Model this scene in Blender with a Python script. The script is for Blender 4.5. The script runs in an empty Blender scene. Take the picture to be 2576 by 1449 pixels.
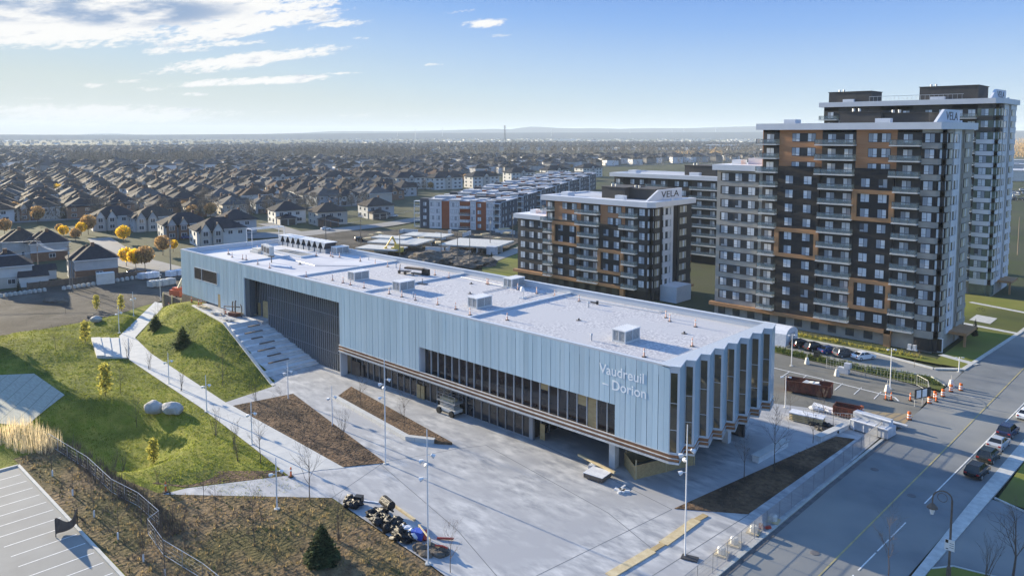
import bpy, bmesh, math, random
from mathutils import Vector, Matrix, noise as mnoise
R=math.radians; PI=math.pi
S=bpy.context.scene; COL=S.collection
rnd=random.Random(7)
# ---------------------------------------------------------------- camera (solved from the photo's vanishing points)
F=1926.; PITCH=R(4.78); YAW=R(43.4); HC=41.5
PX=1288.; PY=338+F*math.tan(PITCH)
FW=Vector((-math.sin(YAW)*math.cos(PITCH),math.cos(YAW)*math.cos(PITCH),-math.sin(PITCH)))
RT=Vector((math.cos(YAW),math.sin(YAW),0)); UP=RT.cross(FW)
CP=Vector((0,0,HC))
def ray(x,y): return FW+RT*((x-PX)/F)-UP*((y-PY)/F)
def G(x,y,z=0.):
    "world point at height z under photo pixel (2576-wide photo)"
    d=ray(x,y); p=CP+d*((z-HC)/d.z); return Vector((p.x,p.y,z))
def PYY(x,y,Y):
    d=ray(x,y); return CP+d*(Y/d.y)
def PIX(p):
    q=Vector(p)-CP; w=q.dot(FW); return (PX+F*q.dot(RT)/w, PY-F*q.dot(UP)/w, w)
cam=bpy.data.cameras.new('camera'); co=bpy.data.objects.new('camera',cam); COL.objects.link(co)
cam.sensor_fit='HORIZONTAL'; cam.sensor_width=36; cam.lens=36*F/2576
cam.shift_x=0; cam.shift_y=-(724.5-PY)/2576*1.0
cam.clip_start=1; cam.clip_end=60000
co.location=CP
co.rotation_euler=Matrix((RT,UP,-FW)).transposed().to_euler()
S.camera=co
# ---------------------------------------------------------------- mesh builder
def rootloc(o):
    l=Vector((0,0,0))
    while o: l+=o.location; o=o.parent
    return l
class MB:
    def __init__(s): s.v=[]; s.f=[]; s.m=[]
    def face(s,pts,m=0):
        n=len(s.v); s.v+= [tuple(p) for p in pts]; s.f.append(tuple(range(n,n+len(pts)))); s.m.append(m)
    def box(s,x0,x1,y0,y1,z0,z1,m=0,bot=True):
        if x0>x1:x0,x1=x1,x0
        if y0>y1:y0,y1=y1,y0
        n=len(s.v)
        s.v+=[(x0,y0,z0),(x1,y0,z0),(x1,y1,z0),(x0,y1,z0),(x0,y0,z1),(x1,y0,z1),(x1,y1,z1),(x0,y1,z1)]
        fs=[(4,5,6,7),(0,1,5,4),(1,2,6,5),(2,3,7,6),(3,0,4,7)]+([(3,2,1,0)] if bot else [])
        for f in fs: s.f.append(tuple(n+i for i in f)); s.m.append(m)
        return s
    def rbox(s,cx,cy,z0,lx,ly,h,a=0,m=0,tilt=None):
        n=len(s.v); c,sn=math.cos(a),math.sin(a)
        for z in (0,h):
            for dx,dy in ((-1,-1),(1,-1),(1,1),(-1,1)):
                X,Y=dx*lx/2,dy*ly/2
                zz=z0+z+((X*tilt[0]+Y*tilt[1]) if tilt else 0)
                s.v.append((cx+X*c-Y*sn,cy+X*sn+Y*c,zz))
        for f in [(4,5,6,7),(0,1,5,4),(1,2,6,5),(2,3,7,6),(3,0,4,7),(3,2,1,0)]: s.f.append(tuple(n+i for i in f)); s.m.append(m)
        return s
    def prism(s,poly,z0,z1,m=0,mside=None,bot=False):
        a=sum(poly[i][0]*poly[(i+1)%len(poly)][1]-poly[(i+1)%len(poly)][0]*poly[i][1] for i in range(len(poly)))
        if a<0: poly=poly[::-1]
        n=len(s.v); k=len(poly)
        s.v+=[(p[0],p[1],z0) for p in poly]+[(p[0],p[1],z1) for p in poly]
        s.f.append(tuple(n+k+i for i in range(k))); s.m.append(m)
        if bot: s.f.append(tuple(n+i for i in reversed(range(k)))); s.m.append(m)
        for i in range(k):
            j=(i+1)%k; s.f.append((n+i,n+j,n+k+j,n+k+i)); s.m.append(m if mside is None else mside)
        return s
    def tube(s,p,q,r0,r1=None,n=6,m=0,cap=True):
        p=Vector(p);q=Vector(q); r1=r0 if r1 is None else r1
        d=(q-p); 
        if d.length<1e-6: return s
        d.normalize(); u=d.orthogonal().normalized(); w=d.cross(u); b=len(s.v)
        for c,r in ((p,r0),(q,r1)):
            for i in range(n):
                a=2*PI*i/n; s.v.append(tuple(c+(u*math.cos(a)+w*math.sin(a))*r))
        for i in range(n):
            j=(i+1)%n; s.f.append((b+i,b+j,b+n+j,b+n+i)); s.m.append(m)
        if cap: s.f.append(tuple(b+n+i for i in range(n))); s.m.append(m); s.f.append(tuple(b+i for i in reversed(range(n)))); s.m.append(m)
        return s
    def path(s,pts,r,n=5,m=0):
        for a,b in zip(pts,pts[1:]): s.tube(a,b,r,r,n,m)
        return s
    def lathe(s,c,prof,n=10,m=0):
        b=len(s.v)
        for r,z in prof:
            for i in range(n):
                a=2*PI*i/n; s.v.append((c[0]+r*math.cos(a),c[1]+r*math.sin(a),c[2]+z))
        for k in range(len(prof)-1):
            for i in range(n):
                j=(i+1)%n; s.f.append((b+k*n+i,b+k*n+j,b+k*n+n+j,b+k*n+n+i)); s.m.append(m)
        s.f.append(tuple(b+(len(prof)-1)*n+i for i in range(n))); s.m.append(m)
        return s
    def blob(s,c,r,sub=2,amp=.2,sc=1.,m=0,seed=0,flat=None):
        bm=bmesh.new(); bmesh.ops.create_icosphere(bm,subdivisions=sub,radius=1)
        b=len(s.v)
        for v in bm.verts:
            d=v.co.normalized(); k=1+amp*(mnoise.noise(d*sc*1.7+Vector((seed*3.1,seed,0)))*1.4+.4*mnoise.noise(d*sc*4+Vector((seed,0,5))))
            p=Vector((d.x*r[0]*k,d.y*r[1]*k,d.z*r[2]*k))
            if flat is not None and p.z<flat: p.z=flat
            s.v.append((c[0]+p.x,c[1]+p.y,c[2]+p.z))
        for f in bm.faces: s.f.append(tuple(b+v.index for v in f.verts)); s.m.append(m)
        bm.free(); return s
    def add(s,o,loc=(0,0,0),rz=0,sc=1,m=None):
        c,sn=math.cos(rz),math.sin(rz); b=len(s.v)
        s.v+=[(loc[0]+sc*(x*c-y*sn),loc[1]+sc*(x*sn+y*c),loc[2]+sc*z) for x,y,z in o.v]
        s.f+=[tuple(b+i for i in f) for f in o.f]; s.m+= (o.m if m is None else [m]*len(o.m)); return s
    def mesh(s,name,mats,off=(0,0,0),smooth=False):
        me=bpy.data.meshes.new(name)
        me.from_pydata([(x-off[0],y-off[1],z-off[2]) for x,y,z in s.v],[],s.f)
        for mt in (mats if isinstance(mats,(list,tuple)) else [mats]): me.materials.append(mt)
        me.polygons.foreach_set('material_index',s.m)
        if smooth: me.polygons.foreach_set('use_smooth',[True]*len(me.polygons))
        me.update(); return me
    def build(s,name,mats,parent=None,smooth=False,label=None):
        off=rootloc(parent) if parent else (0,0,0)
        o=bpy.data.objects.new(name,s.mesh(name,mats,off,smooth)); COL.objects.link(o)
        if parent: o.parent=parent
        if label: o['label']=label
        return o
def tag(o,label=None,cat=None,group=None,kind=None):
    if label: o['label']=label
    if cat: o['category']=cat
    if group: o['group']=group
    if kind: o['kind']=kind
    return o
def thing(name,label,cat,loc=(0,0,0),rz=0,group=None):
    o=bpy.data.objects.new(name,None); COL.objects.link(o); o.location=loc; o.rotation_euler=(0,0,rz); o.empty_display_size=.5
    return tag(o,label,cat,group)
def inst(name,me,parent,loc=(0,0,0),rz=0,label=None):
    o=bpy.data.objects.new(name,me); COL.objects.link(o); o.location=loc; o.rotation_euler=(0,0,rz)
    if parent: o.parent=parent
    if label: o['label']=label
    return o
KIDS={}
def kids(o):
    return [c for c in COL.objects if c.parent==o]
def tree_of(o,allobj):
    return (o,[tree_of(c,allobj) for c in allobj if c.parent==o])
def copy_tree(t,parent=None):
    o,ch=t; c=o.copy(); COL.objects.link(c); c.parent=parent
    for k in ch: copy_tree(k,c)
    return c
class Proto:
    "a thing built once; first use moves it, later uses copy it and each of its parts"
    def __init__(s,root): s.root=root; s.t=tree_of(root,list(COL.objects)); s.used=False
    def put(s,loc,rz=0,label=None,group=None,sc=None,cat=None):
        o=copy_tree(s.t) if s.used else s.root
        if not s.used: s.used=True
        o.location=loc; o.rotation_euler=(0,0,rz)
        o.scale=(1,1,1) if sc is None else ((sc,sc,sc) if isinstance(sc,(int,float)) else sc)
        if label: o['label']=label
        if group: o['group']=group
        if cat: o['category']=cat
        return o
def mesh_thing(name,me_or_mb,mats,label,cat,loc=(0,0,0),rz=0,group=None):
    me=me_or_mb.mesh(name,mats) if isinstance(me_or_mb,MB) else me_or_mb
    return tag(inst(name,me,None,loc,rz),label,cat,group)
# ---------------------------------------------------------------- materials
def mat(name,col,rough=.8,col2=None,scale=.5,detail=4,mixr=(.35,.65),col3=None,scale3=.05,bump=0,bscale=8,metal=0,spec=.4,island=0,stretch=None,rot=0,alpha=1,emit=None,coords='obj',grid=None,bdist=.05,trans=0):
    m=bpy.data.materials.new(name); m.use_nodes=True; nt=m.node_tree; N=nt.nodes; L=nt.links; N.clear()
    out=N.new('ShaderNodeOutputMaterial'); b=N.new('ShaderNodeBsdfPrincipled'); L.new(b.outputs[0],out.inputs[0])
    b.inputs['Roughness'].default_value=rough; b.inputs['Metallic'].default_value=metal; b.inputs['Specular IOR Level'].default_value=spec
    c4=lambda c:(c[0],c[1],c[2],1)
    b.inputs['Base Color'].default_value=c4(col)
    if alpha<1: b.inputs['Alpha'].default_value=alpha
    if emit: b.inputs['Emission Color'].default_value=c4(emit[0]); b.inputs['Emission Strength'].default_value=emit[1]
    cur=None
    if coords=='obj':
        tc=N.new('ShaderNodeTexCoord'); vec=tc.outputs['Object']
    else:
        tc=N.new('ShaderNodeNewGeometry'); vec=tc.outputs['Position']
    if stretch or rot:
        mp=N.new('ShaderNodeMapping'); mp.inputs['Scale'].default_value=stretch or (1,1,1); mp.inputs['Rotation'].default_value=(0,0,rot); L.new(vec,mp.inputs[0]); svec=mp.outputs[0]
    else: svec=vec
    def noisefac(sc,det,lo,hi,v):
        n=N.new('ShaderNodeTexNoise'); n.inputs['Scale'].default_value=sc; n.inputs['Detail'].default_value=det; n.inputs['Roughness'].default_value=.6; L.new(v,n.inputs['Vector'])
        r=N.new('ShaderNodeMapRange'); r.inputs[1].default_value=lo; r.inputs[2].default_value=hi; L.new(n.outputs[0],r.inputs[0]); return r.outputs[0]
    def mix(f,a,bb,bt='MIX'):
        x=N.new('ShaderNodeMix'); x.data_type='RGBA'; x.blend_type=bt
        if isinstance(f,(int,float)): x.inputs[0].default_value=f
        else: L.new(f,x.inputs[0])
        for i,v in ((6,a),(7,bb)):
            if isinstance(v,tuple): x.inputs[i].default_value=c4(v)
            else: L.new(v,x.inputs[i])
        return x.outputs[2]
    cur=tuple(col)
    if col2: cur=mix(noisefac(scale,detail,mixr[0],mixr[1],svec),cur,tuple(col2))
    if col3: cur=mix(noisefac(scale3,3,.42,.62,vec),cur,tuple(col3))
    if island:
        g=N.new('ShaderNodeNewGeometry'); r=N.new('ShaderNodeMapRange'); r.inputs[3].default_value=1-island; r.inputs[4].default_value=1+island; L.new(g.outputs['Random Per Island'],r.inputs[0])
        cmb=N.new('ShaderNodeCombineColor'); [L.new(r.outputs[0],cmb.inputs[i]) for i in range(3)]
        cur=mix(1.,cur,cmb.outputs[0],'MULTIPLY')
    if grid:   # (spacing x, spacing y, line width, colour, rotation)
        mp=N.new('ShaderNodeMapping'); mp.inputs['Rotation'].default_value=(0,0,grid[4]); L.new(vec,mp.inputs[0])
        sp=N.new('ShaderNodeSeparateXYZ'); L.new(mp.outputs[0],sp.inputs[0]); fs=[]
        for i in (0,1):
            if not grid[i]: continue
            q=N.new('ShaderNodeMath'); q.operation='PINGPONG'; q.inputs[1].default_value=grid[i]/2; L.new(sp.outputs[i],q.inputs[0])
            t=N.new('ShaderNodeMath'); t.operation='LESS_THAN'; t.inputs[1].default_value=grid[2]/2; L.new(q.outputs[0],t.inputs[0]); fs.append(t.outputs[0])
        f=fs[0]
        if len(fs)>1:
            q=N.new('ShaderNodeMath'); q.operation='MAXIMUM'; L.new(fs[0],q.inputs[0]); L.new(fs[1],q.inputs[1]); f=q.outputs[0]
        cur=mix(f,cur,tuple(grid[3]))
    if not isinstance(cur,tuple): L.new(cur,b.inputs['Base Color'])
    if trans:
        tb=N.new('ShaderNodeBsdfTranslucent'); ms=N.new('ShaderNodeMixShader'); ms.inputs[0].default_value=trans
        if isinstance(cur,tuple): tb.inputs[0].default_value=c4(cur)
        else: L.new(cur,tb.inputs[0])
        L.new(b.outputs[0],ms.inputs[1]); L.new(tb.outputs[0],ms.inputs[2]); L.new(ms.outputs[0],out.inputs[0])
    if bump:
        n=N.new('ShaderNodeTexNoise'); n.inputs['Scale'].default_value=bscale; n.inputs['Detail'].default_value=4; L.new(svec,n.inputs['Vector'])
        bp=N.new('ShaderNodeBump'); bp.inputs['Strength'].default_value=bump; bp.inputs['Distance'].default_value=bdist; L.new(n.outputs[0],bp.inputs['Height']); L.new(bp.outputs[0],b.inputs['Normal'])
    return m
M={}
def D(k,*a,**kw): M[k]=mat(k,*a,**kw)
D('concrete',(.52,.52,.52),.72,(.27,.28,.30),.42,12,(.37,.62),(.34,.345,.36),.13,bump=.15,bscale=3,coords='pos',stretch=(.8,1.9,1),rot=.5)
D('joint',(.17,.18,.19),.9)
D('path_concrete',(.52,.52,.50),.8,(.42,.43,.43),.6,5,(.35,.7),coords='pos',grid=(2.6,0,.05,(.30,.30,.30),.12))
D('light_concrete',(.55,.55,.52),.8,(.42,.42,.40),1.2,5,bump=.1)
D('stair_concrete',(.66,.67,.67),.8,(.54,.55,.56),.8,5)
D('asphalt',(.195,.207,.212),.85,(.14,.152,.162),.22,9,(.34,.66),(.25,.25,.235),.045,coords='pos',bump=.1,bscale=12)
D('asphalt_lot',(.27,.27,.255),.85,(.22,.22,.21),.25,5,(.3,.7),coords='pos',bump=.1,bscale=12)
D('asphalt_old',(.17,.165,.15),.9,(.12,.12,.105),.4,5,(.3,.7),(.21,.20,.17),.08,coords='pos',bump=.2,bscale=6)
D('kerb',(.50,.50,.47),.8,(.40,.40,.37),1,4)
D('kerb_dark',(.16,.15,.15),.9,(.09,.09,.09),1,4)
D('paint_white',(.78,.78,.76),.6,(.6,.6,.58),3,4)
D('paint_worn',(.36,.36,.34),.8,(.2,.2,.19),.8,5,coords='pos')
D('paint_yellow',(.52,.42,.16),.7,(.30,.27,.15),.7,5,coords='pos')
D('tan_crossing',(.36,.26,.13),.9,(.25,.2,.13),.6,4,coords='pos',grid=(1.1,0,.35,(.17,.15,.12),.15))
D('lawn',(.17,.205,.022),.95,(.29,.27,.055),.6,10,(.34,.66),(.095,.12,.02),.12,bump=.7,bscale=4.5,coords='pos',spec=.1,bdist=.3,stretch=(.6,1.3,1),trans=.12)
D('lawn_far',(.15,.18,.03),.95,(.22,.20,.06),.08,6,(.3,.7),(.065,.08,.03),.02,coords='pos',spec=.1)
D('mulch',(.105,.066,.042),.95,(.21,.14,.088),1.6,8,(.35,.7),(.065,.045,.033),.25,bump=.9,bscale=2.6,coords='pos',spec=.1,bdist=.3)
D('dry_soil',(.115,.080,.046),.95,(.25,.175,.095),.9,8,(.35,.7),(.10,.085,.035),.12,bump=1.,bscale=2.2,coords='pos',spec=.1,bdist=.35)
D('gravel_soil',(.078,.072,.064),.95,(.135,.122,.105),.5,10,(.34,.66),(.055,.05,.044),.07,bump=1.,bscale=2.5,bdist=.25,coords='pos',spec=.1,stretch=(2.2,.7,1))
D('dark_soil',(.10,.085,.07),.95,(.17,.145,.12),.5,6,bump=1.,bscale=1.2,spec=.1,bdist=.4)
D('blanket',(.30,.30,.25),.95,(.40,.40,.33),1.2,5,(.35,.7),bump=.4,bscale=3,coords='pos',stretch=(.5,2.5,1),grid=(0,2.3,.12,(.2,.21,.16),.55))
D('suburb_ground',(.055,.075,.026),.95,(.055,.058,.045),.05,8,(.35,.65),(.085,.088,.05),.006,coords='pos',spec=.1)
D('road_far',(.22,.22,.22),.9,(.17,.17,.17),.1,3,coords='pos')
D('water',(.55,.62,.70),.15)
D('hill',(.035,.055,.085),1,(.025,.042,.07),.002,6,coords='pos',spec=0)
# hall
D('cladding',(.42,.56,.64),.24,(.51,.635,.70),.5,5,(.3,.7),island=.09,spec=.5,bump=.16,bscale=.7,stretch=(1.3,1,.12))
D('cladding_back',(.07,.09,.11),.6)
D('metal_coping',(.56,.59,.62),.4,(.55,.58,.61),.4,3,spec=.5)
D('flange',(.62,.63,.63),.5,(.45,.46,.46),1,4)
D('insulation',(.27,.12,.055),.8,(.36,.19,.09),.7,5,(.4,.7))
D('gravel_roof',(.60,.595,.60),.95,(.30,.30,.34),3.2,8,(.38,.62),(.46,.46,.48),.16,coords='pos',bump=.5,bscale=5,bdist=.12)
D('membrane',(.50,.51,.55),.85,(.40,.41,.46),.4,7,(.35,.65),(.56,.57,.6),.1,coords='pos')
D('clear_glass',(.13,.145,.165),.03,spec=.7,alpha=.6,metal=.45)
D('interior',(.55,.47,.36),.9,(.35,.31,.26),.3,3)
D('dark_glass',(.012,.014,.018),.04,(.03,.03,.035),.4,3,spec=.6)
D('fin_glass',(.05,.048,.038),.03,(.085,.078,.05),.5,4,spec=.8,metal=.25)
D('mullion',(.27,.28,.30),.4)
D('mullion_light',(.55,.56,.58),.4)
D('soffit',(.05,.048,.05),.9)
D('plywood',(.46,.35,.18),.8,(.36,.26,.13),.8,4,stretch=(1,4,4))
D('lumber',(.60,.50,.31),.8,(.48,.38,.22),1.5,4)
D('lumber_dark',(.11,.085,.07),.9,(.17,.13,.10),1,4)
D('letter_white',(.88,.90,.91),.5)
D('louvre',(.66,.67,.66),.5,(.58,.59,.58),.8,3)
D('louvre_gap',(.09,.09,.095),.8)
D('white_paint',(.78,.78,.78),.5,(.70,.70,.70),1,3)
D('offwhite',(.62,.61,.57),.6,(.54,.53,.5),.8,3)
D('galv',(.50,.52,.54),.4,metal=.6)
D('dark_metal',(.05,.05,.055),.5)
D('black',(.012,.012,.013),.5)
D('black_plastic',(.010,.010,.012),.5,(.035,.035,.04),3,5,(.5,.72),bump=1.,bscale=9,spec=.35,bdist=.12)
D('rubber',(.02,.02,.02),.8)
D('orange_plastic',(.78,.17,.035),.5)
D('cone_faded',(.80,.42,.28),.6,(.85,.62,.5),2,3)
D('reflect_white',(.85,.84,.8),.5)
D('red_paint',(.45,.05,.03),.4)
D('rust',(.21,.062,.036),.8,(.08,.04,.03),1.5,6,(.35,.7))
D('machine_orange',(.62,.13,.05),.5)
D('machine_yellow',(.70,.50,.10),.5)
D('boom_cream',(.72,.66,.48),.5)
D('blue_plastic',(.03,.08,.42),.5)
D('white_bag',(.75,.77,.80),.6,(.6,.62,.68),2,3)
D('rock',(.46,.44,.41),.9,(.34,.33,.31),1.2,5,bump=.4,bscale=2)
D('wrap_grey',(.55,.57,.60),.4,(.42,.45,.5),1,3)
# apartments
D('apt_white',(.66,.68,.71),.6,(.60,.62,.66),.3,3)
D('apt_brick',(.42,.20,.098),.85,(.47,.245,.125),.8,4,stretch=(.3,.3,6))
D('apt_frame',(.44,.235,.11),.8,(.38,.20,.095),.6,3)
D('apt_grey',(.40,.375,.33),.9,(.32,.30,.27),.5,4)
D('apt_dark',(.022,.020,.020),.75,(.034,.03,.028),.5,4,(.3,.7),stretch=(3,3,.2))
D('apt_charcoal',(.050,.048,.047),.8,(.065,.06,.057),.5,3)
D('apt_roof',(.46,.48,.52),.9,(.38,.40,.44),.2,3)
D('window_glass',(.055,.066,.08),.06,spec=.7)
D('curtain',(.78,.81,.84),.35,(.48,.53,.58),1.2,2,spec=.6,stretch=(14,14,.3))
D('curtain_warm',(.70,.66,.50),.4,(.12,.11,.10),2.,1,(.45,.55),spec=.5,stretch=(3,3,.05))
D('curtain_dim',(.34,.38,.43),.3,(.24,.28,.33),1.2,2,spec=.6,stretch=(10,10,.4))
D('winframe',(.02,.02,.022),.5)
D('slab',(.60,.60,.58),.7)
D('rail_glass',(.30,.38,.40),.12,alpha=.34,spec=.6)
D('red_brown',(.27,.075,.030),.8,(.32,.095,.04),.6,4)
D('bluegrey_wall',(.075,.08,.095),.8)
# houses
D('roof_dark',(.034,.035,.042),.9,(.048,.049,.056),1.2,5,spec=.06)
D('roof_grey',(.085,.083,.085),.9,(.11,.108,.106),1.2,5,spec=.06)
D('roof_rust',(.075,.05,.042),.9,(.095,.064,.05),1.2,5,spec=.06)
D('siding_blue',(.25,.29,.33),.8,(.22,.26,.30),.6,3)
D('siding_brick',(.22,.12,.08),.9,(.28,.17,.11),1.,5,stretch=(1,1,5))
D('roof_brown',(.050,.045,.044),.9,(.08,.068,.06),1.2,5,spec=.06)
D('siding_grey',(.42,.435,.45),.8,(.36,.375,.39),.6,3)
D('siding_white',(.60,.60,.58),.8,(.55,.55,.54),.6,3)
D('siding_tan',(.46,.43,.385),.8,(.41,.38,.34),.6,3)
D('brick_house',(.15,.08,.05),.9,(.21,.12,.075),1.,5,stretch=(1,1,5))
D('trim_white',(.70,.70,.70),.6)
D('door_dark',(.05,.045,.045),.5)
D('house_far',(.40,.40,.41),.85,island=.8)
D('roof_far',(.048,.049,.055),.9,island=.7,spec=.06)
# plants
D('bark',(.085,.065,.05),.95,(.13,.10,.08),2,4)
D('bark_pale',(.26,.21,.165),.95)
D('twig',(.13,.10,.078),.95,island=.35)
D('grass_blade',(.22,.245,.035),.9,island=.55,spec=.1,trans=.4)
D('apt_green',(.10,.13,.105),.15,(.15,.19,.15),.5,3,spec=.6)
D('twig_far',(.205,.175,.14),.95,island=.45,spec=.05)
D('leaf_yellow',(.88,.62,.05),.8,island=.45,spec=.1,trans=.5)
D('leaf_tan',(.50,.33,.15),.9,island=.45,spec=.1,trans=.45)
D('leaf_yellowgreen',(.40,.37,.085),.85,island=.5,spec=.1,trans=.5)
D('leaf_green',(.085,.12,.03),.85,island=.5,spec=.1,trans=.3)
D('spruce',(.05,.068,.026),.9,island=.6,spec=.1,trans=.25)
D('cedar',(.020,.030,.014),.9,island=.5,spec=.1)
D('dry_grass',(.42,.31,.14),.95,island=.5,spec=.1,trans=.35)
D('reed',(.72,.60,.38),.9,island=.4,spec=.1,trans=.4)
D('weed_green',(.13,.16,.04),.9,island=.5,spec=.1)
for k,c in dict(white=(.75,.76,.77),black=(.012,.012,.014),blue=(.02,.05,.16),navy=(.015,.025,.07),silver=(.42,.44,.46),dkgreen=(.02,.025,.022),red=(.25,.02,.015),grey=(.10,.105,.11)).items(): D('car_'+k,c,.25,spec=.6)
D('car_glass',(.012,.014,.016),.05,spec=.6); D('tail',(.35,.02,.015),.3); D('headlamp',(.75,.76,.78),.2)
# ---------------------------------------------------------------- light and sky
SUN_EL=12.5; SUN_AZ=3.0          # sun low in the -X sky
sd=Vector((-math.cos(R(SUN_AZ))*math.cos(R(SUN_EL)),-math.sin(R(SUN_AZ))*math.cos(R(SUN_EL)),math.sin(R(SUN_EL))))
sl=bpy.data.lights.new('sun','SUN'); so=bpy.data.objects.new('sun',sl); COL.objects.link(so)
sl.energy=5.0; sl.angle=R(.6); sl.color=(1,.86,.62); so.location=(-200,0,120)
so.rotation_euler=sd.to_track_quat('Z','Y').to_euler()
W=bpy.data.worlds.new('World'); S.world=W; W.use_nodes=True
def build_world():
    nt=W.node_tree; N=nt.nodes; L=nt.links; N.clear()
    out=N.new('ShaderNodeOutputWorld')
    sky=N.new('ShaderNodeTexSky'); sky.sky_type='NISHITA'; sky.sun_disc=False; sky.sun_elevation=R(SUN_EL); sky.sun_rotation=R(267); sky.air_density=1.2; sky.dust_density=.6; sky.ozone_density=2.5
    bg1=N.new('ShaderNodeBackground'); bg1.inputs[1].default_value=SKY_STR; tn=N.new('ShaderNodeMix'); tn.data_type='RGBA'; tn.blend_type='MULTIPLY'; tn.inputs[0].default_value=1; L.new(sky.outputs[0],tn.inputs[6]); tn.inputs[7].default_value=(.82,.98,1.25,1); L.new(tn.outputs[2],bg1.inputs[0])
    tc=N.new('ShaderNodeTexCoord'); sp=N.new('ShaderNodeSeparateXYZ'); L.new(tc.outputs['Generated'],sp.inputs[0])
    def ma(op,a,b=None,c=None,clamp=False):
        q=N.new('ShaderNodeMath'); q.operation=op; q.use_clamp=clamp
        for i,v in enumerate((a,b,c)):
            if v is None: continue
            if isinstance(v,(int,float)): q.inputs[i].default_value=v
            else: L.new(v,q.inputs[i])
        return q.outputs[0]
    x,y,z=sp.outputs
    el=ma('MULTIPLY',ma('ARCSINE',z),180/PI)
    # azimuth measured clockwise from the bearing -43.4 deg (between the sun's bearing and north)
    a=ma('ADD',ma('MULTIPLY',x,RT.x),ma('MULTIPLY',y,RT.y)); b=ma('ADD',ma('MULTIPLY',x,-math.sin(YAW)),ma('MULTIPLY',y,math.cos(YAW)))
    az=ma('MULTIPLY',ma('ARCTAN2',a,b),180/PI)
    def smooth(v,lo,hi):
        r=N.new('ShaderNodeMapRange'); r.interpolation_type='SMOOTHSTEP'; r.inputs[1].default_value=lo; r.inputs[2].default_value=hi
        L.new(v,r.inputs[0]); return r.outputs[0]
    sunside=ma('SUBTRACT',1.,smooth(az,-42,22))
    ee=ma('SUBTRACT',el,ma('MULTIPLY',sunside,4.2))
    r=N.new('ShaderNodeValToRGB'); L.new(ma('MULTIPLY',ma('ADD',ee,5),1/25.),r.inputs[0])
    cr=r.color_ramp; stops=[(-5,(.78,.79,.70)),(0,(.63,.725,.725)),(1.8,(.545,.695,.80)),(4.5,(.41,.60,.86)),(7.5,(.25,.465,.87)),(11,(.145,.34,.81)),(20,(.12,.27,.66))]
    while len(cr.elements)<len(stops): cr.elements.new(.5)
    for e,(p,c) in zip(cr.elements,stops): e.position=(p+5)/25.; e.color=(*[q*SKM for q in c],1)
    col=r.outputs[0]
    def mix(f,p,q):
        m=N.new('ShaderNodeMix'); m.data_type='RGBA'
        L.new(f,m.inputs[0])
        for i,v in ((6,p),(7,q)):
            if isinstance(v,tuple): m.inputs[i].default_value=(*v,1)
            else: L.new(v,m.inputs[i])
        return m.outputs[2]
    # clouds: elongated banks in azimuth / elevation, broken up by noise
    def noise(sx,sy,det,rot,off=0,rough=.6):
        cb=N.new('ShaderNodeCombineXYZ'); L.new(az,cb.inputs[0]); L.new(el,cb.inputs[1]); cb.inputs[2].default_value=off
        mp=N.new('ShaderNodeMapping'); mp.vector_type='POINT'; mp.inputs['Rotation'].default_value=(0,0,R(rot)); mp.inputs['Scale'].default_value=(1,1,1); L.new(cb.outputs[0],mp.inputs[0])
        m2=N.new('ShaderNodeMapping'); m2.inputs['Scale'].default_value=(sx,sy,1); L.new(mp.outputs[0],m2.inputs[0])
        n=N.new('ShaderNodeTexNoise'); n.inputs['Scale'].default_value=1; n.inputs['Detail'].default_value=det; n.inputs['Roughness'].default_value=rough; L.new(m2.outputs[0],n.inputs['Vector']); return n.outputs[0]
    def bank(px,py,rx,ry,tilt,w):
        d=ray(px,py).normalized(); e0=math.degrees(math.asin(d.z)); a0=math.degrees(math.atan2(d.dot(RT),d.x*-math.sin(YAW)+d.y*math.cos(YAW)))
        k=.0297; t=R(tilt); dx=ma('SUBTRACT',az,a0); dy=ma('SUBTRACT',el,e0)
        u=ma('MULTIPLY',ma('ADD',ma('MULTIPLY',dx,math.cos(t)),ma('MULTIPLY',dy,math.sin(t))),1/(rx*k))
        v=ma('MULTIPLY',ma('SUBTRACT',ma('MULTIPLY',dy,math.cos(t)),ma('MULTIPLY',dx,math.sin(t))),1/(ry*k))
        q=ma('ADD',ma('MULTIPLY',u,u),ma('MULTIPLY',v,v))
        return ma('MULTIPLY',ma('SUBTRACT',1.,ma('MINIMUM',q,1.)),w)
    banks=[(40,45,360,72,0,1.2),(420,22,460,50,4,1.05),(620,62,280,34,12,.95),(300,85,330,22,1,.7),(770,18,120,22,10,.7),(400,130,60,12,8,.6),
           (640,150,280,22,9,.9),(640,205,240,13,4,.9),(1215,60,75,16,5,.75),(1090,163,32,5,2,.55),(290,288,360,28,-1,.78),(120,310,230,14,0,.62),(880,292,95,10,3,.55),(800,50,80,12,6,.5),
           (1035,294,40,5,2,.5),(370,225,60,8,0,.5),(240,215,40,10,0,.45),(90,248,60,5,0,.5),(910,98,40,5,0,.4),(480,238,50,6,0,.5),(1400,278,60,4,2,.35),(700,282,50,5,2,.4),(870,60,110,14,9,.62),(560,112,150,10,7,.6),(470,128,90,7,5,.6),(1160,30,60,6,6,.4),(860,185,70,5,3,.5),(330,205,60,7,4,.5),(1250,90,50,5,3,.35)]
    tot=None
    for q in banks:
        o=bank(*q); tot=o if tot is None else ma('MAXIMUM',tot,o)
    n1=noise(.30,1.3,10,-9,0,.66); n2=noise(1.5,4.2,8,-14,3,.66)
    nn=ma('ADD',ma('MULTIPLY',n1,.62),ma('MULTIPLY',n2,.43))
    dens=ma('ADD',nn,ma('MULTIPLY',ma('SUBTRACT',tot,.55),.34))
    have=smooth(tot,.02,.22)
    f=ma('MULTIPLY',smooth(dens,.43,.58),have)
    d0=ray(150,20).normalized()
    shade=bank(190,20,430,48,2,1.); n3=noise(.25,.9,5,-6,9)
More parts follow.
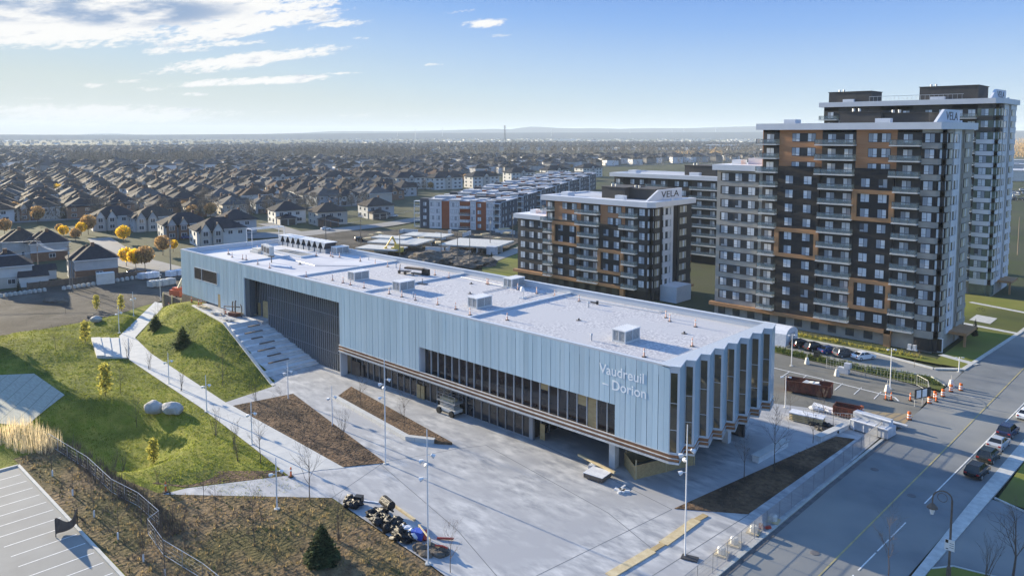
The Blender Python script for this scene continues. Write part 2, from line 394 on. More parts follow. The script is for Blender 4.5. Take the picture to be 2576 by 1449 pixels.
    g=ma('MULTIPLY',smooth(shade,.1,.75),smooth(n3,.36,.62))
    g2=ma('MULTIPLY',smooth(n1,.56,.70),.55)
    ccol=mix(ma('MAXIMUM',g,g2),tuple(q*SKM for q in (1.0,.99,.97)),tuple(q*SKM for q in (.30,.42,.62)))
    lowc=smooth(el,.3,3.0); f=ma('MULTIPLY',f,ma('ADD',.6,ma('MULTIPLY',lowc,.38)))
    col=mix(f,col,ccol)
    bg2=N.new('ShaderNodeBackground'); L.new(col,bg2.inputs[0]); bg2.inputs[1].default_value=1
    ms=N.new('ShaderNodeMixShader'); L.new(smooth(el,13,32),ms.inputs[0]); L.new(bg2.outputs[0],ms.inputs[1]); L.new(bg1.outputs[0],ms.inputs[2])
    L.new(ms.outputs[0],out.inputs[0])
SKY_STR=.125; HAZE=1.0e-4; EXP=1.5; SKM=2**-EXP
build_world()
S.view_settings.view_transform='Standard'; S.view_settings.look='None'; S.view_settings.exposure=EXP; S.view_settings.gamma=1
S.cycles.max_bounces=5; S.cycles.diffuse_bounces=3; S.cycles.glossy_bounces=3; S.cycles.transparent_max_bounces=12; S.cycles.volume_bounces=0
S.cycles.use_denoising=True; S.cycles.sample_clamp_indirect=6
# ---------------------------------------------------------------- ground
def lerp(a,b,t): return a+(b-a)*t
def sstep(t): t=max(0,min(1,t)); return t*t*(3-2*t)
def pline(x,pts):
    if x<=pts[0][0]: return pts[0][1]
    for (a,b),(c,d) in zip(pts,pts[1:]):
        if x<=c: return b+(d-b)*(x-a)/(c-a)
    return pts[-1][1]
FOOT=[(-190,76.5),(-161.7,59.2),(-147.6,57),(-112,54.2),(-110,54.2)]
EDGE=[(-190,70.4),(-160,70.3),(-141.2,67.8),(-113.7,62.9)]
def hgt(x,y):
    h=0.
    if -187<x<-113.6:
        yf=pline(x,FOOT); ye=pline(x,EDGE)
        top=5. if x<-141.2 else 5.*max(0,(-115-x)/26.2)
        top*=sstep((x+187)/24.)
        if y>yf: h=top*sstep((y-yf)/max(3.,(ye-yf)))**.8
        if y>ye+.9 and x>-160: h=-.3
    # detention basin beside the chain link fence, dug deep to shade its west half
    dx,dy=(x+113.)/18.,(y-37.5)/9.; q=dx*dx+dy*dy
    if q<1: h-=3.1*sstep((1-q)*1.2)
    # low swells of the far lawn
    dx,dy=(x+168.)/17.,(y-44.)/8.; q=dx*dx+dy*dy
    if q<1: h+=1.0*sstep(1-q)
    dx,dy=(x+176.)/10.,(y-61.)/6.; q=dx*dx+dy*dy
    if q<1 and y<pline(x,FOOT)-5: h+=1.0*sstep(1-q)
    dx,dy=(x+96.)/9.,(y-39.)/5.; q=dx*dx+dy*dy
    if q<1: h+=.45*sstep(1-q)
    return h
def struct(o): o['kind']='structure'; return o
def sheet(name,poly,z,m,thick=None,kind='structure',label=None):
    mb=MB()
    if thick: mb.prism(poly,z-thick,z)
    else:
        a=sum(poly[i][0]*poly[(i+1)%len(poly)][1]-poly[(i+1)%len(poly)][0]*poly[i][1] for i in range(len(poly)))
        mb.face([(p[0],p[1],z) for p in (poly if a>0 else poly[::-1])])
    o=mb.build(name,M[m]); o['kind']=kind; return o
g=MB(); n=64; rings=[205,300,600,1200,2400,5000,9000,14000]
for i in range(-15,15):
    for j in range(-15,15):
        x,y=i*14.,j*14.
        if -140<=x<=-98 and 14<=y<=42: continue       # the basin dips below the plain here
        g.face([(x,y,-.4),(x+14,y,-.4),(x+14,y+14,-.4),(x,y+14,-.4)])
for r0,r1 in zip(rings,rings[1:]):
    z=-.42
    for i in range(n):
        a0,a1=2*PI*i/n,2*PI*(i+1)/n
        g.face([(r0*math.cos(a0),r0*math.sin(a0),z),(r1*math.cos(a0),r1*math.sin(a0),z),(r1*math.cos(a1),r1*math.sin(a1),z),(r0*math.cos(a1),r0*math.sin(a1),z)])
struct(g.build('ground',M['suburb_ground']))
lw=MB(); X0,X1,Y0,Y1,st=-192,-70,25,77,1.
nx=int((X1-X0)/st); ny=int((Y1-Y0)/st)
for j in range(ny+1):
    for i in range(nx+1):
        x,y=X0+i*st,Y0+j*st; lw.v.append((x,y,hgt(x,y)-.06))
for j in range(ny):
    for i in range(nx):
        a=j*(nx+1)+i; x,y=X0+i*st,Y0+j*st
        lw.f.append((a,a+1,a+nx+2,a+nx+1)); lw.m.append(0)
struct(lw.build('lawn',M['lawn'],smooth=True))
sheet('lawn',[(-192,25),(-192,-20),(-125,-20),(-125,25)],-.07,'lawn')
sheet('lawn',[(-126,25.2),(-126,5),(-109.2,5),(-109.2,25.2)],-.065,'lawn')
sheet('gravel_field',[(-236,-10),(-184,-10),(-184,39.5),(-183.2,45),(-184.6,62),(-190.5,70.5),(-194,78),(-200,132),(-236,140)],-.05,'gravel_soil')
# terrain under and around the hall
sheet('ground',[(-199.9,78),(-113,78),(-113,140),(-199.9,132)],-.10,'gravel_soil')
sheet('plaza',[(-88.1,34.3),(-73.1,47.3),(-54.6,46.1),(-36.8,44.2),(-33.4,44),(-33.4,112.6),(-36.2,117),(-46,113.2),(-60,108),(-60,103),(-119.6,103),(-119.6,64.4),(-113.6,63),(-112.,53.6),(-109.3,49.8),(-81.9,46.9),(-87.6,36.9)],.02,'concrete')
sheet('path',[(-193.2,75.2),(-165.3,56.9),(-146.3,52),(-112,49.9),(-81.9,47.),(-80.3,50.5),(-78.6,52.9),(-112,53.6),(-147.6,56.4),(-161.7,58.7),(-188.9,76.2)],.05,'path_concrete')
sheet('planting_bed',[(-109.6,53.7),(-107.8,62.9),(-76.2,57.2),(-79.0,52.8)],.10,'mulch',.2)
sheet('planting_bed',[(-103.2,70.8),(-100.6,66.2),(-79.4,63.9),(-75.8,65.7),(-74.2,66.8)],.40,'mulch',.5)
sheet('planting_bed',[(-43.2,72.0),(-36.7,76.5),(-35.7,105.8),(-37.9,105.0),(-39.2,97.4)],.10,'mulch',.2)
sheet('planting_bed',[(-112.4,30.4),(-101,31.6),(-89,34.),(-87.9,35.2),(-73.2,47.2),(-54.9,46.0),(-36,44.),(-36,25.2),(-112,25.2)],.0,'dry_soil')
sheet('planting_bed',[(-92,34.6),(-88.0,36.9),(-82.,46.7),(-84.,46.9),(-90,41)],-.01,'mulch')
sheet('erosion_blanket',[(-150,37.5),(-134,37.6),(-128.2,33.),(-123.4,29.5),(-128,26.8),(-133,25),(-160,25)],.02,'blanket')
jm=[[(1348,1449),(1690,1281)],[(968,1161),(1066,1145),(1148,1129),(1223,1120)],[(957,1167),(1152,1335),(1250,1449)],[(1223,1120),(1530,1290),(1640,1380)],[(835,1252),(968,1161)],[(1885,1293),(1640,1449)],[(1340,1105),(1690,1281)]]
for L_ in jm:
    q=[G(*p) for p in L_]
    for a,b in zip(q,q[1:]):
        mb=MB(); d=(b-a).normalized(); nn=Vector((-d.y,d.x,0))*.05; mb.face([(a-nn)+Vector((0,0,.025)),(b-nn)+Vector((0,0,.025)),(b+nn)+Vector((0,0,.025)),(a+nn)+Vector((0,0,.025))]); struct(mb.build('paving_joint',M['joint']))
# streets and lots
sheet('street',[(-33.0,-60),(-20.6,-60),(-20.4,72),(-19.6,96),(-18.6,140),(-17,420),(-33,420),(-32.6,113)],-.02,'asphalt')
def strip(name,pts,w,z,m,h=0,kind='structure'):
    mb=MB()
    for a,b in zip(pts,pts[1:]):
        a=Vector((*a,0)); b=Vector((*b,0)); d=(b-a).normalized(); nn=Vector((-d.y,d.x,0))*w/2
        p=[a-nn,b-nn,b+nn,a+nn]
        if h: mb.prism([(q.x,q.y) for q in p],z-h,z)
        else: mb.face([(q.x,q.y,z) for q in p])
    o=mb.build(name,M[m]); o['kind']=kind; return o
strip('kerb',[(-33.5,40),(-33.3,88),(-32.9,110),(-34.6,116.5)],.35,.09,'kerb',.3)
strip('gutter',[(-33.0,40),(-32.8,88),(-32.4,109)],.5,.0,'kerb_dark')
sheet('pavement',[(-20.6,40),(-19.7,95.2),(-18.9,122),(-16.9,122),(-17.5,113.5),(-19.1,76.9),(-19.2,40)],.10,'light_concrete',.25)
sheet('lawn',[(-17.6,99),(-17.2,126),(-5,126),(-5,98)],.06,'lawn_far')
strip('kerb',[(-17.9,99.4),(-14,97.6),(-8,97)],.25,.12,'kerb',.2)
sheet('lawn',[(-16.9,126),(-15.5,300),(90,300),(90,126)],.03,'lawn_far')
sheet('lawn',[(-5,99),(-5,126),(90,126),(90,99)],.02,'lawn_far')
sheet('driveway',[(-20.2,60),(-18.6,99),(-5,97),(60,97),(60,60)],-.015,'asphalt')
sheet('lawn',[(-19.0,78.6),(-17.6,80.4),(-14,81.2),(-8,80),(-8,60),(-19.2,60)],.06,'lawn_far')
strip('kerb',[(-19.0,78.6),(-17.6,80.5),(-14,81.3),(-8,80.2)],.2,.12,'kerb',.2)
strip('yellow_line',[(-26.75,40),(-26.4,70),(-25.9,105),(-25.4,160),(-24.6,230)],.16,.005,'paint_yellow')
for a,b in ((60,72.5),(73.6,78),(78.4,81.5),(82.2,86.5),(92.5,140)): strip('white_line',[(-24.3+.035*(a-66),a),(-24.3+.035*(b-66),b)],.14,.005,'paint_white')
for y0 in (137.5,141.5): strip('white_line',[(-32.4,y0-6),(-25.8,y0-5)],.5,.006,'paint_worn')
# parking lot lower left
sheet('parking_lot',[(-109,25.),(-40,24.6),(-40,-40),(-109,-40)],-.02,'asphalt_lot')
strip('kerb',[(-109.2,-10),(-109.2,25.05),(-74,24.85),(-45,24.7)],.32,.12,'kerb',.3)
for i in range(15):
    x=-106.1+2.56*i; strip('stall_line',[(x,24.5),(x-.05,18.6)],.12,-.012,'paint_white')
# lots and lane in front of the tall block
sheet('parking_lot',[(-62,107),(-46,113.2),(-36.2,117.4),(-33.2,113.8),(-32.5,121.5),(-33.2,131.5),(-58,129.2),(-62,129)],-.03,'asphalt_old')
sheet('gravel_verge',[(-80,129),(-58,129.2),(-33.2,131.6),(-32.6,135),(-40,137),(-62,138.5),(-80,137)],-.035,'asphalt_old')
strip('white_line',[(-64,129.4),(-50,128.9),(-37.2,127.6),(-36.2,126.2)],.28,.0,'paint_white')
for i in range(8):
    x=-61+3.05*i; strip('stall_line',[(x,128.9),(x+.3,124.6)],.15,.0,'paint_white')
sheet('tan_crossing',[(-39.,117.6),(-33.6,121.2),(-32.6,121.),(-32.5,113.6),(-36,116.8)],-.01,'tan_crossing')
sheet('lane',[(-110,152.5),(-66,151.2),(-48,150.9),(-36,147.5),(-32.8,150),(-32.6,139.5),(-36,143.),(-40,142.5),(-45.5,141.2),(-66,142.6),(-110,143.6)],-.03,'asphalt_lot')
strip('kerb',[(-110,152.9),(-64,151.6),(-48,151.3),(-37,148.4),(-33,151.6)],.9,.08,'light_concrete',.3)
sheet('planting_bed',[(-100,156),(-64,155.4),(-38.5,155.3),(-36.5,151.6),(-48,151.9),(-64,152.2),(-100,153.4)],.05,'lawn_far')
sheet('planting_bed',[(-63,142),(-46,140.9),(-40,142),(-36,142.6),(-32.9,139.),(-32.8,136),(-41,137.2),(-63,138.8)],.04,'lawn_far')
strip('kerb',[(-63,142.2),(-46,141.1),(-44.6,142.),(-40,142.6),(-36,143.),(-33,139.4)],.22,.12,'kerb',.3)
sheet('lawn',[(-38.2,152),(-33.4,152),(-31.,188),(-30.,225),(-60,225),(-60,185),(-38.2,185)],.03,'lawn_far')
for pl in ([(-38.5,158.6),(-32,156)],[(-43,189),(-31,186.5)],[(-46,214),(-31,209)]): strip('path',pl,1.6,.06,'light_concrete')
strip('kerb',[(-33.1,151),(-31.,188),(-29.9,228),(-29,300)],.7,.09,'light_concrete',.3)
sheet('concrete_pad',[(-41.5,193),(-37.2,192),(-37.2,199),(-41.5,200)],.07,'light_concrete')
# streets beyond
sheet('lane',[(-176,166),(-170.5,166),(-202,250),(-209,250)],.0,'asphalt_lot')
sheet('lawn',[(-170,166),(-155,152),(-100,152.5),(-100,160),(-150,190),(-190,240),(-202,250)],-.03,'lawn_far')
sheet('road',[(-300,140),(-284,150),(-276,170),(-278,215),(-300,300),(-330,370),(-345,366),(-312,296),(-290,215),(-290,175),(-305,155)],-.1,'road_far')
sheet('road',[(-330,176),(-284,168),(-276,172),(-330,184)],-.12,'road_far')
sheet('road',[(-262,88),(-236,90),(-236,102),(-270,101),(-330,112),(-332,104)],-.12,'road_far')
sheet('site_soil',[(-276,150),(-200,120),(-180,150),(-192,200),(-215,245),(-262,214),(-276,190)],-.11,'gravel_soil')
sheet('river',[G(-160,352.6)[:2],G(84,352.6)[:2],G(70,355.6)[:2],G(-160,355.8)[:2]],-.2,'water')
# hills far away along the horizon
def hill(name,prof,dist):
    mb=MB(); nv=len(prof); dep=2500
    pts=[]
    for px,py in prof:
        d=ray(px,338); d.z=0; d.normalize(); base=Vector((0,0,0))+d*dist; zt=HC+(338-py)/F*dist*(d.dot(Vector((-math.sin(YAW),math.cos(YAW),0))))
        pts.append((d,zt))
    for (d0,z0),(d1,z1) in zip(pts,pts[1:]):
        p=[d0*dist,d1*dist]; q=[d0*(dist+dep),d1*(dist+dep)]; f=[d0*(dist-dep*.5),d1*(dist-dep*.5)]
        mb.face([(f[0].x,f[0].y,-1),(f[1].x,f[1].y,-1),(p[1].x,p[1].y,z1),(p[0].x,p[0].y,z0)])
        mb.face([(p[0].x,p[0].y,z0),(p[1].x,p[1].y,z1),(q[1].x,q[1].y,-1),(q[0].x,q[0].y,-1)])
    return struct(mb.build(name,M['hill'],smooth=True))
hill('hill',[(650,338),(760,335),(830,331),(900,330.5),(1000,331),(1100,329),(1180,326.5),(1240,325),(1285,326),(1310,322),(1335,319.5),(1360,320),(1400,322.5),(1450,324),(1500,323),(1560,325),(1640,323),(1720,323.5),(1800,321),(1870,319),(1930,317.5),(2000,320),(2150,326),(2600,330),(2800,330)],11000)
hill('hill',[(-300,337),(-100,338.5),(100,339.5),(400,339.5),(700,337.5),(1000,335),(1300,334.5),(1600,334),(1900,333),(2300,331),(2700,329),(2900,329)],7500)
# ---------------------------------------------------------------- the civic building
HX0,HX1,YF,YB,ZT,ZR,ZC,ZS=-172.7,-44.85,73.3,99.8,15.6,14.6,5.45,4.4
hall=thing('civic_building','long pale blue civic building with white gravel roof and zigzag end','building',(-108,86,0))
w=MB()
w.box(HX0+.25,-143.4,YF+.2,YB,ZS,ZR-.2)                       # solid left block
w.box(HX0+3,-143.4,YF+2.2,YB-1,-.3,ZS+.02)
w.box(-143.4,-110.2,YF+2.6,YB,-.2,ZR-.2)                      # behind the tall glass
w.box(-143.4,-110.2,YF+.2,YF+2.6,12.9,ZR-.2)
w.box(-143.4,-141.6,YF+.2,YF+1.4,5.0,12.9)
w.box(-110.2,-88.9,YF+.2,YB,ZS+.1,ZR-.2)
w.box(-88.9,-52.3,YF+.2,YB,9.3,ZR-.2); w.box(-88.9,-52.3,YF+1.2,YB,ZS+.1,9.3); w.box(-88.9,-52.3,YF+.2,YF+1.2,ZS+.1,5.05)
w.box(-52.3,-45.7,YF+.2,YB,ZS+.1,ZR-.2)
w.box(-110.2,-68,YF+2.7,YB-1.,-.2,ZS+.1)
w.build('wall',M['cladding_back'],hall)
# cladding panels on the long front, about 1.55 m wide
c=MB(); PW=.7775
def panels(x0,x1,z0,z1):
    n=max(1,round((x1-x0)/PW)); d=(x1-x0)/n
    for i in range(n): c.box(x0+i*d+(.04 if i%2==0 else .01),x0+(i+1)*d-(.01 if i%2==0 else .04),YF,YF+.12,z0,z1)
panels(HX0,-166.,ZC,ZT-.25); panels(-166.,-155.,ZC,9.75); panels(-166.,-155.,12.35,ZT-.25); panels(-155.,-153.9,ZC+2.4,ZT-.25) ; panels(-153.9,-143.5,ZC-.3,ZT-.25)
panels(-143.5,-110.,12.85,ZT-.25); panels(-110.,-88.85,ZC,ZT-.25); panels(-88.85,-52.4,9.27,ZT-.25); panels(-52.4,HX1,ZC,ZT-.25)
c.box(HX0-.05,HX0+.25,YF+.12,YB,ZC,ZT-.25); c.box(HX0,HX1-2,YB,YB+.15,ZS,ZT-.25)
c.build('cladding',M['cladding'],hall)
# recess reveals, tall glass wall and its fins
for q in ((-143.5,-143.35,YF+.1,YF+2.4,5.,12.85),(-110.12,-110.,YF+.1,YF+1.5,0,12.85),(-143.3,-110.15,YF+.1,YF+2.5,12.85,12.95),(-88.85,-88.7,YF+.1,YF+1.1,5.1,9.3)): rv=MB(); rv.box(*q); rv.build('window_reveal',M['metal_coping'],hall)
for q in ((-142,-141.4,YF+2.1,YF+2.4,5.,7.6),(-139.9,-137.3,YF+2.1,YF+2.45,5.,8.3)): ex=MB(); ex.box(*q); ex.build('plywood_screen',M['plywood'],hall)
gl=MB(); gl.box(-143.3,-136.5,YF+2.45,YF+2.55,5.,12.85); gl.box(-136.5,-110.12,YF+1.4,YF+1.5,-.1,12.85); gl.box(-136.6,-136.4,YF+1.4,YF+2.5,5,12.85)
gw=gl.build('glass_wall',M['clear_glass'],hall)
it=MB(); it.box(-136.4,-110.2,YF+2.55,YF+2.6,-.1,12.8); it.box(-136.4,-110.2,YF+1.5,YF+2.55,-.15,.02); it.box(-136.4,-122,YF+1.52,YF+2.55,4.6,5.0); it.box(-136.4,-110.2,YF+1.52,YF+2.55,8.3,8.6)
for xx in (-132,-126,-120,-114): it.box(xx,xx+.5,YF+1.9,YF+2.4,0,12.8)
it.box(-125,-112.5,YF+2.3,YF+2.58,9.1,11.9,1); it.box(-135,-128,YF+2.3,YF+2.58,5.2,7.6,1)
it.build('interior',[M['interior'],M['offwhite']],hall)
ml=MB(); x=-143.1
while x<-136.6: ml.box(x,x+.07,YF+2.3,YF+2.46,5,12.85); x+=.66
x=-136.4
while x<-110.2: ml.box(x,x+.06,YF+1.24,YF+1.41,-.1,12.85); x+=.655
for zz in (3.1,6.4,9.7): ml.box(-136.4,-110.2,YF+1.34,YF+1.42,zz,zz+.07)
ml.build('mullion',M['mullion'],gw)
# picture window on the left, tan door below it
pw=MB(); pw.box(-165.9,-155.1,YF+.02,YF+.14,9.8,12.3); wnd=pw.build('window',M['dark_glass'],hall)
fr=MB(); 
for a in (-166.02,-162.4,-155.12): fr.box(a,a+.14,YF-.06,YF+.1,9.7,12.4)
fr.box(-165.9,-155.1,YF-.055,YF+.1,9.66,9.82); fr.box(-165.9,-155.1,YF-.055,YF+.1,12.28,12.42); fr.build('frame',M['metal_coping'],wnd)
dm=MB(); dm.box(-155.,-153.95,YF+.0,YF+.13,ZC-.4,ZC+2.35); dm.build('door',M['plywood'],hall)
# ribbon window
rb=MB(); rb.box(-88.7,-52.4,YF+.92,YF+1.02,5.05,9.3); rib=rb.build('ribbon_window',M['dark_glass'],hall)
rm=MB(); n=23
for i in range(n+1):
    x=-88.5+i*(36./n); rm.box(x-.04,x+.04,YF+.72,YF+.93,5.1,9.28)
rm.build('mullion',M['mullion_light'],rib)
for i,z0 in ((15,8.1),(19,7.6),(20,5.2)): x=-88.5+i*(36./n); pp=MB(); pp.box(x+.1,x+36./n-.1,YF+.88,YF+.92,z0,9.2); pp.build('plywood_panel',M['plywood'],rib)
ld=MB(); ld.box(-88.7,-52.4,YF-.05,YF+.95,4.95,5.08); ld.build('ledge',M['flange'],hall)
# brown unclad band with metal flanges, wrapping the zigzag end
TY=[73.3+3.325*k for k in range(9)]
def zig(off=0.):
    p=[(HX1+off*.3,YF-off)]
    for k in range(8):
        y=TY[k]; 
        p+= [(-43.85+off,y+.42-off*.4)]
        p+= [(HX1+off,TY[k+1]-.05-off*.4)] if k<7 else [(HX1+.15+off,YB+.1)]
    return p
def band(z0,z1,off,name,m,x0=-110.3,inner=.35):
    mb=MB(); out=zig(off); pl=[(x0,YF-off)]+out; 
    for a,b in zip(pl,pl[1:]):
        d=(Vector((b[0],b[1],0))-Vector((a[0],a[1],0))); nn=Vector((-d.y,d.x,0)).normalized()*inner
        mb.prism([a,b,(b[0]+nn.x,b[1]+nn.y),(a[0]+nn.x,a[1]+nn.y)],z0,z1,bot=True)
    return mb
bm1=band(4.55,ZC-.04,-.02,'','',inner=.3); bm1.build('insulation_band',M['insulation'],hall)
f=band(ZC-.05,ZC+.03,.07,'','',inner=.2); f2=band(4.93,5.0,.16,'','',inner=.25); f3=band(4.3,4.55,.1,'','',inner=.5)
for q in (f2,f3): f.add(q)
f.build('metal_flange',M['flange'],hall)
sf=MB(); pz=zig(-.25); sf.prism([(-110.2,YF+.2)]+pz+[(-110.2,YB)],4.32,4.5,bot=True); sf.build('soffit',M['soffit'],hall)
# zigzag end: dark glass slots and pale panels
zp=MB(); zg=MB(); zf=MB()
for k in range(8):
    y=TY[k]; a=(HX1,y); b=(-43.85,y+.42); e=(HX1,TY[k+1]-.05) if k<7 else (HX1+.15,YB+.1)
    def seg(mb,p,q,t0,t1,z0,z1,th,out=0.):
        P=Vector((*p,0)); Q=Vector((*q,0)); d=Q-P; nn=Vector((-d.y,d.x,0)).normalized(); A=P+d*t0-nn*out; B=P+d*t1-nn*out
        mb.prism([(A.x,A.y),(B.x,B.y),(B.x+nn.x*th,B.y+nn.y*th),(A.x+nn.x*th,A.y+nn.y*th)],z0,z1,bot=True)
    seg(zg,a,b,.05,.78,ZC+.15,ZT-.75,.1,-.06)
    seg(zf,a,b,0,.06,ZC,ZT-.1,.2); seg(zf,a,b,.77,1.,ZC,ZT-.1,.2); seg(zf,a,b,.06,.77,ZT-.78,ZT-.1,.2); seg(zf,a,b,.06,.77,ZC,ZC+.18,.2)
    seg(zp,b,e,0.005,.5,ZC,ZT-.1,.15); seg(zp,b,e,.505,.995,ZC,ZT-.1,.15)
    for zz in (8.2,11.3): seg(zf,a,b,.06,.77,zz,zz+.06,.12,-.05)
zp.build('zigzag_cladding',M['cladding'],hall); zgo=zg.build('slot_window',M['fin_glass'],hall); zf.build('frame',M['metal_coping'],zgo)
bk=MB(); bk.prism([(-46,YF+.3),(-45.25,YF+.5),(-45.25,YB-.1),(-46,YB-.1)],ZS+.1,ZT-.2); bk.build('end_wall',M['cladding_back'],hall)
# roof: gravel and membrane fields, parapets, standing seam coping, low ridges
rf=MB(); rf.box(-128,-46,YF+.3,YB-.2,ZR-.25,ZR); rf.build('gravel_roof',M['gravel_roof'],hall)
rf=MB(); rf.box(HX0+.2,-128,YF+.3,YB-.2,ZR-.25,ZR-.01); rf.build('membrane_roof',M['membrane'],hall)
pa=MB(); pa.box(HX0,HX1-1.,YF,YF+.45,ZT-.24,ZT); pa.box(HX0,HX1-1.,YF+.04,YF+.42,ZR-.3,ZT-.24); pa.box(HX0,HX0+.45,YF+.45,YB,ZR-.3,ZT); pa.box(HX0,-45.8,YB-.35,YB+.16,ZR-.3,ZT-.08); pa.box(HX0,-45.8,YB-.45,YB+.22,ZT-.08,ZT)
pa.build('parapet',M['metal_coping'],hall)
pc=MB(); zz=zig(.12); inner=[(-45.95,YB-.1),(-46.2,YF+.9),(-46.3,YF)]
pc.prism([(-46.3,YF-.1)]+zz+inner[:1]+inner[1:2],ZT-.12,ZT+.03,bot=True)
y=YF+.4
while y<YB-.3:
    xo=-44.0 - .85*(((y-TY[0]-.42)%3.325)/3.325); pc.box(-46.1,xo-.1,y,y+.05,ZT+.02,ZT+.07); y+=.42
pc.build('coping',M['metal_coping'],hall)
for x in (-80.4,-106.7,-127.7): rg=MB(); rg.box(x-.2,x+.2,YF+.4,YB-.3,ZR-.02,ZR+.28); rg.build('roof_ridge',M['metal_coping'],hall)
rg=MB(); rg.box(-151.2,-150.8,YF+.4,88,ZR-.02,ZR+.25); rg.build('roof_ridge',M['metal_coping'],hall)
for x,y in ((-53,90),(-68,86),(-93,88),(-99,94),(-113,92),(-140,84),(-163,80)):
    d=MB(); d.lathe((x,y,ZR-.01),[(.45,0),(.42,.04),(.2,.05)],10); d.lathe((x,y,ZR),[(.14,0),(.14,.3),(.05,.34)],8); d.build('roof_drain',M['kerb_dark'],hall)
for pts in ([(-84,91.5),(-84,97),(-62,97.8),(-62,99)],[(-105,97),(-92,96.2),(-92,90)],[(-150,86),(-136,85),(-129,91)]):
    d=MB(); d.path([Vector((a,b,ZR+.1)) for a,b in pts],.06,5); d.build('conduit',M['galv'],hall)
for (x,y) in ((-72,93.5),(-60,78.6),(-97.5,79.4),(-122,95.),(-134,97)):
    d=MB(); d.tube((x,y,ZR-.05),(x,y,ZR+.75),.1,.1,7); d.tube((x,y,ZR+.75),(x,y,ZR+.95),.2,.12,7); d.build('vent_pipe',M['galv'],hall)
# lettering fixed to the cladding
def text(body,size,loc,rot,name,m,parent,ext=.05,bold=0,spacing=1.):
    cu=bpy.data.curves.new(name,'FONT'); cu.body=body; cu.size=size; cu.extrude=ext; cu.offset=bold; cu.space_character=spacing
    ob=bpy.data.objects.new(name,cu); COL.objects.link(ob)
    bpy.context.view_layer.update(); dg=bpy.context.evaluated_depsgraph_get()
    me=bpy.data.meshes.new_from_object(ob.evaluated_get(dg)); bpy.data.objects.remove(ob)
    me.materials.clear(); me.materials.append(M[m]); o=bpy.data.objects.new(name,me); COL.objects.link(o)
    o.location=Vector(loc)-rootloc(parent); o.rotation_euler=rot; o.parent=parent; return o
text('Vaudreuil',1.68,(-54.7,YF-.012,12.75),(PI/2,0,0),'lettering','letter_white',hall,.01,.012)
text('\u2013 Dorion',1.68,(-54.2,YF-.012,11.05),(PI/2,0,0),'lettering','letter_white',hall,.01,.012)
# ground floor glazing under the overhang
gg=MB(); gg.box(-110.,-67.7,YF+2.3,YF+2.4,.12,ZS); gg.box(-67.75,-67.65,YF+2.3,YB-2,.12,ZS); gf=gg.build('storefront',M['dark_glass'],hall)
gm=MB(); x=-109.9
while x<-67.6: gm.box(x-.05,x+.05,YF+2.14,YF+2.32,0,ZS); x+=1.62
gm.box(-110,-67.7,YF+2.2,YF+2.31,0,.16); gm.box(-110,-67.7,YF+2.2,YF+2.31,3.0,3.1)
y=YF+3.9
while y<YB-2: gm.box(-67.68,-67.5,y,y+.1,0,ZS); y+=1.8
gm.box(-68.1,-67.45,YF+2.1,YF+2.5,0,ZS)
gm.build('mullion',M['mullion'],gf)
for x0,k in ((-92.0,2),(-66.9,1)):
    d=MB()
    for i in range(k): d.box(x0+i*1.0,x0+i*1.0+.85,YF+2.08 if k==2 else YF+3.,YF+2.13 if k==2 else YF+3.06,.1,2.3)
    d.build('door',M['plywood'],gf)
wo=MB(); wo.box(-109.6,-107.2,YF+2.05,YF+2.13,0,2.5); wo.box(-106.8,-106.2,YF+2.05,YF+2.12,.2,2.2); wo.build('plywood_panel',M['lumber_dark'],gf)
for (x,y) in ((-54.5,76.2),(-54.5,93),(-61,93),(-48,93)):
    q=MB(); q.box(x-.45,x+.45,y-.45,y+.45,-.1,ZS); q.build('column',M['stair_concrete'],hall)
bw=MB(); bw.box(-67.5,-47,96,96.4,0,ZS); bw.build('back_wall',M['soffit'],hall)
# ---------------------------------------------------------------- roof plant (each rests on the roof)
def louvre_box():
    t=thing('rooftop_ventilator','x','ventilator')
    b=MB(); b.box(-1.05,1.05,-1.68,1.68,.0,.22); b.build('curb',M['louvre'],t)
    b=MB(); b.box(-1.0,1.0,-1.62,1.62,.2,1.5); b.build('body',M['louvre_gap'],t)
    f=MB()
    for sx in (-1,1):
        for sy in (-1,1): f.box(sx*.95-.09,sx*.95+.09,sy*1.57-.09,sy*1.57+.09,.2,1.55)
    f.box(-.05,.05,-1.66,1.66,.2,1.55); f.box(-1.04,1.04,-.05,.05,.2,1.55)
    for i in range(8):
        z=.26+i*.155; f.box(-1.025,1.025,-1.645,1.645,z,z+.07)
    f.build('louvres',M['louvre'],t)
    r=MB(); r.box(-1.1,1.1,-1.72,1.72,1.52,1.66)
    for i in range(8): y=-1.6+i*.45; r.box(-1.08,1.08,y,y+.06,1.66,1.72)
    r.build('lid',M['white_paint'],t); return t
LB=Proto(louvre_box()); VG='louvred ventilators on the gravel roof'
for (x,y,l) in ((-56.85,81.9,'big louvred ventilator nearest the zigzag end of the roof'),(-84.95,82.5,'louvred ventilator second from the zigzag end, front side of roof'),(-91.9,97.7,'louvred ventilator against the rear parapet, mid roof'),
      (-103.8,82.4,'louvred ventilator third from the zigzag end, front side of roof'),(-117.4,82.6,'louvred ventilator fourth from the zigzag end, front side of roof'),(-146.2,98.0,'louvred ventilator by the rear parapet next to the slanted cooler row')):
    LB.put((x,y,ZR),0,l,VG)
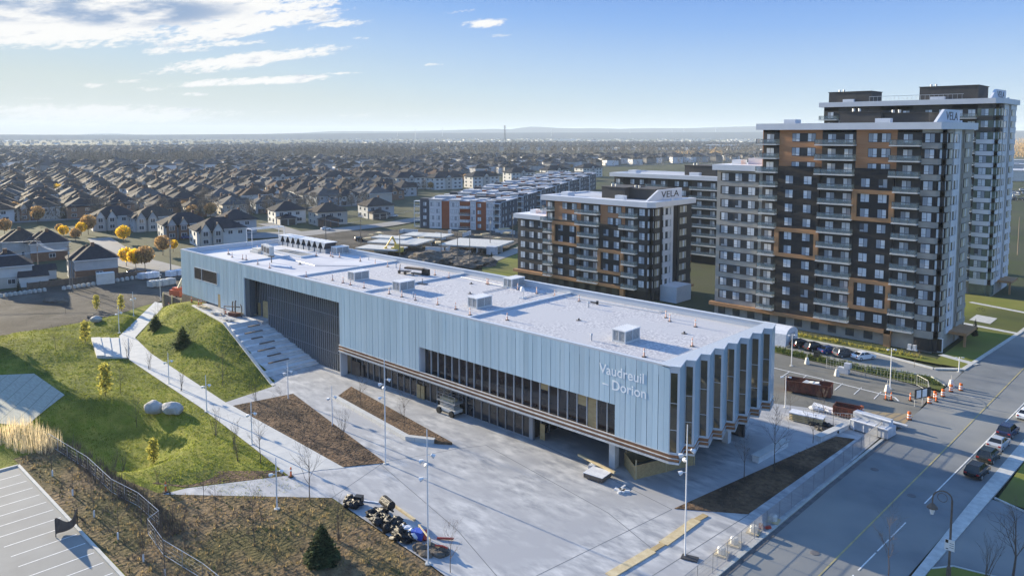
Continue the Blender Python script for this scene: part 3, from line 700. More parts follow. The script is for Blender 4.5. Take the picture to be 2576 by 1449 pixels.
# orange faded delineators all over the roof
def cone():
    t=thing('traffic_delineator','x','delineator')
    b=MB(); b.lathe((0,0,0),[(.3,0),(.3,.06),(.12,.07)],8); b.build('base',M['rubber'],t)
    b=MB(); b.lathe((0,0,.06),[(.11,0),(.09,.9),(.05,1.05)],8); b.build('post',M['cone_faded'],t)
    b=MB(); b.lathe((0,0,.62),[(.112,0),(.106,.18)],8); b.build('band',M['reflect_white'],t)
    return t
CN=Proto(cone()); CG='faded orange delineators on the gravel roof'
z6=lambda x,y:((1400+x/2.576)/1.5625,(950+y/2.576)/1.5625)
z7=lambda x,y:((2200+x/2.576)/1.5625,(1050+y/2.576)/1.5625)
z5=lambda x,y:((700+x/3.623)/1.5625,(900+y/3.623)/1.5625)
cl=[z6(*p) for p in ((335,530),(463,560),(600,595),(825,638),(1008,685),(1153,742),(80,470),(42,200),(193,232),(320,255),(443,295),(798,340),(940,370),(1340,435),(1325,429),(1637,487),(1828,525),(2010,553),(2258,605),(1530,795))]
cl+=[z7(*p) for p in ((1075,512),(1115,550),(1375,605),(1343,802),(855,908))]+[z5(*p) for p in ((715,355),(770,405),(920,435),(970,440),(1130,300),(1135,505),(1305,560),(1825,685),(2200,735),(2350,770),(2455,800),(1970,388),(2175,390),(2205,405),(2300,405))]
for i,(px,py) in enumerate(sorted(cl)):
    p=G(px,py,ZR); fld='left end of white roof' if p.x<-127.7 else 'roof field third from zigzag' if p.x<-106.7 else 'roof field second from zigzag' if p.x<-80.4 else 'roof field next to zigzag'
    edge='near front edge' if p.y<79 else 'near rear parapet' if p.y>94 else 'mid depth'
    near=min(cl,key=lambda q:(q!=(px,py))*0+((q[0]-px)**2+(q[1]-py)**2 if q!=(px,py) else 1e9))
    CN.put((p.x,min(p.y,YB-.9),ZR),rnd.random()*6,'faded orange delineator on the %s, %s, number %d of the roof ones from the left'%(fld,edge,i+1) if False else 'orange delineator, %s, %s'%(fld,edge),CG)
# fix duplicate labels by ordering inside each field/edge class
byl={}
for o in COL.objects:
    if o.get('group')==CG: byl.setdefault(o['label'],[]).append(o)
ORD=['leftmost','second left','third left','fourth left','fifth left','sixth left','seventh left','eighth left','ninth left','tenth left']
def ordinal(i,n):
    if n==1: return ''
    if i==n-1: return 'rightmost'
    return ORD[i] if i<len(ORD) else '%dth left'%(i+1)
def uniq(objs):
    d={}
    for o in objs: d.setdefault(o['label'],[]).append(o)
    for l,os in d.items():
        if len(os)<2: continue
        os.sort(key=lambda o:PIX(o.location)[0])
        for i,o in enumerate(os): o['label']=l+', '+ordinal(i,len(os))
uniq([o for o in COL.objects if o.get('group')==CG])
# slanted dry coolers
def cooler():
    t=thing('dry_cooler','x','cooler')
    b=MB(); b.prism([(-.9,-1.6),(.9,-1.6),(.9,1.6),(-.9,1.6)],.0,.9); b.build('base',M['galv'],t)
    b=MB()
    for s in (-1,1):
        n=len(b.v); b.face([(-.1*s,-1.5,.9),(.85*s,-1.5,2.3),(.85*s,1.5,2.3),(-.1*s,1.5,.9)])
    b.build('coil',M['louvre_gap'],t)
    b=MB(); b.box(-.95,.95,-1.6,1.6,2.3,2.42); b.build('fan_deck',M['white_paint'],t)
    b=MB(); b.face([(-.1,-1.55,.9),(.1,-1.55,.9),(.9,-1.55,2.3),(-.9,-1.55,2.3)]); b.build('side_panel',M['louvre'],t)
    return t
CLR=Proto(cooler())
for i in range(9):
    CLR.put((-168.2+i*2.35,97.2,ZR),0,'slanted dry cooler with white deck, far roof corner, %s of the row'%(ordinal(i,9) or 'one'),'row of dry coolers at the rear of the roof')
t=thing('pergola_frame','thin white open frame standing on the far left corner of the roof','frame',(-172,93,ZR))
b=MB()
for x in (-174.+2,-169.5):
    for y in (89,97.5): b.tube((x,y,ZR),(x,y,ZR+4.2),.08,.08,6)
b.build('post',M['white_paint'],t); b=MB()
for x in (-172,-169.5): b.box(x-.09,x+.09,88.9,97.6,ZR+4.15,ZR+4.35)
for y in (89,97.5): b.box(-172,-169.5,y-.09,y+.09,ZR+4.16,ZR+4.34)
b.build('beam',M['white_paint'],t)
def condenser():
    t=thing('condenser_unit','x','condenser'); b=MB(); b.box(-.75,.75,-.55,.55,.15,2.2); b.box(-.6,.6,-.5,.5,0,.15); b.build('cabinet',M['offwhite'],t)
    b=MB(); b.box(-.55,-.05,-.58,-.54,.7,1.9); b.box(.05,.55,-.58,-.54,.7,1.9); b.build('grille',M['louvre_gap'],t); return t
CU=Proto(condenser())
for (x,y),l in zip(((-158.3,86.2),(-156.2,85.6),(-154.3,85.2)),('left','middle','right')): CU.put((x,y,ZR),.0,'beige condenser cabinet on the left roof, %s of the three'%l,'three beige condenser cabinets')
b=MB(); b.box(-163,-159.4,85,87.5,ZR,ZR+.5); b.box(-162.6,-160,85.3,87.1,ZR+.5,ZR+1.); mesh_thing('roof_hatch',b,M['offwhite'],'low beige roof hatch beside the condenser cabinets','roof hatch')
b=MB(); b.box(-160,-147,88.5,92.4,ZR,ZR+.35); b.box(-159.5,-147.5,88.9,92,ZR+.34,ZR+.36,1); mesh_thing('roof_curb',b,[M['white_paint'],M['asphalt']],'long white curb frame around a dark opening behind the condensers','roof curb')
t=thing('satellite_dish','small white satellite dish standing in mid gravel roof','satellite dish',(-84.0,91.5,ZR))
b=MB(); b.tube((-84,91.5,ZR),(-84,91.5,ZR+1.3),.06); b.box(-84.5,-83.5,91,92,ZR,ZR+.1); b.build('mast',M['galv'],t)
b=MB(); b.blob((-84,91.3,ZR+1.5),(.5,.2,.5),2,0); b.build('dish',M['white_paint'],t,True)
t=thing('roof_cart','wheeled roofing cart loaded with long sheets on the gravel roof','cart',(-102,96,ZR))
p=G(*z6(490,325),ZR)
b=MB(); b.rbox(p.x,p.y,ZR+.45,2.4,1.2,.12,.3); b.tube((p.x-1.1,p.y-.3,ZR+.5),(p.x-.9,p.y-.3,ZR+1.8),.06); b.build('bed',M['dark_metal'],t)
for dx in (-.9,.9):
    b=MB(); b.tube((p.x+dx,p.y-.7,ZR+.35),(p.x+dx,p.y-.5,ZR+.35),.35,.35,10); b.build('wheel',M['rubber'],t)
b=MB(); b.rbox(p.x+1.6,p.y+1.2,ZR+.9,4.2,1.1,.35,.25); b.build('load',M['lumber_dark'],t)
p=G(*z6(705,340),ZR); b=MB(); b.box(p.x-.9,p.x+.9,p.y-.3,p.y+.3,ZR,ZR+1.2); b.rbox(p.x-2.2,p.y-.3,ZR,2.6,.8,.2,.1); mesh_thing('tool_chest',b,M['black'],'black open tool chest next to the roofing cart','tool chest')
p=G(*z6(670,430),ZR); b=MB(); b.rbox(p.x,p.y,ZR,1.8,.9,.12,.2); b.tube((p.x,p.y,ZR),(p.x,p.y,ZR+1.),.05); mesh_thing('guy_anchor',b,M['dark_metal'],'dark anchor plate with short mast near the second roof ridge','roof anchor')
p=G(*z5(1330,480),ZR); b=MB(); b.tube((p.x,p.y,ZR),(p.x,p.y,ZR+1.2),.1); b.rbox(p.x,p.y,ZR+1.2,1.3,.5,.25,.2); mesh_thing('roof_winch',b,M['dark_metal'],'small dark winch on a post near the front of the left roof','winch')
p=G(*z5(1470,545),ZR); b=MB(); b.rbox(p.x,p.y,ZR,5.2,.8,.35,.25); mesh_thing('insulation_bundle',b,M['white_bag'],'white long bundle lying near the front of the left roof','bundle')
p=G(*z7(370,378),ZR); b=MB(); b.tube((p.x,p.y,ZR+.3),(p.x+.3,p.y+.2,ZR+.3),.3); b.tube((p.x-1.1,p.y,ZR+.2),(p.x,p.y,ZR+.25),.12); mesh_thing('vent_stack',b,M['black'],'black stubby vent pipe on gravel near rear parapet','vent')
# ---------------------------------------------------------------- terrace stairs up the mound
st=thing('grandstand_stairs','wide concrete terrace stairs climbing beside the tall glass wall','stairs',(-130,70,0))
def yedge(x): return pline(x,[(-160,70.3),(-141.2,67.8),(-113.7,62.9)])
b=MB(); nst=9; run=21.7/nst; rise=5./nst
for i in range(nst):
    x1=-119.5-i*run; x0=x1-run; z=rise*(i+1)
    b.prism([(x0,yedge(x0)+.3),(x1,yedge(x1)+.3),(x1,YF+1.35),(x0,YF+1.35)],-.1,z-.0)
    b.box(x1-.0,x1+.65,yedge(x1)+3.6,YF+1.35,-.1,z-rise*.5)
    for k in range(1,4): b.prism([(x1,yedge(x1)+.3),(x1+.32*k,yedge(x1)+.3),(x1+.32*k,yedge(x1)+3.6),(x1,yedge(x1)+3.6)],-.1,z-rise*k/4.)
b.build('steps',M['stair_concrete'],st)
b=MB(); b.prism([(-160.5,yedge(-160.5)),(-141.2,yedge(-141.2)+.3),(-141.2,YF+1.35),(-143.4,YF+2.4),(-143.4,YF+.2),(-160.5,YF+.2)],4.2,5.0)
b.box(-143.4,-136.5,YF,YF+2.4,4.2,5.02); b.build('landing',M['concrete'],st)
b=MB()
for x0,x1 in ((-160.5,-141.2),): b.prism([(x0,yedge(x0)-.25),(x1,yedge(x1)-.25),(x1,yedge(x1)+.3),(x0,yedge(x0)+.3)],3.2,5.12)
for i in range(24):
    xa=-141.2+i*27.4/24; xb=xa+27.4/24; za=5.12-5.1*i/24*1.03; zb=5.12-5.1*(i+1)/24*1.03
    n=len(b.v); ya,yb=yedge(xa),yedge(xb)
    b.v+=[(xa,ya-.25,za-1.5),(xb,yb-.25,zb-1.5),(xb,yb+.3,zb-1.5),(xa,ya+.3,za-1.5),(xa,ya-.25,max(.05,za)),(xb,yb-.25,max(.05,zb)),(xb,yb+.3,max(.05,zb)),(xa,ya+.3,max(.05,za))]
    for f_ in ((4,5,6,7),(0,1,5,4),(2,3,7,6)): b.f.append(tuple(n+q for q in f_)); b.m.append(0)
b.build('side_kerb',M['light_concrete'],st)
for i,(t0,ln) in enumerate(((.35,4.),(.5,2.6),(.3,3.4),(.55,3.),(.4,2.2),(.3,3.6),(.6,2.4))):
    k=i+1; x1=-119.5-k*run; y0=yedge(x1)+.5+t0*5; q=MB(); q.box(x1-.55,x1-.1,y0,y0+ln,rise*(k+1),rise*(k+1)+.16); q.build('seat_plank',M['lumber_dark'],st)
# ---------------------------------------------------------------- apartment blocks
WMAT=None
def wmats(): return [M['winframe'],M['window_glass'],M['curtain'],M['curtain_warm'],M['curtain_dim']]
def win_mb(var,w=1.7,h=1.75):
    b=MB(); a=[4,2] if var in (0,4) else [2,4] if var in (1,5) else [1,4] if var==2 else [2,2]
    if var in (4,5): a=[3 if q==2 else q for q in a]
    b.box(-w/2,w/2,-.05,.03,0,h,0)
    b.box(-w/2+.06,-.04,-.075,-.04,.06,h-.06,a[0]); b.box(.04,w/2-.06,-.075,-.04,.06,h-.06,a[1])
    s=-1 if var in (0,4) else 1
    x0,x1=(-.05,w/2-.05) if s<0 else (-w/2+.05,.05)
    b.box(x0,x1,-.085,-.03,.5,.56,0)
    if var in (1,0,2): b.box(x0+.08,x1-.08,-.08,-.04,.08,.48,2 if var<2 else 4)
    return b
def strip_mb(w=2.4,h=1.75,warm=True,nb=4):
    b=MB(); b.box(-w/2,w/2,-.05,.03,0,h,0); d=w/nb
    for i in range(nb): b.box(-w/2+i*d+.05,-w/2+(i+1)*d-.05,-.075,-.04,.06,h-.06,3 if warm and i!=2 else (1 if i%2 else 2))
    return b
WME={}
def wmesh(k):
    if k not in WME:
        mb=win_mb(k) if isinstance(k,int) else strip_mb(*k); WME[k]=(mb,mb.mesh('window',wmats()))
    return WME[k]
BME={}
def bal_mesh(w,d,white=False):
    k=(round(w,1),d,white)
    if k not in BME:
        s=MB(); s.box(-w/2,w/2,-d,0,-.16,.06)
        r=MB(); r.box(-w/2+.05,w/2-.05,-d+.03,-d+.06,.12,1.08,0); r.box(-w/2+.03,-w/2+.06,-d+.05,0,.12,1.08,0); r.box(w/2-.06,w/2-.03,-d+.05,0,.12,1.08,0)
        for i in range(int(w/1.3)+1):
            x=-w/2+.05+i*(w-.1)/int(w/1.3); r.box(x-.03,x+.03,-d+.0,-d+.03,.05,1.14,1)
        r.box(-w/2+.03,w/2-.03,-d+.0,-d+.07,1.08,1.14,1)
        BME[k]=(s.mesh('balcony',[M['slab']]),r.mesh('railing',[M['apt_white'] if white else M['rail_glass'],M['dark_metal']]))
    return BME[k]
def place_windows(root,wl,limit=100):
    L0=root.location
    near=sorted(wl,key=lambda q:PIX((q[1],q[2],q[3]))[2])
    for q in near[:limit]: inst('window',wmesh(q[0])[1],root,(q[1]-L0.x,q[2]-L0.y,q[3]-L0.z),q[4])
    if near[limit:]:
        b=MB()
        for q in near[limit:]: b.add(wmesh(q[0])[0],(q[1],q[2],q[3]),q[4])
        o=b.build('window',wmats(),root); o['kind']='stuff'
def tower(label,xs,Y0,dep,n,fb0,fh,zt,wing,frames,zd,kb,spand='apt_grey',top_dark=0,seed=1,sign=True,rib=2.6,penth=None,extra_right=True,brick='apt_brick'):
    """xs: x of [wing L, main L, dark1 L, bal1 L, dark2 L, bal2 L, bay L, right]"""
    rr=random.Random(seed)
    xw,x0,d1,b1,d2,b2,by,x1=xs; Y1=Y0+dep; fb=lambda k: fb0+fh*k
    zf=zt-1.35
    t=thing('apartment_block',label,'apartment building',((x0+x1)/2,Y0,0))
    wl=[]; V=lambda: rr.choices([0,1,2,3],[5,5,1.6,2.2])[0]
    w=MB(); w.box(x0,by,Y0,Y1,-1,zf); w.box(by,x1-.9,Y0,Y1,-1,zf); w.box(x1-.95,x1,Y0+.95,Y1,-1,zf)
    w.build('wall',M[spand if spand!='apt_white' else 'apt_grey'],t)
    wing_k=0
    if wing:
        wz,wing_k=wing
        w=MB(); w.box(xw,x0,Y0,Y1-3,-1,wz-1.2); w.build('wing_wall',M['apt_grey'] if spand!='apt_dark' else M['apt_charcoal'],t)
        w=MB(); w.box(xw-.8,x0,Y0-1.0,Y1-2.5,wz-1.25,wz); w.build('wing_fascia',M['apt_white'],t)
        w=MB(); w.box(xw+2,xw+4.2,Y0+3,Y0+6,wz,wz+1.); w.box(xw+5,x0-.4,Y0+5,Y0+9,wz,wz+1.4); w.build('wing_roof_unit',M['apt_white'],t)
        sb=MB()
        for k in range(wing_k):
            sb.box(xw+.9,x0-.7,Y0-.06,Y0,fb(k)+.62,fb(k)+2.5)
            for i,fx in enumerate((.13,.48,.82)): wl.append((V(),xw+.9+(x0-xw-1.6)*fx,Y0-.07,fb(k)+.66,0))
        sb.build('wing_band',M['apt_charcoal'],t)
    # brick upper storeys
    w=MB(); w.box(x0-.05,by,Y0-.12,Y0,fb(kb),zf); w.box(x0-.12,x0,Y0,Y1-2,fb(kb),zf); w.build('brick_storeys',M[brick],t)
    # dark volumes
    for (a,b) in ((d1,b1),(d2,b2)):
        w=MB(); w.box(a,b,Y0-.75,Y0,rib+.2,zd); w.build('dark_volume',M['apt_dark'],t)
        for k in range(n):
            z=fb(k)
            if z+2.5<zd:
                for fx in (.29,.73): wl.append((V(),a+(b-a)*fx,Y0-.76,z+.66,0))
            elif k<n:
                s=MB(); q0,q1=a+(b-a)*.30,a+(b-a)*.86
                wl.append((0,q0+.85,Y0-.15,z+.62,0)); wl.append((1,q1-.85,Y0-.15,z+.62,0))
    for (a,b) in ((d1,b1),(d2,b2)):
        w=MB()
        for k in range(n):
            if fb(k)+2.5>=zd: w.box(a+(b-a)*.30,a+(b-a)*.86,Y0-.14,Y0-.11,fb(k)+.6,fb(k)+2.4)
        if w.f: w.build('dark_panel',M['apt_charcoal'],t)
    for ci,k in frames:
        a,b=((d1,b1),(d2,b2))[ci]; z0,z1=fb(k)-.1,fb(k+2)+.15
        w=MB(); e=.95; o=.35
        w.box(a-.25,a+e-.25,Y0-1.15,Y0-.6,z0,z1); w.box(b-e+.25,b+.25,Y0-1.15,Y0-.6,z0,z1); w.box(a+e-.25,b-e+.25,Y0-1.15,Y0-.6,z0,z0+.8); w.box(a+e-.25,b-e+.25,Y0-1.15,Y0-.6,z1-.8,z1)
        w.build('portal_frame',M['apt_frame'],t)
    # balcony stacks
    for (a,b,o) in ((x0,d1,0),(b1,d2,1),(b2,by,2)):
        dk=MB(); cw=b-a; dk.box(a+.1,b-.1,Y0-.12,Y0-.02,fb(0)-.3,zf)
        for k in range(n):
            z=fb(k)
            dk.box(a+.1,b-.1,Y0-.16,Y0-.1,z+.08,z+2.55)
            if cw>5: wl.append((V(),a+cw*.3,Y0-.17,z+.5,0)); wl.append((V(),a+cw*.78,Y0-.17,z+.5,0))
            else: wl.append((V(),a+cw*.45,Y0-.17,z+.5,0))
            if k>=0:
                top=k>=kb; w_=cw+(.9 if top else 0); s_,r_=bal_mesh(w_,1.75)
                bo=inst('balcony',s_,t,((a+b)/2-(.45 if top else 0)-t.location.x,Y0-.1-t.location.y,z-t.location.z)); inst('railing',r_,bo)
        dk.build('balcony_back_wall',M['apt_charcoal'],t)
    # corner bay with chamfer
    bay=MB(); gb=MB(); wd=[]
    ch=[(by,Y0-.0),(by,Y0-.5),(x1-1.2,Y0-.5),(x1+.35,Y0+1.),(x1+.35,Y0+3.3),(x1,Y0+3.3),(x1,Y0)]
    chg=[(by,Y0),(by,Y0-.42),(x1-1.25,Y0-.42),(x1+.27,Y0+1.03),(x1+.27,Y0+3.2),(x1,Y0+3.2),(x1,Y0)]
    gb.prism(chg,0,zf)
    for k in range(n+1): bay.prism(ch,fb(k)-.55 if k else rib-.2,(fb(k)+.55) if k<n else zf,bot=True)
    mname={'apt_grey':'apt_grey','apt_white':'apt_white','apt_dark':'apt_charcoal'}[spand]
    if top_dark:
        lo=MB(); hi=MB()
        for k in range(n+1): (hi if k>n-top_dark else lo).prism(ch,fb(k)-.55 if k else rib-.2,(fb(k)+.55) if k<n else zf,bot=True)
        lo.build('bay_spandrel',M[mname],t); hi.build('bay_spandrel',M['apt_charcoal'],t)
    else: bay.build('bay_spandrel',M[mname],t)
    gb.build('bay_glazing',M['apt_green' if spand=='apt_white' else 'apt_dark'],t)
    for k in range(n):
        z=fb(k)+.58
        wl.append((V(),(by+x1-1.3)/2,Y0-.44,z,0)); wl.append(((2.1,1.75,True,4),x1+.29,Y0+2.15,z,PI/2))
        wl.append(((1.5,1.75,False,3),x1-.47,Y0+.26,z,PI/4))
    # right hand face
    ws=MB(); rc=MB(); d0=dep/18.6
    yA,yB,yP=Y0+4.9*d0,Y0+8.4*d0,Y0+9.5*d0
    for k in range(n+1): ws.box(x1,x1+.25,yA,yB,(fb(k)-.75 if k else rib),(fb(k)+.5 if k<n else zf))
    ws.box(x1,x1+.3,yB,yP,rib,zt+.4); ws.build('white_strip',M['apt_white'],t)
    for k in range(n):
        wl.append(((3.2*d0,1.75,False,3),x1+.05,(yA+yB)/2,fb(k)+.52,PI/2))
        if extra_right: wl.append(((3.4*d0,1.75,True,4),x1+.4,Y0+14*d0,fb(k)+.58,PI/2))
    b2m=MB(); b2m.box(x1,x1+.3,Y0+11.8*d0,Y0+18.4*d0,0,zf)
    wv=.25 if spand=='apt_white' else 0
    for k in range(n+1): b2m.box(x1+.3,x1+.42,Y0+11.7*d0,Y0+18.5*d0,fb(k)-.55-wv,fb(k)+.5+wv if k<n else zf)
    b2m.build('side_bay',M[mname],t)
    # ground floor: ribbon canopy, piers, dark glazing
    w=MB(); w.box(xw-.9 if wing else x0-.5,b2+.6,Y0-1.1,Y0+.0,rib-.45,rib+.3); w.box(b2-.7,b2+.5,Y0-1.1,Y0-.3,-1,rib+.3); w.build('ribbon_canopy',M['apt_frame'],t)
    q=(xw if wing else x0)+1
    while q<b2-2: w=MB(); w.box(q,q+1.7,Y0-.08,Y0,.3,rib-.55); w.build('ground_window',M['window_glass'],t); q+=3.6
    w=MB(); w.box(x1,x1+3.4,Y0+7,Y0+dep*.8,rib-.3,rib+.25); w.box(x1+2.8,x1+3.2,Y0+7.4,Y0+7.8,-.5,rib-.3); w.build('entrance_canopy',M['apt_frame'],t)
    # roof
    w=MB(); w.box(x0-1.2,x1-.6,Y0-1.25,Y0+1,zf,zt); w.box(x0-1.2,x0,Y0+1,Y1,zf,zt); w.box(x1-1.2,x1+.9,Y0+2.,Y1+1,zf,zt); w.prism([(x1-.6,Y0-1.25),(x1+.9,Y0+.3),(x1+.9,Y0+2.),(x1-1.2,Y0+2.),(x1-1.2,Y0+1),(x1-.6,Y0+1)],zf,zt,bot=True); w.box(x0,x1-1.2,Y1-.5,Y1+.3,zf,zt)
    w.build('roof_fascia',M['apt_white'],t)
    w=MB(); w.box(x0,x1-1.2,Y0+1,Y1-.5,zf,zt-.3); w.build('roof',M['apt_roof'],t)
    for (pa,pb,pc_,pd,h) in (penth or []):
        w=MB(); w.box(x0+(x1-x0)*pa,x0+(x1-x0)*pb,Y0+pc_,Y0+pd,zt-.3,zt+h); w.box(x0+(x1-x0)*pa-.2,x0+(x1-x0)*pb+.2,Y0+pc_-.2,Y0+pd+.2,zt+h,zt+h+.15); po=w.build('penthouse',M['apt_charcoal'],t)
        q=MB(); xm=x0+(x1-x0)*(pa+.03)
        if h>1.5:
            q.tube((xm+1,Y0+pc_+2,zt+h),(xm+1,Y0+pc_+2,zt+h+.8),.3,.3,8); q.tube((xm+2.2,Y0+pc_+2,zt+h),(xm+2.2,Y0+pc_+2,zt+h+.8),.3,.3,8); q.build('vent_pipe',M['galv'],po)
    w=MB(); w.box(x0+(x1-x0)*.1,x0+(x1-x0)*.17,Y0+2,Y0+5,zt-.3,zt+.9); w.box(x0+(x1-x0)*.62,x0+(x1-x0)*.7,Y0+2.5,Y0+4.,zt-.3,zt+.9); w.build('roof_unit',M['apt_white'],t)
    if sign:
        xf=x1-2.3; w=MB(); y0,ym,y1=Y0+.6,Y0+6.2,Y0+17.4*d0; hh=2.55
        pr=[(y0,zt-.1),(ym,zt+hh),(y1,zt+hh+.1),(y1,zt-.1)]; nb=len(w.v)
        w.v+=[(xf-.25,a,b) for a,b in pr]+[(xf+.25,a,b) for a,b in pr]
        for f_ in ((7,6,5,4),(0,1,2,3),(0,4,5,1),(1,5,6,2),(2,6,7,3)): w.f.append(tuple(nb+i for i in f_)); w.m.append(0)
        fo=w.build('sign_fin',M['apt_white'],t)
        o=text('VELA',2.3,(xf+.27,Y0+7.4,zt+.55),(PI/2,0,PI/2),'sign_lettering','black',t,.03,.0,1.); o.scale=(1.62,1,1)
    place_windows(t,wl)
    return t
tower('tallest front apartment block with orange brick top and two black volumes',
      [-86.4,-75.5,-71.7,-62.7,-55.7,-48.2,-43.6,-39.6],160,18.6,13,3.3,3.0,43.75,(34.6,10),[(0,4),(1,7),(1,1)],34.7,10,seed=3,penth=[(.39,.62,6,14,2.3),(.6,.86,7,16,1.9)])
tower('tall rear apartment block rising behind the tallest front one, white bands on its side bay',
      [-92,-88.2,-84,-73,-64,-55,-49.,-44.3],226,19,15,3.6,3.0,50.6,None,[],44,14,spand='apt_white',top_dark=3,seed=5,penth=[(.0,.27,3,12,3.),(.55,.87,4,15,3.6)],rib=2.9,brick='apt_charcoal')
tower('mid-rise eight-storey apartment block with black volumes and copper frames, centre right behind the white roof',
      [-149,-138,-135,-126,-119.4,-111.8,-107.6,-103.9],160,18.6,7,2.7,3.0,24.8,(18.9,5),[(0,3),(1,1)],18.3,5,spand='apt_dark',seed=9,penth=[(.42,.64,6,15,2.6),(.6,.86,8,17,2.4)])
tower('white-roofed apartment block half hidden behind the mid-rise one with copper frames',
      [-166,-160,-156,-146,-138,-129,-119,-114.],222,20,8,2.6,3.0,28.0,None,[],24,8,spand='apt_dark',seed=11,sign=False,penth=[(.55,.8,5,14,3.)],brick='apt_charcoal')
# small things on the rear block's terrace
b=MB(); 
for i in range(22): b.box(-76+i*1.1,-75.95+i*1.1,226.5,226.55,50.6,52.)
b.box(-76,-52.5,226.48,226.55,51.9,52.); mesh_thing('terrace_railing',b,M['galv'],'slender metal railing along the roof terrace of the tall rear block','railing')
# ---------------------------------------------------------------- four-storey brick and white blocks in a row
def lowrise():
    t=thing('low_rise_block','x','apartment building'); Lx,Ly,H=38.,25.,12.2
    segs=[(0,4.6,'bluegrey_wall'),(4.6,10.4,'apt_white'),(10.4,14.2,'red_brown'),(14.2,19,'apt_white'),(19,24,'red_brown'),(24,26.6,'apt_white'),(26.6,31.4,'red_brown'),(31.4,35.4,'apt_white'),(35.4,38,'bluegrey_wall')]
    w=MB(); w.box(.2,Lx-.2,.3,Ly,-.2,H-.3); w.build('wall',M['bluegrey_wall'],t)
    for (a,c,m) in segs:
        b=MB(); b.box(a,c,(-.25 if m=='apt_white' else -.05),.3,-.2,H+(.3 if m!='red_brown' else -.1)); b.build('facade_panel',M[m],t)
    r=MB(); r.box(-.3,Lx+.3,.3,Ly+.3,H-.3,H+.15)
    for (a,c,m) in segs:
        if m=='apt_white': r.box(a-.3,c+.3,-.7,4.,H+.3,H+.65); r.box(a-.3,c+.3,Ly-4,Ly+.5,H+.16,H+.6)
    r.box(4.6,13,6,11,H+.15,H+1.6); r.box(16,21,9,14,H+.15,H+1.); r.box(25,30,5,10,H+.15,H+.9); r.build('roof',M['apt_roof'],t)
    r=MB(); r.box(-.2,4,.5,5,H+.15,H+.8); r.box(33,38.2,1.,7,H+.1,H+.7); r.box(20,30,16,18,H+.15,H+1.2); r.build('roof_wall',M['bluegrey_wall'],t)
    r=MB(); r.box(21,29,18.2,18.6,H+.15,H+1.1); r.box(8,15,15,15.3,H+.15,H+1.0); r.build('roof_screen',M['red_brown'],t)
    for k in range(4):
        z=k*3.+.7
        for x in (2.3,6.0,8.8,15.6,17.6,25.3,28.2,32.4,34.5): inst('window',wmesh(rnd.choice([0,1,3]))[1],t,(x,-.27 if x in (6.0,8.8,15.6,17.6,25.3,32.4,34.5) else -.07,z))
        for y in (4,8,14,19): inst('window',wmesh(rnd.choice([0,1,2]))[1],t,(Lx-.18,y,z),PI/2)
        s,r_=bal_mesh(4.6,1.6,k%2==1); bo=inst('balcony',s,t,(21.5,-.05,k*3.+.2)); inst('railing',r_,bo)
        for (x,y) in ((-1.6,2.6),(36.6,-.1)):
            s,r_=bal_mesh(3.2,2.2); bo=inst('balcony',s,t,(x,y,k*3.+.2)); inst('railing',r_,bo)
    for (x,y) in ((-3.1,.5),(-.2,.5),(35.1,-2.2),(38.1,-2.2),(38.1,-.2)): p=MB(); p.box(x-.12,x+.12,y-.12,y+.12,-.2,H-.6); p.build('balcony_post',M['apt_white'],t)
    for q in ((-3.3,0,.3,2.8,H-.6,H-.4),(35,38.4,-2.4,0,H-.6,H-.4)): p=MB(); p.box(*q); p.build('balcony_roof',M['apt_white'],t)
    return t
LR=Proto(lowrise())
la=['four-storey block with red-brown and white strips, front of its row']+['white flat-roofed brick block, %s behind the front one of its row'%q for q in ('first','second','third','fourth','fifth','sixth')]
for i in range(7):
    LR.put((-264.5-18.6*i,219.8+34.6*i,-.1),R(26),la[i],'row of four-storey brick and white blocks')
# ---------------------------------------------------------------- suburb houses
SUB=R(-12)
def hip(mb,x0,x1,y0,y1,z,h,ov=.45,ridge='y',m=0,hipl=None):
    x0-=ov;x1+=ov;y0-=ov;y1+=ov; cx,cy=(x0+x1)/2,(y0+y1)/2
    if ridge=='y':
        d=(x1-x0)/2 if hipl is None else hipl; a,b=(cx,y0+d,z+h),(cx,y1-d,z+h)
        A,B,C_,D_=(x0,y0,z),(x1,y0,z),(x1,y1,z),(x0,y1,z)
        mb.face([A,B,a],m); mb.face([B,C_,b,a],m); mb.face([C_,D_,b],m); mb.face([D_,A,a,b],m)
    else:
        d=(y1-y0)/2 if hipl is None else hipl; a,b=(x0+d,cy,z+h),(x1-d,cy,z+h)
        A,B,C_,D_=(x0,y0,z),(x1,y0,z),(x1,y1,z),(x0,y1,z)
        mb.face([A,B,b,a],m); mb.face([B,C_,b],m); mb.face([C_,D_,a,b],m); mb.face([D_,A,a],m)
    mb.box(x0,x1,y0,y1,z-.14,z-.01,m)
def gable_x(wall,roof,x,y0,y1,z,h,dep):
    "gable dormer facing +X at x"
    cy=(y0+y1)/2
    wall.face([(x,y0,z),(x,y1,z),(x,cy,z+h)])
    o=.3
    for s,ya in ((-1,y0-o),(1,y1+o)):
        k=o*h/((y1-y0)/2)
        p=[(x+o,ya,z-k),(x+o,cy,z+h+.08),(x-dep,cy,z+h+.08),(x-dep,ya,z-k)]
        roof.face(p if s>0 else p[::-1]); roof.face([(a,b,c-.14) for a,b,c in (p[::-1] if s>0 else p)])
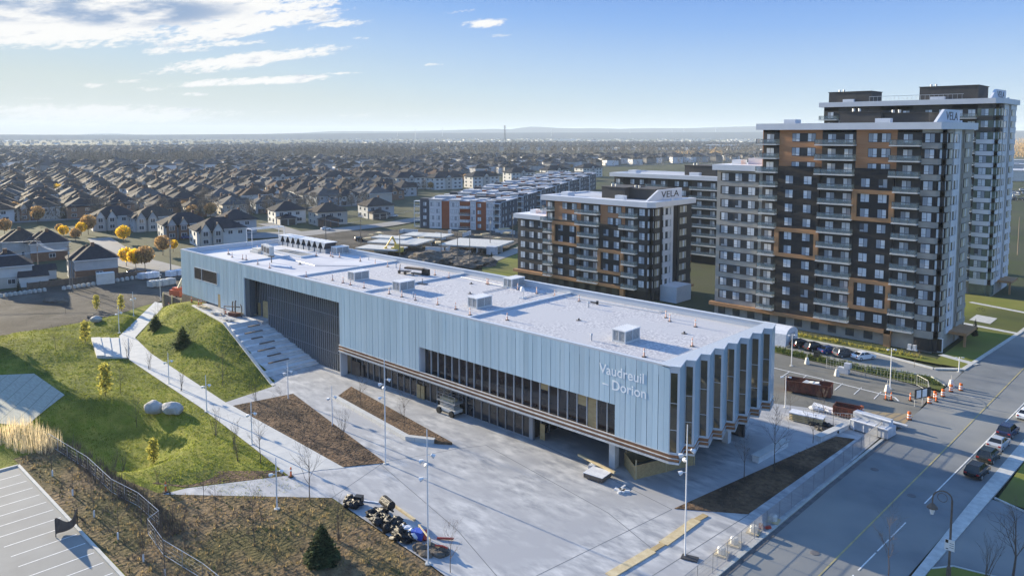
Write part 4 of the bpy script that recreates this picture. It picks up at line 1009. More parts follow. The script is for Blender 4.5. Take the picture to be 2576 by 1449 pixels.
def wwin(mb,side,u,z,w,h,pos):
    # side '+x' (pos = x) or '-y' (pos = y); frame slot 0, pane slot 1
    if side=='+x': mb.box(pos,pos+.05,u-w/2,u+w/2,z,z+h,0); mb.box(pos+.04,pos+.07,u-w/2+.1,u-.04,z+.1,z+h-.1,1); mb.box(pos+.04,pos+.07,u+.04,u+w/2-.1,z+.1,z+h-.1,1)
    else: mb.box(u-w/2,u+w/2,pos-.05,pos,z,z+h,0); mb.box(u-w/2+.1,u-.04,pos-.07,pos-.04,z+.1,z+h-.1,1); mb.box(u+.04,u+w/2-.1,pos-.07,pos-.04,z+.1,z+h-.1,1)
def house_parts(v,sid,roof,brick):
    "list of (name, builder, materials, parent index or None)"
    P=[]; W=MB(); B=MB(); Rf=MB(); Ch=MB(); Wn=[]; T=MB(); Gr=MB()
    if v==1:
        w,l,h=9.,11.,5.7; W.box(-w/2,w/2,-l/2,l/2,2.7,h); B.box(-w/2-.03,w/2+.03,-l/2-.03,l/2+.03,-.3,2.72)
        hip(Rf,-w/2,w/2,-l/2,l/2,h,4.,hipl=5.6); hip(Rf,-w/2-1.2,0,-l/2-1.2,l/2-3,h-.02,3.2,hipl=4.6); W.box(-w/2-1.2,-.2,-l/2-1.2,-l/2,0,h)
        T.box(w/2+.38,w/2+.5,-l/2-.5,l/2+.5,h-.2,h+.02)
        Ch.box(.2,.9,-1,0,h+2.2,h+4.5); Ch.box(-2.6,-2.1,-2,-1.5,h+1.2,h+3.6)
        for y in (.6,): Wn.append(('+x',y,.8,1.9,1.4,w/2+.03))
        for x in (-4.,-2.,1.5,3.4): Wn.append(('-y',x,3.4,1.1,1.5,-l/2-(1.2 if x<0 else 0)))
        for x in (-3.,2.5): Wn.append(('-y',x,.6,1.5,1.5,-l/2-(1.2 if x<0 else .03)))
    elif v==2:
        w,l,h=9.5,13.,5.6; W.box(-w/2,w/2,-l/2,l/2,-.3,h); hip(Rf,-w/2,w/2,-l/2,l/2,h,3.9)
        for y in (-4.4,-1.2): gable_x(W,Rf,w/2+.9,y-1.35,y+1.35,h-.3,2.9,5); B.box(w/2,w/2+.9,y-1.3,y+1.3,-.3,h-.3)
        Ch.box(-.3,.4,2,2.7,h+2,h+4.6); T.box(w/2+.37,w/2+.5,.4,l/2+.5,h-.2,h+.02)
        for y in (-4.4,-1.2): Wn.append(('+x',y,3.4,1.4,1.7,w/2+.9)); Wn.append(('+x',y,.7,1.5,1.6,w/2+.9))
        for y in (2.2,4.8): Wn.append(('+x',y,3.5,1.3,1.4,w/2))
        for x in (-2.5,2.): Wn.append(('-y',x,3.4,1.5,1.5,-l/2)); Wn.append(('-y',x,.7,1.7,1.6,-l/2))
    elif v==3:
        w,l,h=10.,11.5,5.8; W.box(-w/2,w/2,-l/2,l/2,-.3,h); hip(Rf,-w/2,w/2,-l/2,l/2,h,3.6,ov=.6)
        B.box(w/2,w/2+4.6,-l/2+.2,-l/2+6.4,-.3,2.9); hip(Rf,w/2,w/2+4.6,-l/2+.2,-l/2+6.4,2.95,1.6,ridge='x')
        for y in (-4.2,-1.3): Gr.box(w/2+4.6,w/2+4.66,-l/2+5.75+y+.2-1.2,-l/2+5.75+y+.2+1.2,-.2,2.3)
        Ch.box(-1,-.3,1,1.7,h+1.8,h+4.2)
        for y in (-3.6,-.5,2.6): Wn.append(('+x',y,3.5,1.6,1.5,w/2))
        Wn.append(('+x',3.2,.7,2.,1.6,w/2))
        for x in (-2.5,2.): Wn.append(('-y',x,3.4,1.5,1.5,-l/2)); Wn.append(('-y',x,.6,1.7,1.6,-l/2))
    elif v==4:
        w,l,h=8.6,10.5,5.2; W.box(-w/2,w/2,-l/2,l/2,-.3,h); hip(Rf,-w/2,w/2,-l/2,l/2,h,3.4); gable_x(W,Rf,w/2+.6,-1.8,1.8,h-.2,2.7,4.5); B.box(w/2,w/2+.6,-1.7,1.7,-.3,h-.2)
        Ch.box(-.4,.3,-3,-2.3,h+1.5,h+4)
        Wn+= [('+x',0,3.2,1.7,1.6,w/2+.6),('+x',-3.2,3.3,1.2,1.4,w/2),('+x',3.2,3.3,1.2,1.4,w/2),('+x',3.2,.7,1.6,1.5,w/2),('-y',-2,3.3,1.4,1.4,-l/2),('-y',2,3.3,1.4,1.4,-l/2),('-y',2,.6,1.6,1.5,-l/2)]
        Gr.box(w/2,w/2+.06,-4.4,-2.1,-.2,2.1)
    else:
        w,l,h=11.,19.,8.4; W.box(-w/2,w/2,-l/2,l/2,-.3,h); hip(Rf,-w/2,w/2,-l/2,l/2,h,3.8,ov=.7); gable_x(W,Rf,w/2+.5,-2.2,2.2,h-.2,2.2,5); B.box(w/2,w/2+.5,-2.1,2.1,-.3,h-.2)
        Ch.box(-.4,.4,3,3.7,h+2,h+4.6)
        for z in (.7,3.4,6.1):
            for y in (-7.5,-4.6,0,4.6,7.5): Wn.append(('+x',y,z,1.6,1.5,w/2+(.5 if y==0 else 0)))
            for x in (-3,3): Wn.append(('-y',x,z,1.6,1.5,-l/2))
    P.append(('wall',W,[M[sid]])); 
    if B.f: P.append(('lower_wall',B,[M[brick]]))
    P.append(('roof',Rf,[M[roof]]))
    if T.f: P.append(('eave_trim',T,[M['trim_white']]))
    if Gr.f: P.append(('garage_door',Gr,[M['door_dark']]))
    return P,Ch,Wn
def house(v,sid,roof,brick,parts=True):
    P,Ch,Wn=house_parts(v,sid,roof,brick)
    if parts:
        t=thing('house','x','house'); ro=None
        for n,mb,ms in P:
            o=mb.build(n,ms,t)
            if n=='roof': ro=o
        Ch.build('chimney',M['brick_house'],ro)
        for q in Wn: b=MB(); wwin(b,*q); b.build('window',[M['trim_white'],M['window_glass']],t)
        return Proto(t)
    b=MB(); ms=[]
    for n,mb,mm in P: b.add(mb,m=len(ms)); ms+=mm
    b.add(Ch,m=len(ms)); ms.append(M['brick_house'])
    k=len(ms); ms+=[M['trim_white'],M['window_glass']]; wb=MB()
    for q in Wn: wwin(wb,*q)
    n=len(b.v); b.v+=wb.v; b.f+=[tuple(n+i for i in f) for f in wb.f]; b.m+=[k+i for i in wb.m]
    return Proto(tag(b.build('house',ms),'x','house'))
STY=[('siding_grey','roof_dark','brick_house'),('siding_white','roof_dark','siding_tan'),('siding_tan','roof_brown','brick_house'),('siding_grey','roof_brown','siding_tan'),('siding_tan','roof_grey','siding_tan'),('siding_brick','roof_dark','siding_brick'),('siding_blue','roof_grey','brick_house'),('siding_white','roof_rust','brick_house')]
NEAR={}; FAR={}
def near(v,s):
    if (v,s) not in NEAR: NEAR[v,s]=house(v,*STY[s])
    return NEAR[v,s]
def far(v,s):
    if (v,s) not in FAR: FAR[v,s]=house(v,*STY[s],parts=False)
    return FAR[v,s]
HG='suburban houses beyond the gravel field'; placed=[]
def put_house(v,s,c,rot,label,isnear=True,sc=None):
    (near if isnear else far)(v,s).put((c.x,c.y,-.15),rot,label,HG,sc); placed.append((c.x,c.y,13 if v==5 else 10))
def corner(px,py,v,rot):
    w,l={1:(9,11),2:(9.5,13),3:(10,11.5),4:(8.6,10.5),5:(11,19)}[v]; g=G(px,py); c,s=math.cos(rot),math.sin(rot); x,y=-w/2,l/2
    return Vector((g.x+x*c-y*s,g.y+x*s+y*c,0))
hand=[(190,705,1,0,'grey house with brick ground floor and two sunlit hip roofs, nearest at left'),
 (-38,727,1,1,'white house cut off by the left edge of the photo, nearest the gravel field'),
 (78,657,1,0,'brick-based pale house with twin hip roofs behind the utility poles, left edge'),
 (8,652,1,3,'house with sunlit roof at the left edge beside the brick-based pale house'),
 (512,616,2,1,'long cream house with two white triangular gables, behind left end of white roof'),
 (428,600,2,0,'dark-roofed house with steep gables left of the long cream house'),
 (250,578,2,1,'dark-roofed house with two pointed white gables above the left yellow tree'),
 (352,580,2,3,'dark-roofed gabled house between the two brightest yellow trees'),
 (565,590,3,0,'wide grey house with low wing behind the long cream house'),
 (805,566,3,2,'hip-roofed house with double garage right of centre, beside the far road'),
 (700,562,3,1,'pale house with low wing facing the far road junction'),
 (930,548,3,3,'house with dark hip roof at the end of the far road, near the brick blocks')]
for px,py,v,s,l in hand: put_house(v,s,corner(px,py,v,SUB),SUB,l,True,(1.3,1.4,1.04) if v==2 else (1.2,1.25,1.05) if v==3 else None)
for i,(px,py) in enumerate(((628,467),(705,470),(765,466),(845,472),(935,473),(1025,474),(1118,474),(1212,470),(1305,458),(1395,450),(1480,444))):
    c=G(px,py); NTH=['first','second','third','fourth','fifth','sixth','seventh','eighth','ninth','tenth','last'][i]
    put_house(5,1,c,SUB,'pale three-storey triplex with dark hip roof, %s from left of their long row'%NTH,True,(1.2,1.3,1.05))
YM=[(-80,585),(0,560),(60,555),(160,552),(230,545),(460,548),(560,545),(660,540),(760,525),(900,520),(1000,500),(1050,478),(1100,462),(1200,448),(1300,436),(1400,428),(1480,420),(1600,412),(1960,404)]
cand=[]; e1=Vector((math.cos(SUB),math.sin(SUB),0)); e2=Vector((-math.sin(SUB),math.cos(SUB),0))
rowi=0; u=-2600
while u<-150:
    for side in (0,1):
        v=-200.
        while v<2600:
            p=e1*(u+side*19+rnd.uniform(-2,2)+14*math.sin(v/140.+u/300.))+e2*(v+rnd.uniform(-2.5,2.5)+10*math.sin(u/170.)); v+=17.5
            px,py,w=PIX((p.x,p.y,0))
            if w<100 or px<-60 or px>1950: continue
            if py>pline(px,YM) or py<362: continue
            cand.append((w,p,side))
    u+=43
cand.sort(key=lambda q:q[0])
def band_phrase(py):
    return ('behind the yellow trees' if py>520 else 'mid suburb' if py>488 else 'before the pale triplexes' if py>462 else 'level with pale triplexes' if py>447 else 'beyond the pale triplexes' if py>432 else 'below the tree belt')
def third(px): return 'far left' if px<300 else 'left' if px<620 else 'centre left' if px<950 else 'centre' if px<1300 else 'right of centre'
NSTY=['grey sided','white','tan and brick','grey and tan','tan grey-roofed','all-brick','blue-grey','white rust-roofed']; VN={1:'twin-hipped',2:'pair-gabled',3:'garage-fronted',4:'single-gabled',5:'three-storey'}
cnt=len(hand); stuff=[]; auto=[]
for k,(w,p,side) in enumerate(cand):
    px,py,_=PIX((p.x,p.y,0))
    if (170<px<540 and 399<py<418) or (630<px<1090 and 391<py<406) or (1080<px<1920 and 378<py<398): continue
    if any((p.x-a)**2+(p.y-b)**2<(c+4.5)**2 for a,b,c in placed[-400:]): continue
    if cnt>=286: stuff.append((p,side)); continue
    v=rnd.choices([1,2,3,4],[2,4,3,3])[0]; s=rnd.randrange(8)
    if any((p.x-a)**2+(p.y-b)**2<((13 if v==5 else 8)+c)**2*.5 for a,b,c in placed[-80:]): continue
    rot=SUB+(PI/2 if side and rnd.random()<.3 else 0 if side else PI/2 if rnd.random()<.5 else 0)+rnd.uniform(-.05,.05)
    lab='%s %s house, %s, %s'%(NSTY[s],VN[v],band_phrase(py),third(px))
    isnear=w<470; put_house(v,s,p,rot,lab,isnear,(lambda k:(k,k*1.02,rnd.uniform(.98,1.1)))(rnd.uniform(1.2,1.42))); cnt+=1
uniq([o for o in COL.objects if o.get('group')==HG])
rm=MB()
u=-2600
while u<-150:
    v=-200.; prev=None
    while v<2600:
        c=e1*(u+31+14*math.sin(v/140.+u/300.))+e2*(v+10*math.sin(u/170.)); px,py,w=PIX((c.x,c.y,0)); ok=w>100 and -80<px<1960 and 362<py<pline(px,YM)+6
        if ok and prev is not None:
            d=(c-prev).normalized(); nn=Vector((-d.y,d.x,0))*3.6; rm.face([(prev.x-nn.x,prev.y-nn.y,-.2),(c.x-nn.x,c.y-nn.y,-.2),(c.x+nn.x,c.y+nn.y,-.2),(prev.x+nn.x,prev.y+nn.y,-.2)][::-1])
        prev=c if ok else None; v+=18
    u+=43
struct(rm.build('road',M['road_far']))
# the rest of the suburb, too far to count
b=MB(); rr=random.Random(4)
def far_house(p,rot,k=1.):
    w,l,h=rr.uniform(8,11)*k,rr.uniform(9,13)*k,rr.uniform(4.8,6)*k; q=MB(); q.box(-w/2,w/2,-l/2,l/2,-.3,h,0,False); b.add(q,(p.x,p.y,0),rot)
    q=MB(); hip(q,-w/2,w/2,-l/2,l/2,h,rr.uniform(2.8,4),m=1,ridge=rr.choice('xy')); b.add(q,(p.x,p.y,0),rot)
for p,s in stuff:
    if rr.random()<.72: far_house(p+Vector((rr.gauss(0,7),rr.gauss(0,7),0)),SUB+rr.gauss(0,.35)+(PI/2 if rr.random()<.45 else 0),rr.uniform(.95,1.5))
for i in range(1500):
    px=rr.uniform(-40,2600); py=338+ (rr.uniform(.14,.55))**1.6*75
    if px>1500 and py>366: continue
    p=G(px,py); far_house(p,rr.uniform(-.6,.6),1.15)
o=b.build('distant_suburb',[M['house_far'],M['roof_far']]); tag(o,'distant suburb of small dark-roofed houses fading into the haze','suburb',kind='stuff')
# industrial sheds and white commercial roofs towards the horizon
for (px,py,wd,dp,h,m,l) in ((1815,375,85,60,11,'wrap_grey','long pale blue warehouse left of the tall apartment blocks, far behind'),(1660,372,60,30,8,'offwhite','cream low building before the distant woods, right of the cell tower'),
    (905,357,120,40,10,'white_paint','white institution building far on the left horizon'),(1110,350,90,40,9,'white_paint','white flat hall under the distant ridge, left of cell tower'),(1395,367,55,25,7,'offwhite','pale row building in front of the far commercial strip'),
    (1430,354,110,35,8,'white_paint','white wide shed right of the cell tower on the horizon'),(1770,355,90,40,9,'offwhite','cream shed near the pylons at right horizon'),(1250,361,80,30,7,'white_paint','white warehouse row left under the cell tower'),(1560,360,70,30,7,'white_paint','white low shed behind the rows right of centre'),
    (2545,452,60,40,9,'offwhite','large white shed at the right edge behind the tall blocks'),(2530,428,50,26,7,'apt_roof','grey flat store beyond the right edge shed'),(2592,418,60,26,8,'wrap_grey','blue-grey store at the right edge under the woods')):
    p=G(px,py); bb=MB(); bb.rbox(p.x,p.y,-.3,wd,dp,h,SUB*.5+.6); bb.rbox(p.x,p.y,h-.3,wd+1,dp+1,.5,SUB*.5+.6,1); bb.rbox(p.x+wd*.2,p.y,h,6,5,2,.2,1); mesh_thing('warehouse',bb,[M[m],M['apt_roof']],l,'warehouse')
bb=MB()
for i in range(420):
    px=rr.uniform(880,1950); py=rr.uniform(349,371) if px<1700 else rr.uniform(349,362); p=G(px,py); bb.rbox(p.x,p.y,-.3,rr.uniform(8,40),rr.uniform(6,22),rr.uniform(3,8),rr.uniform(-.5,.9),0)
tag(bb.build('commercial_strip',[M['offwhite']]),'far commercial strip of tiny white roofs glinting below the horizon','buildings',kind='stuff')
# ---------------------------------------------------------------- trees and plants
def leafcloud(mb,c,rad,n,size,rr,m=0,gap=.35,seed=0,flatten=1.,hollow=.35):
    k=0; tries=0
    while k<n and tries<n*6:
        tries+=1
        d=Vector((rr.gauss(0,1),rr.gauss(0,1),rr.gauss(0,1))).normalized(); t=rr.random()**.5
        if t<hollow and rr.random()<.6: continue
        p=Vector((d.x*rad[0],d.y*rad[1],d.z*rad[2]))*t
        if mnoise.noise(Vector((p.x/rad[0]*2.2+seed,p.y/rad[1]*2.2,p.z/rad[2]*2.2)))< -gap*(.2+.8*t)+.08: continue
        s=size*rr.uniform(.5,1.3); u=Vector((rr.gauss(0,1),rr.gauss(0,1),rr.gauss(0,1)*flatten)).normalized(); v=u.orthogonal().normalized()
        v.rotate(Matrix.Rotation(rr.random()*6,3,u)); q=u.cross(v); o=Vector(c)+p
        mb.face([o-v*s-q*s*.6,o+v*s-q*s*.5,o+v*s*.7+q*s*.7,o-v*s*.6+q*s*.6],m); k+=1
def branches(mb,p,d,L,r,lev,rr,m=0,spread=.6,nside=4,tips=None,up=.25):
    n=2 if lev>0 else 1; q=Vector(p)
    segs=3 if lev>1 else 2
    for i in range(segs):
        d2=(d+Vector((rr.gauss(0,.12),rr.gauss(0,.12),rr.gauss(0,.06)+.03))).normalized(); e=q+d2*L/segs
        r1=r*(1-.28*(i+1)/segs*1.6); mb.tube(q,e,max(r*(1-.45*i/segs),.006),max(r*(1-.45*(i+1)/segs),.005),nside,m,False)
        if lev>0:
            for j in range(rr.choice([1,2,2])):
                a=rr.random()*6.28; o=d2.orthogonal().normalized(); o.rotate(Matrix.Rotation(a,3,d2))
                nd=(d2*(1-spread*.5)+o*spread+Vector((0,0,up))).normalized(); branches(mb,e,nd,L*rr.uniform(.45,.68),r*.5,lev-1,rr,m,spread,max(3,nside-1),tips,up)
        q=e; d=d2
    if tips is not None: tips.append(q)
def tree_thing(name,label,cat,trunk,crown,tm,cm,group=None,extra=None,cname='crown'):
    t=thing(name,label,cat,group=group)
    trunk.build('trunk',M[tm],t); crown.build(cname,M[cm],t)
    if extra: extra[0].build(extra[1],M[extra[2]],t)
    return Proto(t)
def leafy(seed,h,r,n,cm,size=.32,bare=.0):
    rr=random.Random(seed); t=MB(); c=MB(); th=h*.28
    t.tube((0,0,-.3),(0,0,th),.05*h*.35,.04*h*.33,7); tips=[]
    br=MB(); 
    for i in range(6):
        a=i*1.05+rr.random(); branches(t,(0,0,th*.9),Vector((math.cos(a)*.7,math.sin(a)*.7,.9)).normalized(),h*.42,.018*h,2,rr,0,.55,4,tips)
    leafcloud(c,(0,0,h*.62),(r,r,h*.38),n,size,rr,seed=seed)
    return t,c
def bare_tree(seed,h,r=.09,lev=3,spread=.55,multi=1,up=.25,low=.25):
    rr=random.Random(seed); t=MB(); c=MB()
    for k in range(multi):
        o=Vector((rr.gauss(0,.12),rr.gauss(0,.12),0)) if multi>1 else Vector((0,0,0)); d=Vector((rr.gauss(0,.16)*(multi>1),rr.gauss(0,.16)*(multi>1),1)).normalized()
        hh=h*rr.uniform(.8,1) if multi>1 else h; q=o; n=6
        for i in range(n):
            e=q+d*hh/n+Vector((rr.gauss(0,.02),rr.gauss(0,.02),0))*h*.3; r0=r*(1-i/n*.85); r1=r*(1-(i+1)/n*.85); t.tube(q,e,r0,r1,5,0,False)
            if (i+1)/n>low:
                for j in range(2 if multi==1 else 1):
                    a=rr.random()*6.28; branches(c,e,Vector((math.cos(a)*spread,math.sin(a)*spread,.75)).normalized(),hh*rr.uniform(.2,.42)*(1.15-(i/n)*.6),r1*.62,lev-1,rr,0,spread,3,None,up)
            q=e
    return t,c
def conifer(seed,h,r,n,cm):
    rr=random.Random(seed); t=MB(); c=MB(); t.tube((0,0,-.2),(0,0,h*.95),.03*h,.01,6)
    lay=int(h*5)
    for i in range(lay):
        z=h*(.06+.92*i/lay); rad=r*(1-i/lay)**.8*rr.uniform(.8,1.12)+.05
        k=max(4,int(n*(1-i/lay)/lay*2))
        for j in range(k):
            a=rr.random()*6.28; q=Vector((math.cos(a),math.sin(a),-.18+rr.gauss(0,.12))); L=rad*rr.uniform(.7,1.1); s=Vector((-math.sin(a),math.cos(a),0))*L*.22
            b=Vector((0,0,z))+q*L*.15; e=Vector((0,0,z))+q*L; mid=(b+e)/2+Vector((0,0,.05*h*.1))
            c.face([b,mid+s,e,mid-s]); 
            for w_ in range(2):
                o=Vector((0,0,z))+q*L*rr.uniform(.4,1.); c.face([o,o+s*.8+Vector((0,0,-.1)),o+q*L*.2,o-s*.8+Vector((0,0,-.12))])
    return t,c
def hz(p): return hgt(p.x,p.y)-.06
# yellow and tan street trees of the near suburb
YT=[tree_thing('leafy_tree','x','tree',*leafy(s,8.5,3.4,1500,c,.33),'bark',c) for s,c in ((1,'leaf_yellow'),(2,'leaf_yellow'),(3,'leaf_tan'),(4,'leaf_tan'))]
yl=[(222,588,2,.95,'half-bare tan tree turning yellow, upper one of the yellow group'),(311,610,0,.8,'bright yellow round tree left of the gabled houses'),(342,676,1,.75,'brilliant yellow tree beside the brick-based house'),(318,668,0,.7,'yellow tree partly behind the brilliant yellow one'),(205,592,1,.65,'yellow crown low beside the half-bare tan tree'),(160,598,1,.6,'small yellow tree right of the twin-roofed houses'),
 (190,606,3,.6,'small tan tree below the half-bare one'),(410,640,2,.8,'pale pinkish-tan tree left of the big white roof'),(436,632,1,.5,'small yellow tree just left of the big white roof'),(365,676,3,.85,'tan see-through tree right of the brilliant yellow one'),(95,560,2,.95,'tan rounded tree at the far left street'),(36,545,2,.9,'tan tree at the left edge before the gabled houses'),
 (150,588,3,.5,'low tan shrub tree by the street cars'),(530,548,3,.9,'tan leafless-looking tree between grey houses'),(98,462,2,1.,'orange-tan tree among the left rows'),(12,590,3,.8,'brownish tree by the left edge roofs')]
for px,py,k,sc,l in yl: p=G(px,py); YT[k].put((p.x,p.y,-.1),rnd.random()*6,l,'autumn trees of the near suburb',sc)
# bare suburb trees scattered between the houses
def fuzzy(seed,h,r,n,cm='twig_far'):
    rr=random.Random(seed); t=MB(); c=MB(); t.tube((0,0,-.3),(0,0,h*.5),.14,.07,5,0,False)
    for i in range(n):
        a=rr.random()*6.28; k=rr.random()**.6; z=h*(.25+.7*rr.random()); rad=r*math.sin(PI*min(1,max(.08,(z/h-.15)/.9)))*k
        p=Vector((math.cos(a)*rad,math.sin(a)*rad,z)); d=Vector((math.cos(a)*.5+rr.gauss(0,.25),math.sin(a)*.5+rr.gauss(0,.25),1)).normalized(); L=h*rr.uniform(.06,.16); s=d.orthogonal().normalized()*rr.uniform(.05,.12); s.rotate(Matrix.Rotation(rr.random()*6,3,d))
        c.face([p-s,p+s,p+d*L])
    return t,c
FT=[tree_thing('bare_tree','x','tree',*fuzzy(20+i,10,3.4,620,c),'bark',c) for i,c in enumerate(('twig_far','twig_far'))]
FT2=[tree_thing('dark_evergreen','x','tree',*conifer(40+i,7,2.,420,'spruce'),'bark','spruce') for i in range(2)]
nt=0; TG='leafless trees between the suburb houses'
for i in range(4000):
    px=rnd.uniform(-30,1500); py=402+150*rnd.random()**1.2
    if py>pline(px,YM)+14: continue
    p=G(px,py)
    if any((p.x-a)**2+(p.y-b)**2<(c*.75)**2 for a,b,c in placed): continue
    ev=rnd.random()<.1
    if not ev and rnd.random()<.2:
        YT[rnd.choice([2,3,3,2,0])].put((p.x,p.y,-.1),rnd.random()*6,'tan autumn tree, '+band_phrase(py)+', '+third(px),TG,rnd.uniform(.6,.9)); nt+=1; continue
    (FT2 if ev else FT)[rnd.randrange(2)].put((p.x,p.y,-.2),rnd.random()*6,('dark pointed evergreen' if ev else 'leafless brown tree')+', '+band_phrase(py)+', '+third(px),TG,rnd.uniform(.7,1.15)); nt+=1
    if nt>235: break
uniq([o for o in COL.objects if o.get('group')==TG])
# woods seen as one mass
def wood(name,label,spots,h,n,cm,rr):
    b=MB()
    for (x,y,k) in spots:
        hh=h*k*rr.uniform(.7,1.2); r=hh*.42
        for i in range(n):
            a=rr.random()*6.28; z=hh*(.12+.9*rr.random()); rad=r*math.sin(PI*min(1,max(.1,z/hh/1.05)))*rr.random()**.5; p=Vector((x+math.cos(a)*rad,y+math.sin(a)*rad,z))
            d=Vector((rr.gauss(0,.3),rr.gauss(0,.3),1)).normalized(); L=hh*rr.uniform(.1,.24); s=d.orthogonal().normalized()*L*rr.uniform(.14,.34); s.rotate(Matrix.Rotation(rr.random()*6,3,d))
            b.face([p-s,p+s,p+d*L])
    return tag(b.build(name,M[cm]),label,'woods',kind='stuff')
rr=random.Random(77)
def spots(n,f): return [f() for _ in range(n)]
def sp(x0,x1,y0,y1,k=1):
    p=G(rr.uniform(x0,x1),rr.uniform(y0,y1)); return (p.x,p.y,k)
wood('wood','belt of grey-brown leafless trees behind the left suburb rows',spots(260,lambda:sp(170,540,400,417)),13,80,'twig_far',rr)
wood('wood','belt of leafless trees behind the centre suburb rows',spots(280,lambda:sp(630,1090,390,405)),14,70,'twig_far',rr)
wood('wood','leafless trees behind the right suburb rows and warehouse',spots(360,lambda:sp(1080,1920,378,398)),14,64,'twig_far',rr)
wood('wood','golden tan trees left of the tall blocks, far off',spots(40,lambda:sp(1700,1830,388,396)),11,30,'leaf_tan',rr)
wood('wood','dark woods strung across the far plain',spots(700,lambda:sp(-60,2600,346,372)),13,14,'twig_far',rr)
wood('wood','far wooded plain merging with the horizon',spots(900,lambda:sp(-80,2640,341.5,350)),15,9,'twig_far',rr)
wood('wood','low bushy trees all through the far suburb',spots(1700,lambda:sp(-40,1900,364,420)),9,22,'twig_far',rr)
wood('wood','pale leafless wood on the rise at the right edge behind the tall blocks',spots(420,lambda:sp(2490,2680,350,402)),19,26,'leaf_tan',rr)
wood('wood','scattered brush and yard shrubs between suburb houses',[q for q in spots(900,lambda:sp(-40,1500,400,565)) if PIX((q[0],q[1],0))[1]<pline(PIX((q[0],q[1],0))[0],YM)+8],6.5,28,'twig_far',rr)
wood('wood','unseen leafless thicket outside the left edge, added to shade the lower lawn',[(rr.uniform(-196,-174),rr.uniform(30.5,33.5),.9) for i in range(26)],12.5,120,'twig_far',rr)  # out of view, added for the shade it casts on the lawn
# young trees on lawns, beds and kerbs
SAP=[tree_thing('young_tree','x','tree',*bare_tree(60+i,5.,.055,3,.5),'bark','twig',cname='branches') for i in range(4)]
MUL=[tree_thing('multi_stem_tree','x','tree',*bare_tree(80+i,3.6,.03,2,.4,multi=6,up=.5),'twig','twig',cname='branches') for i in range(3)]
sg='young bare trees planted around the plaza'
sl_=[(780,1262,0,1.25,'tall leafless sapling on stakes in front of the lower path, bottom left'),(543,1298,1,.8,'small bare sapling at the left tip of the lower path'),(640,1372,2,1.0,'pale bare sapling in the dry bed below the lower path'),(512,1262,3,.7,'reddish low sapling at the path tip beside the orange marker'),
 (705,1075,2,.95,'bare tree in the left mulch bed near the stairs'),(908,1030,1,.9,'bare tree near the front of the walled mulch bed by the glass front'),(1018,1080,3,.95,'bare tree near the rear end of the walled mulch bed'),(1948,1185,0,1.35,'tall bare tree at the edge of the dark bed by the zigzag end'),(1872,1200,1,1.05,'thin bare tree left of the tall one by the zigzag end'),
 (2045,1115,2,.95,'bare sapling beside the long concrete bench near the street'),(655,1165,1,1.1,'bare leaning sapling by the path lamp, lower lawn'),(560,970,3,1.05,'pale-barked slim tree on the shaded mound slope'),(1988,1040,0,.7,'thin sapling in front of the rust-red dumpster'),(2070,1060,1,.75,'thin sapling left of the fenced pallets'),(2300,925,2,.8,'pale sapling in the verge by the lane'),
 (140,880,0,.75,'lone leafless sapling on the sunlit far lawn'),(165,790,1,.7,'thin sapling in shade beside the gravel field'),(245,770,2,.7,'sapling on the far lawn near the yellowish bush'),(400,815,3,.95,'sapling at the top of the mound path'),(305,1030,2,.8,'faint bare sapling in the dark hollow lawn'),(345,1085,3,.8,'thin bare tree on lawn below the boulders'),
 (1133,1440,1,.8,'sapling tip at the bottom edge of the plaza'),(2235,1449,2,1.,'bare sapling at the bottom edge by the street')]
for px,py,k,sc,l in sl_: p=G(px,py); h=hz(p) if p.x<-70 else 0; p=G(px,py,h); SAP[k].put((p.x,p.y,hz(p) if p.x<-70 else .05),rnd.random()*6,l,sg,sc)
for i,(px,py) in enumerate(((132,1197),(183,1246),(237,1300),(297,1356),(361,1412),(415,1449))):
    g=G(px,py); SAP[i%4].put((g.x,g.y,0),rnd.random()*6,['young bare tree by the reeds, first of the row along the parking kerb','young bare tree second in the row along the parking kerb','young bare tree third in the row along the parking kerb','young bare tree fourth in the row along the parking kerb','young bare tree fifth in the row along the parking kerb','young bare tree last in the row along the parking kerb'][i],sg,.95)
    b=MB(); b.tube((g.x,g.y,-.02),(g.x,g.y,.75),.09,.09,7); mesh_thing('trunk_guard',b,M['white_paint'],['white guard on first kerb tree, by the reeds','white guard on second kerb tree','white guard on third kerb tree','white guard on fourth kerb tree','white guard on fifth kerb tree','white guard on last kerb tree'][i],'tree guard',group='white trunk guards of the kerb trees')
mg='multi-stemmed shrubs along the path'
ml_=[(320,905,0,1.,'vase-shaped bare shrub in front of the concrete slab steps'),(375,930,1,.9,'vase-shaped bare shrub at the bend of the mound path'),(455,985,2,.9,'bare shrub beside the path between two lamps'),(543,1095,0,1.05,'bare shrub with dark mulch ring below the boulders, upper of two'),(588,1130,1,1.,'bare shrub with dark mulch ring on lower lawn, next to path'),(645,1010,2,.9,'bare shrub at the small side path'),
 (860,1105,0,1.15,'bare shrub at the right edge of the left mulch bed'),(850,1360,1,1.2,'twiggy shrub right of the dark conifer'),(2480,1449,2,1.1,'pale twiggy shrub at the bottom right corner'),(600,1160,2,.8,'dark twiggy shrub on the lower lawn edge')]
for px,py,k,sc,l in ml_: p=G(px,py); p=G(px,py,hz(p) if p.x<-70 else 0); MUL[k].put((p.x,p.y,hz(p) if p.x<-70 else 0),rnd.random()*6,l,mg,sc)
for i in range(30):
    x,y=rnd.uniform(-108,-56),rnd.uniform(26,44)
    if y>31+(x+112)*.26 and x<-58 and y>33: y=rnd.uniform(27,32)
    MUL[i%3].put((x,y,0),rnd.random()*6,'bare twiggy shrub in the rough bed at the bottom left','bare shrubs of the rough bed',rnd.uniform(.45,.8))
uniq([o for o in COL.objects if o.get('group')=='bare shrubs of the rough bed'])
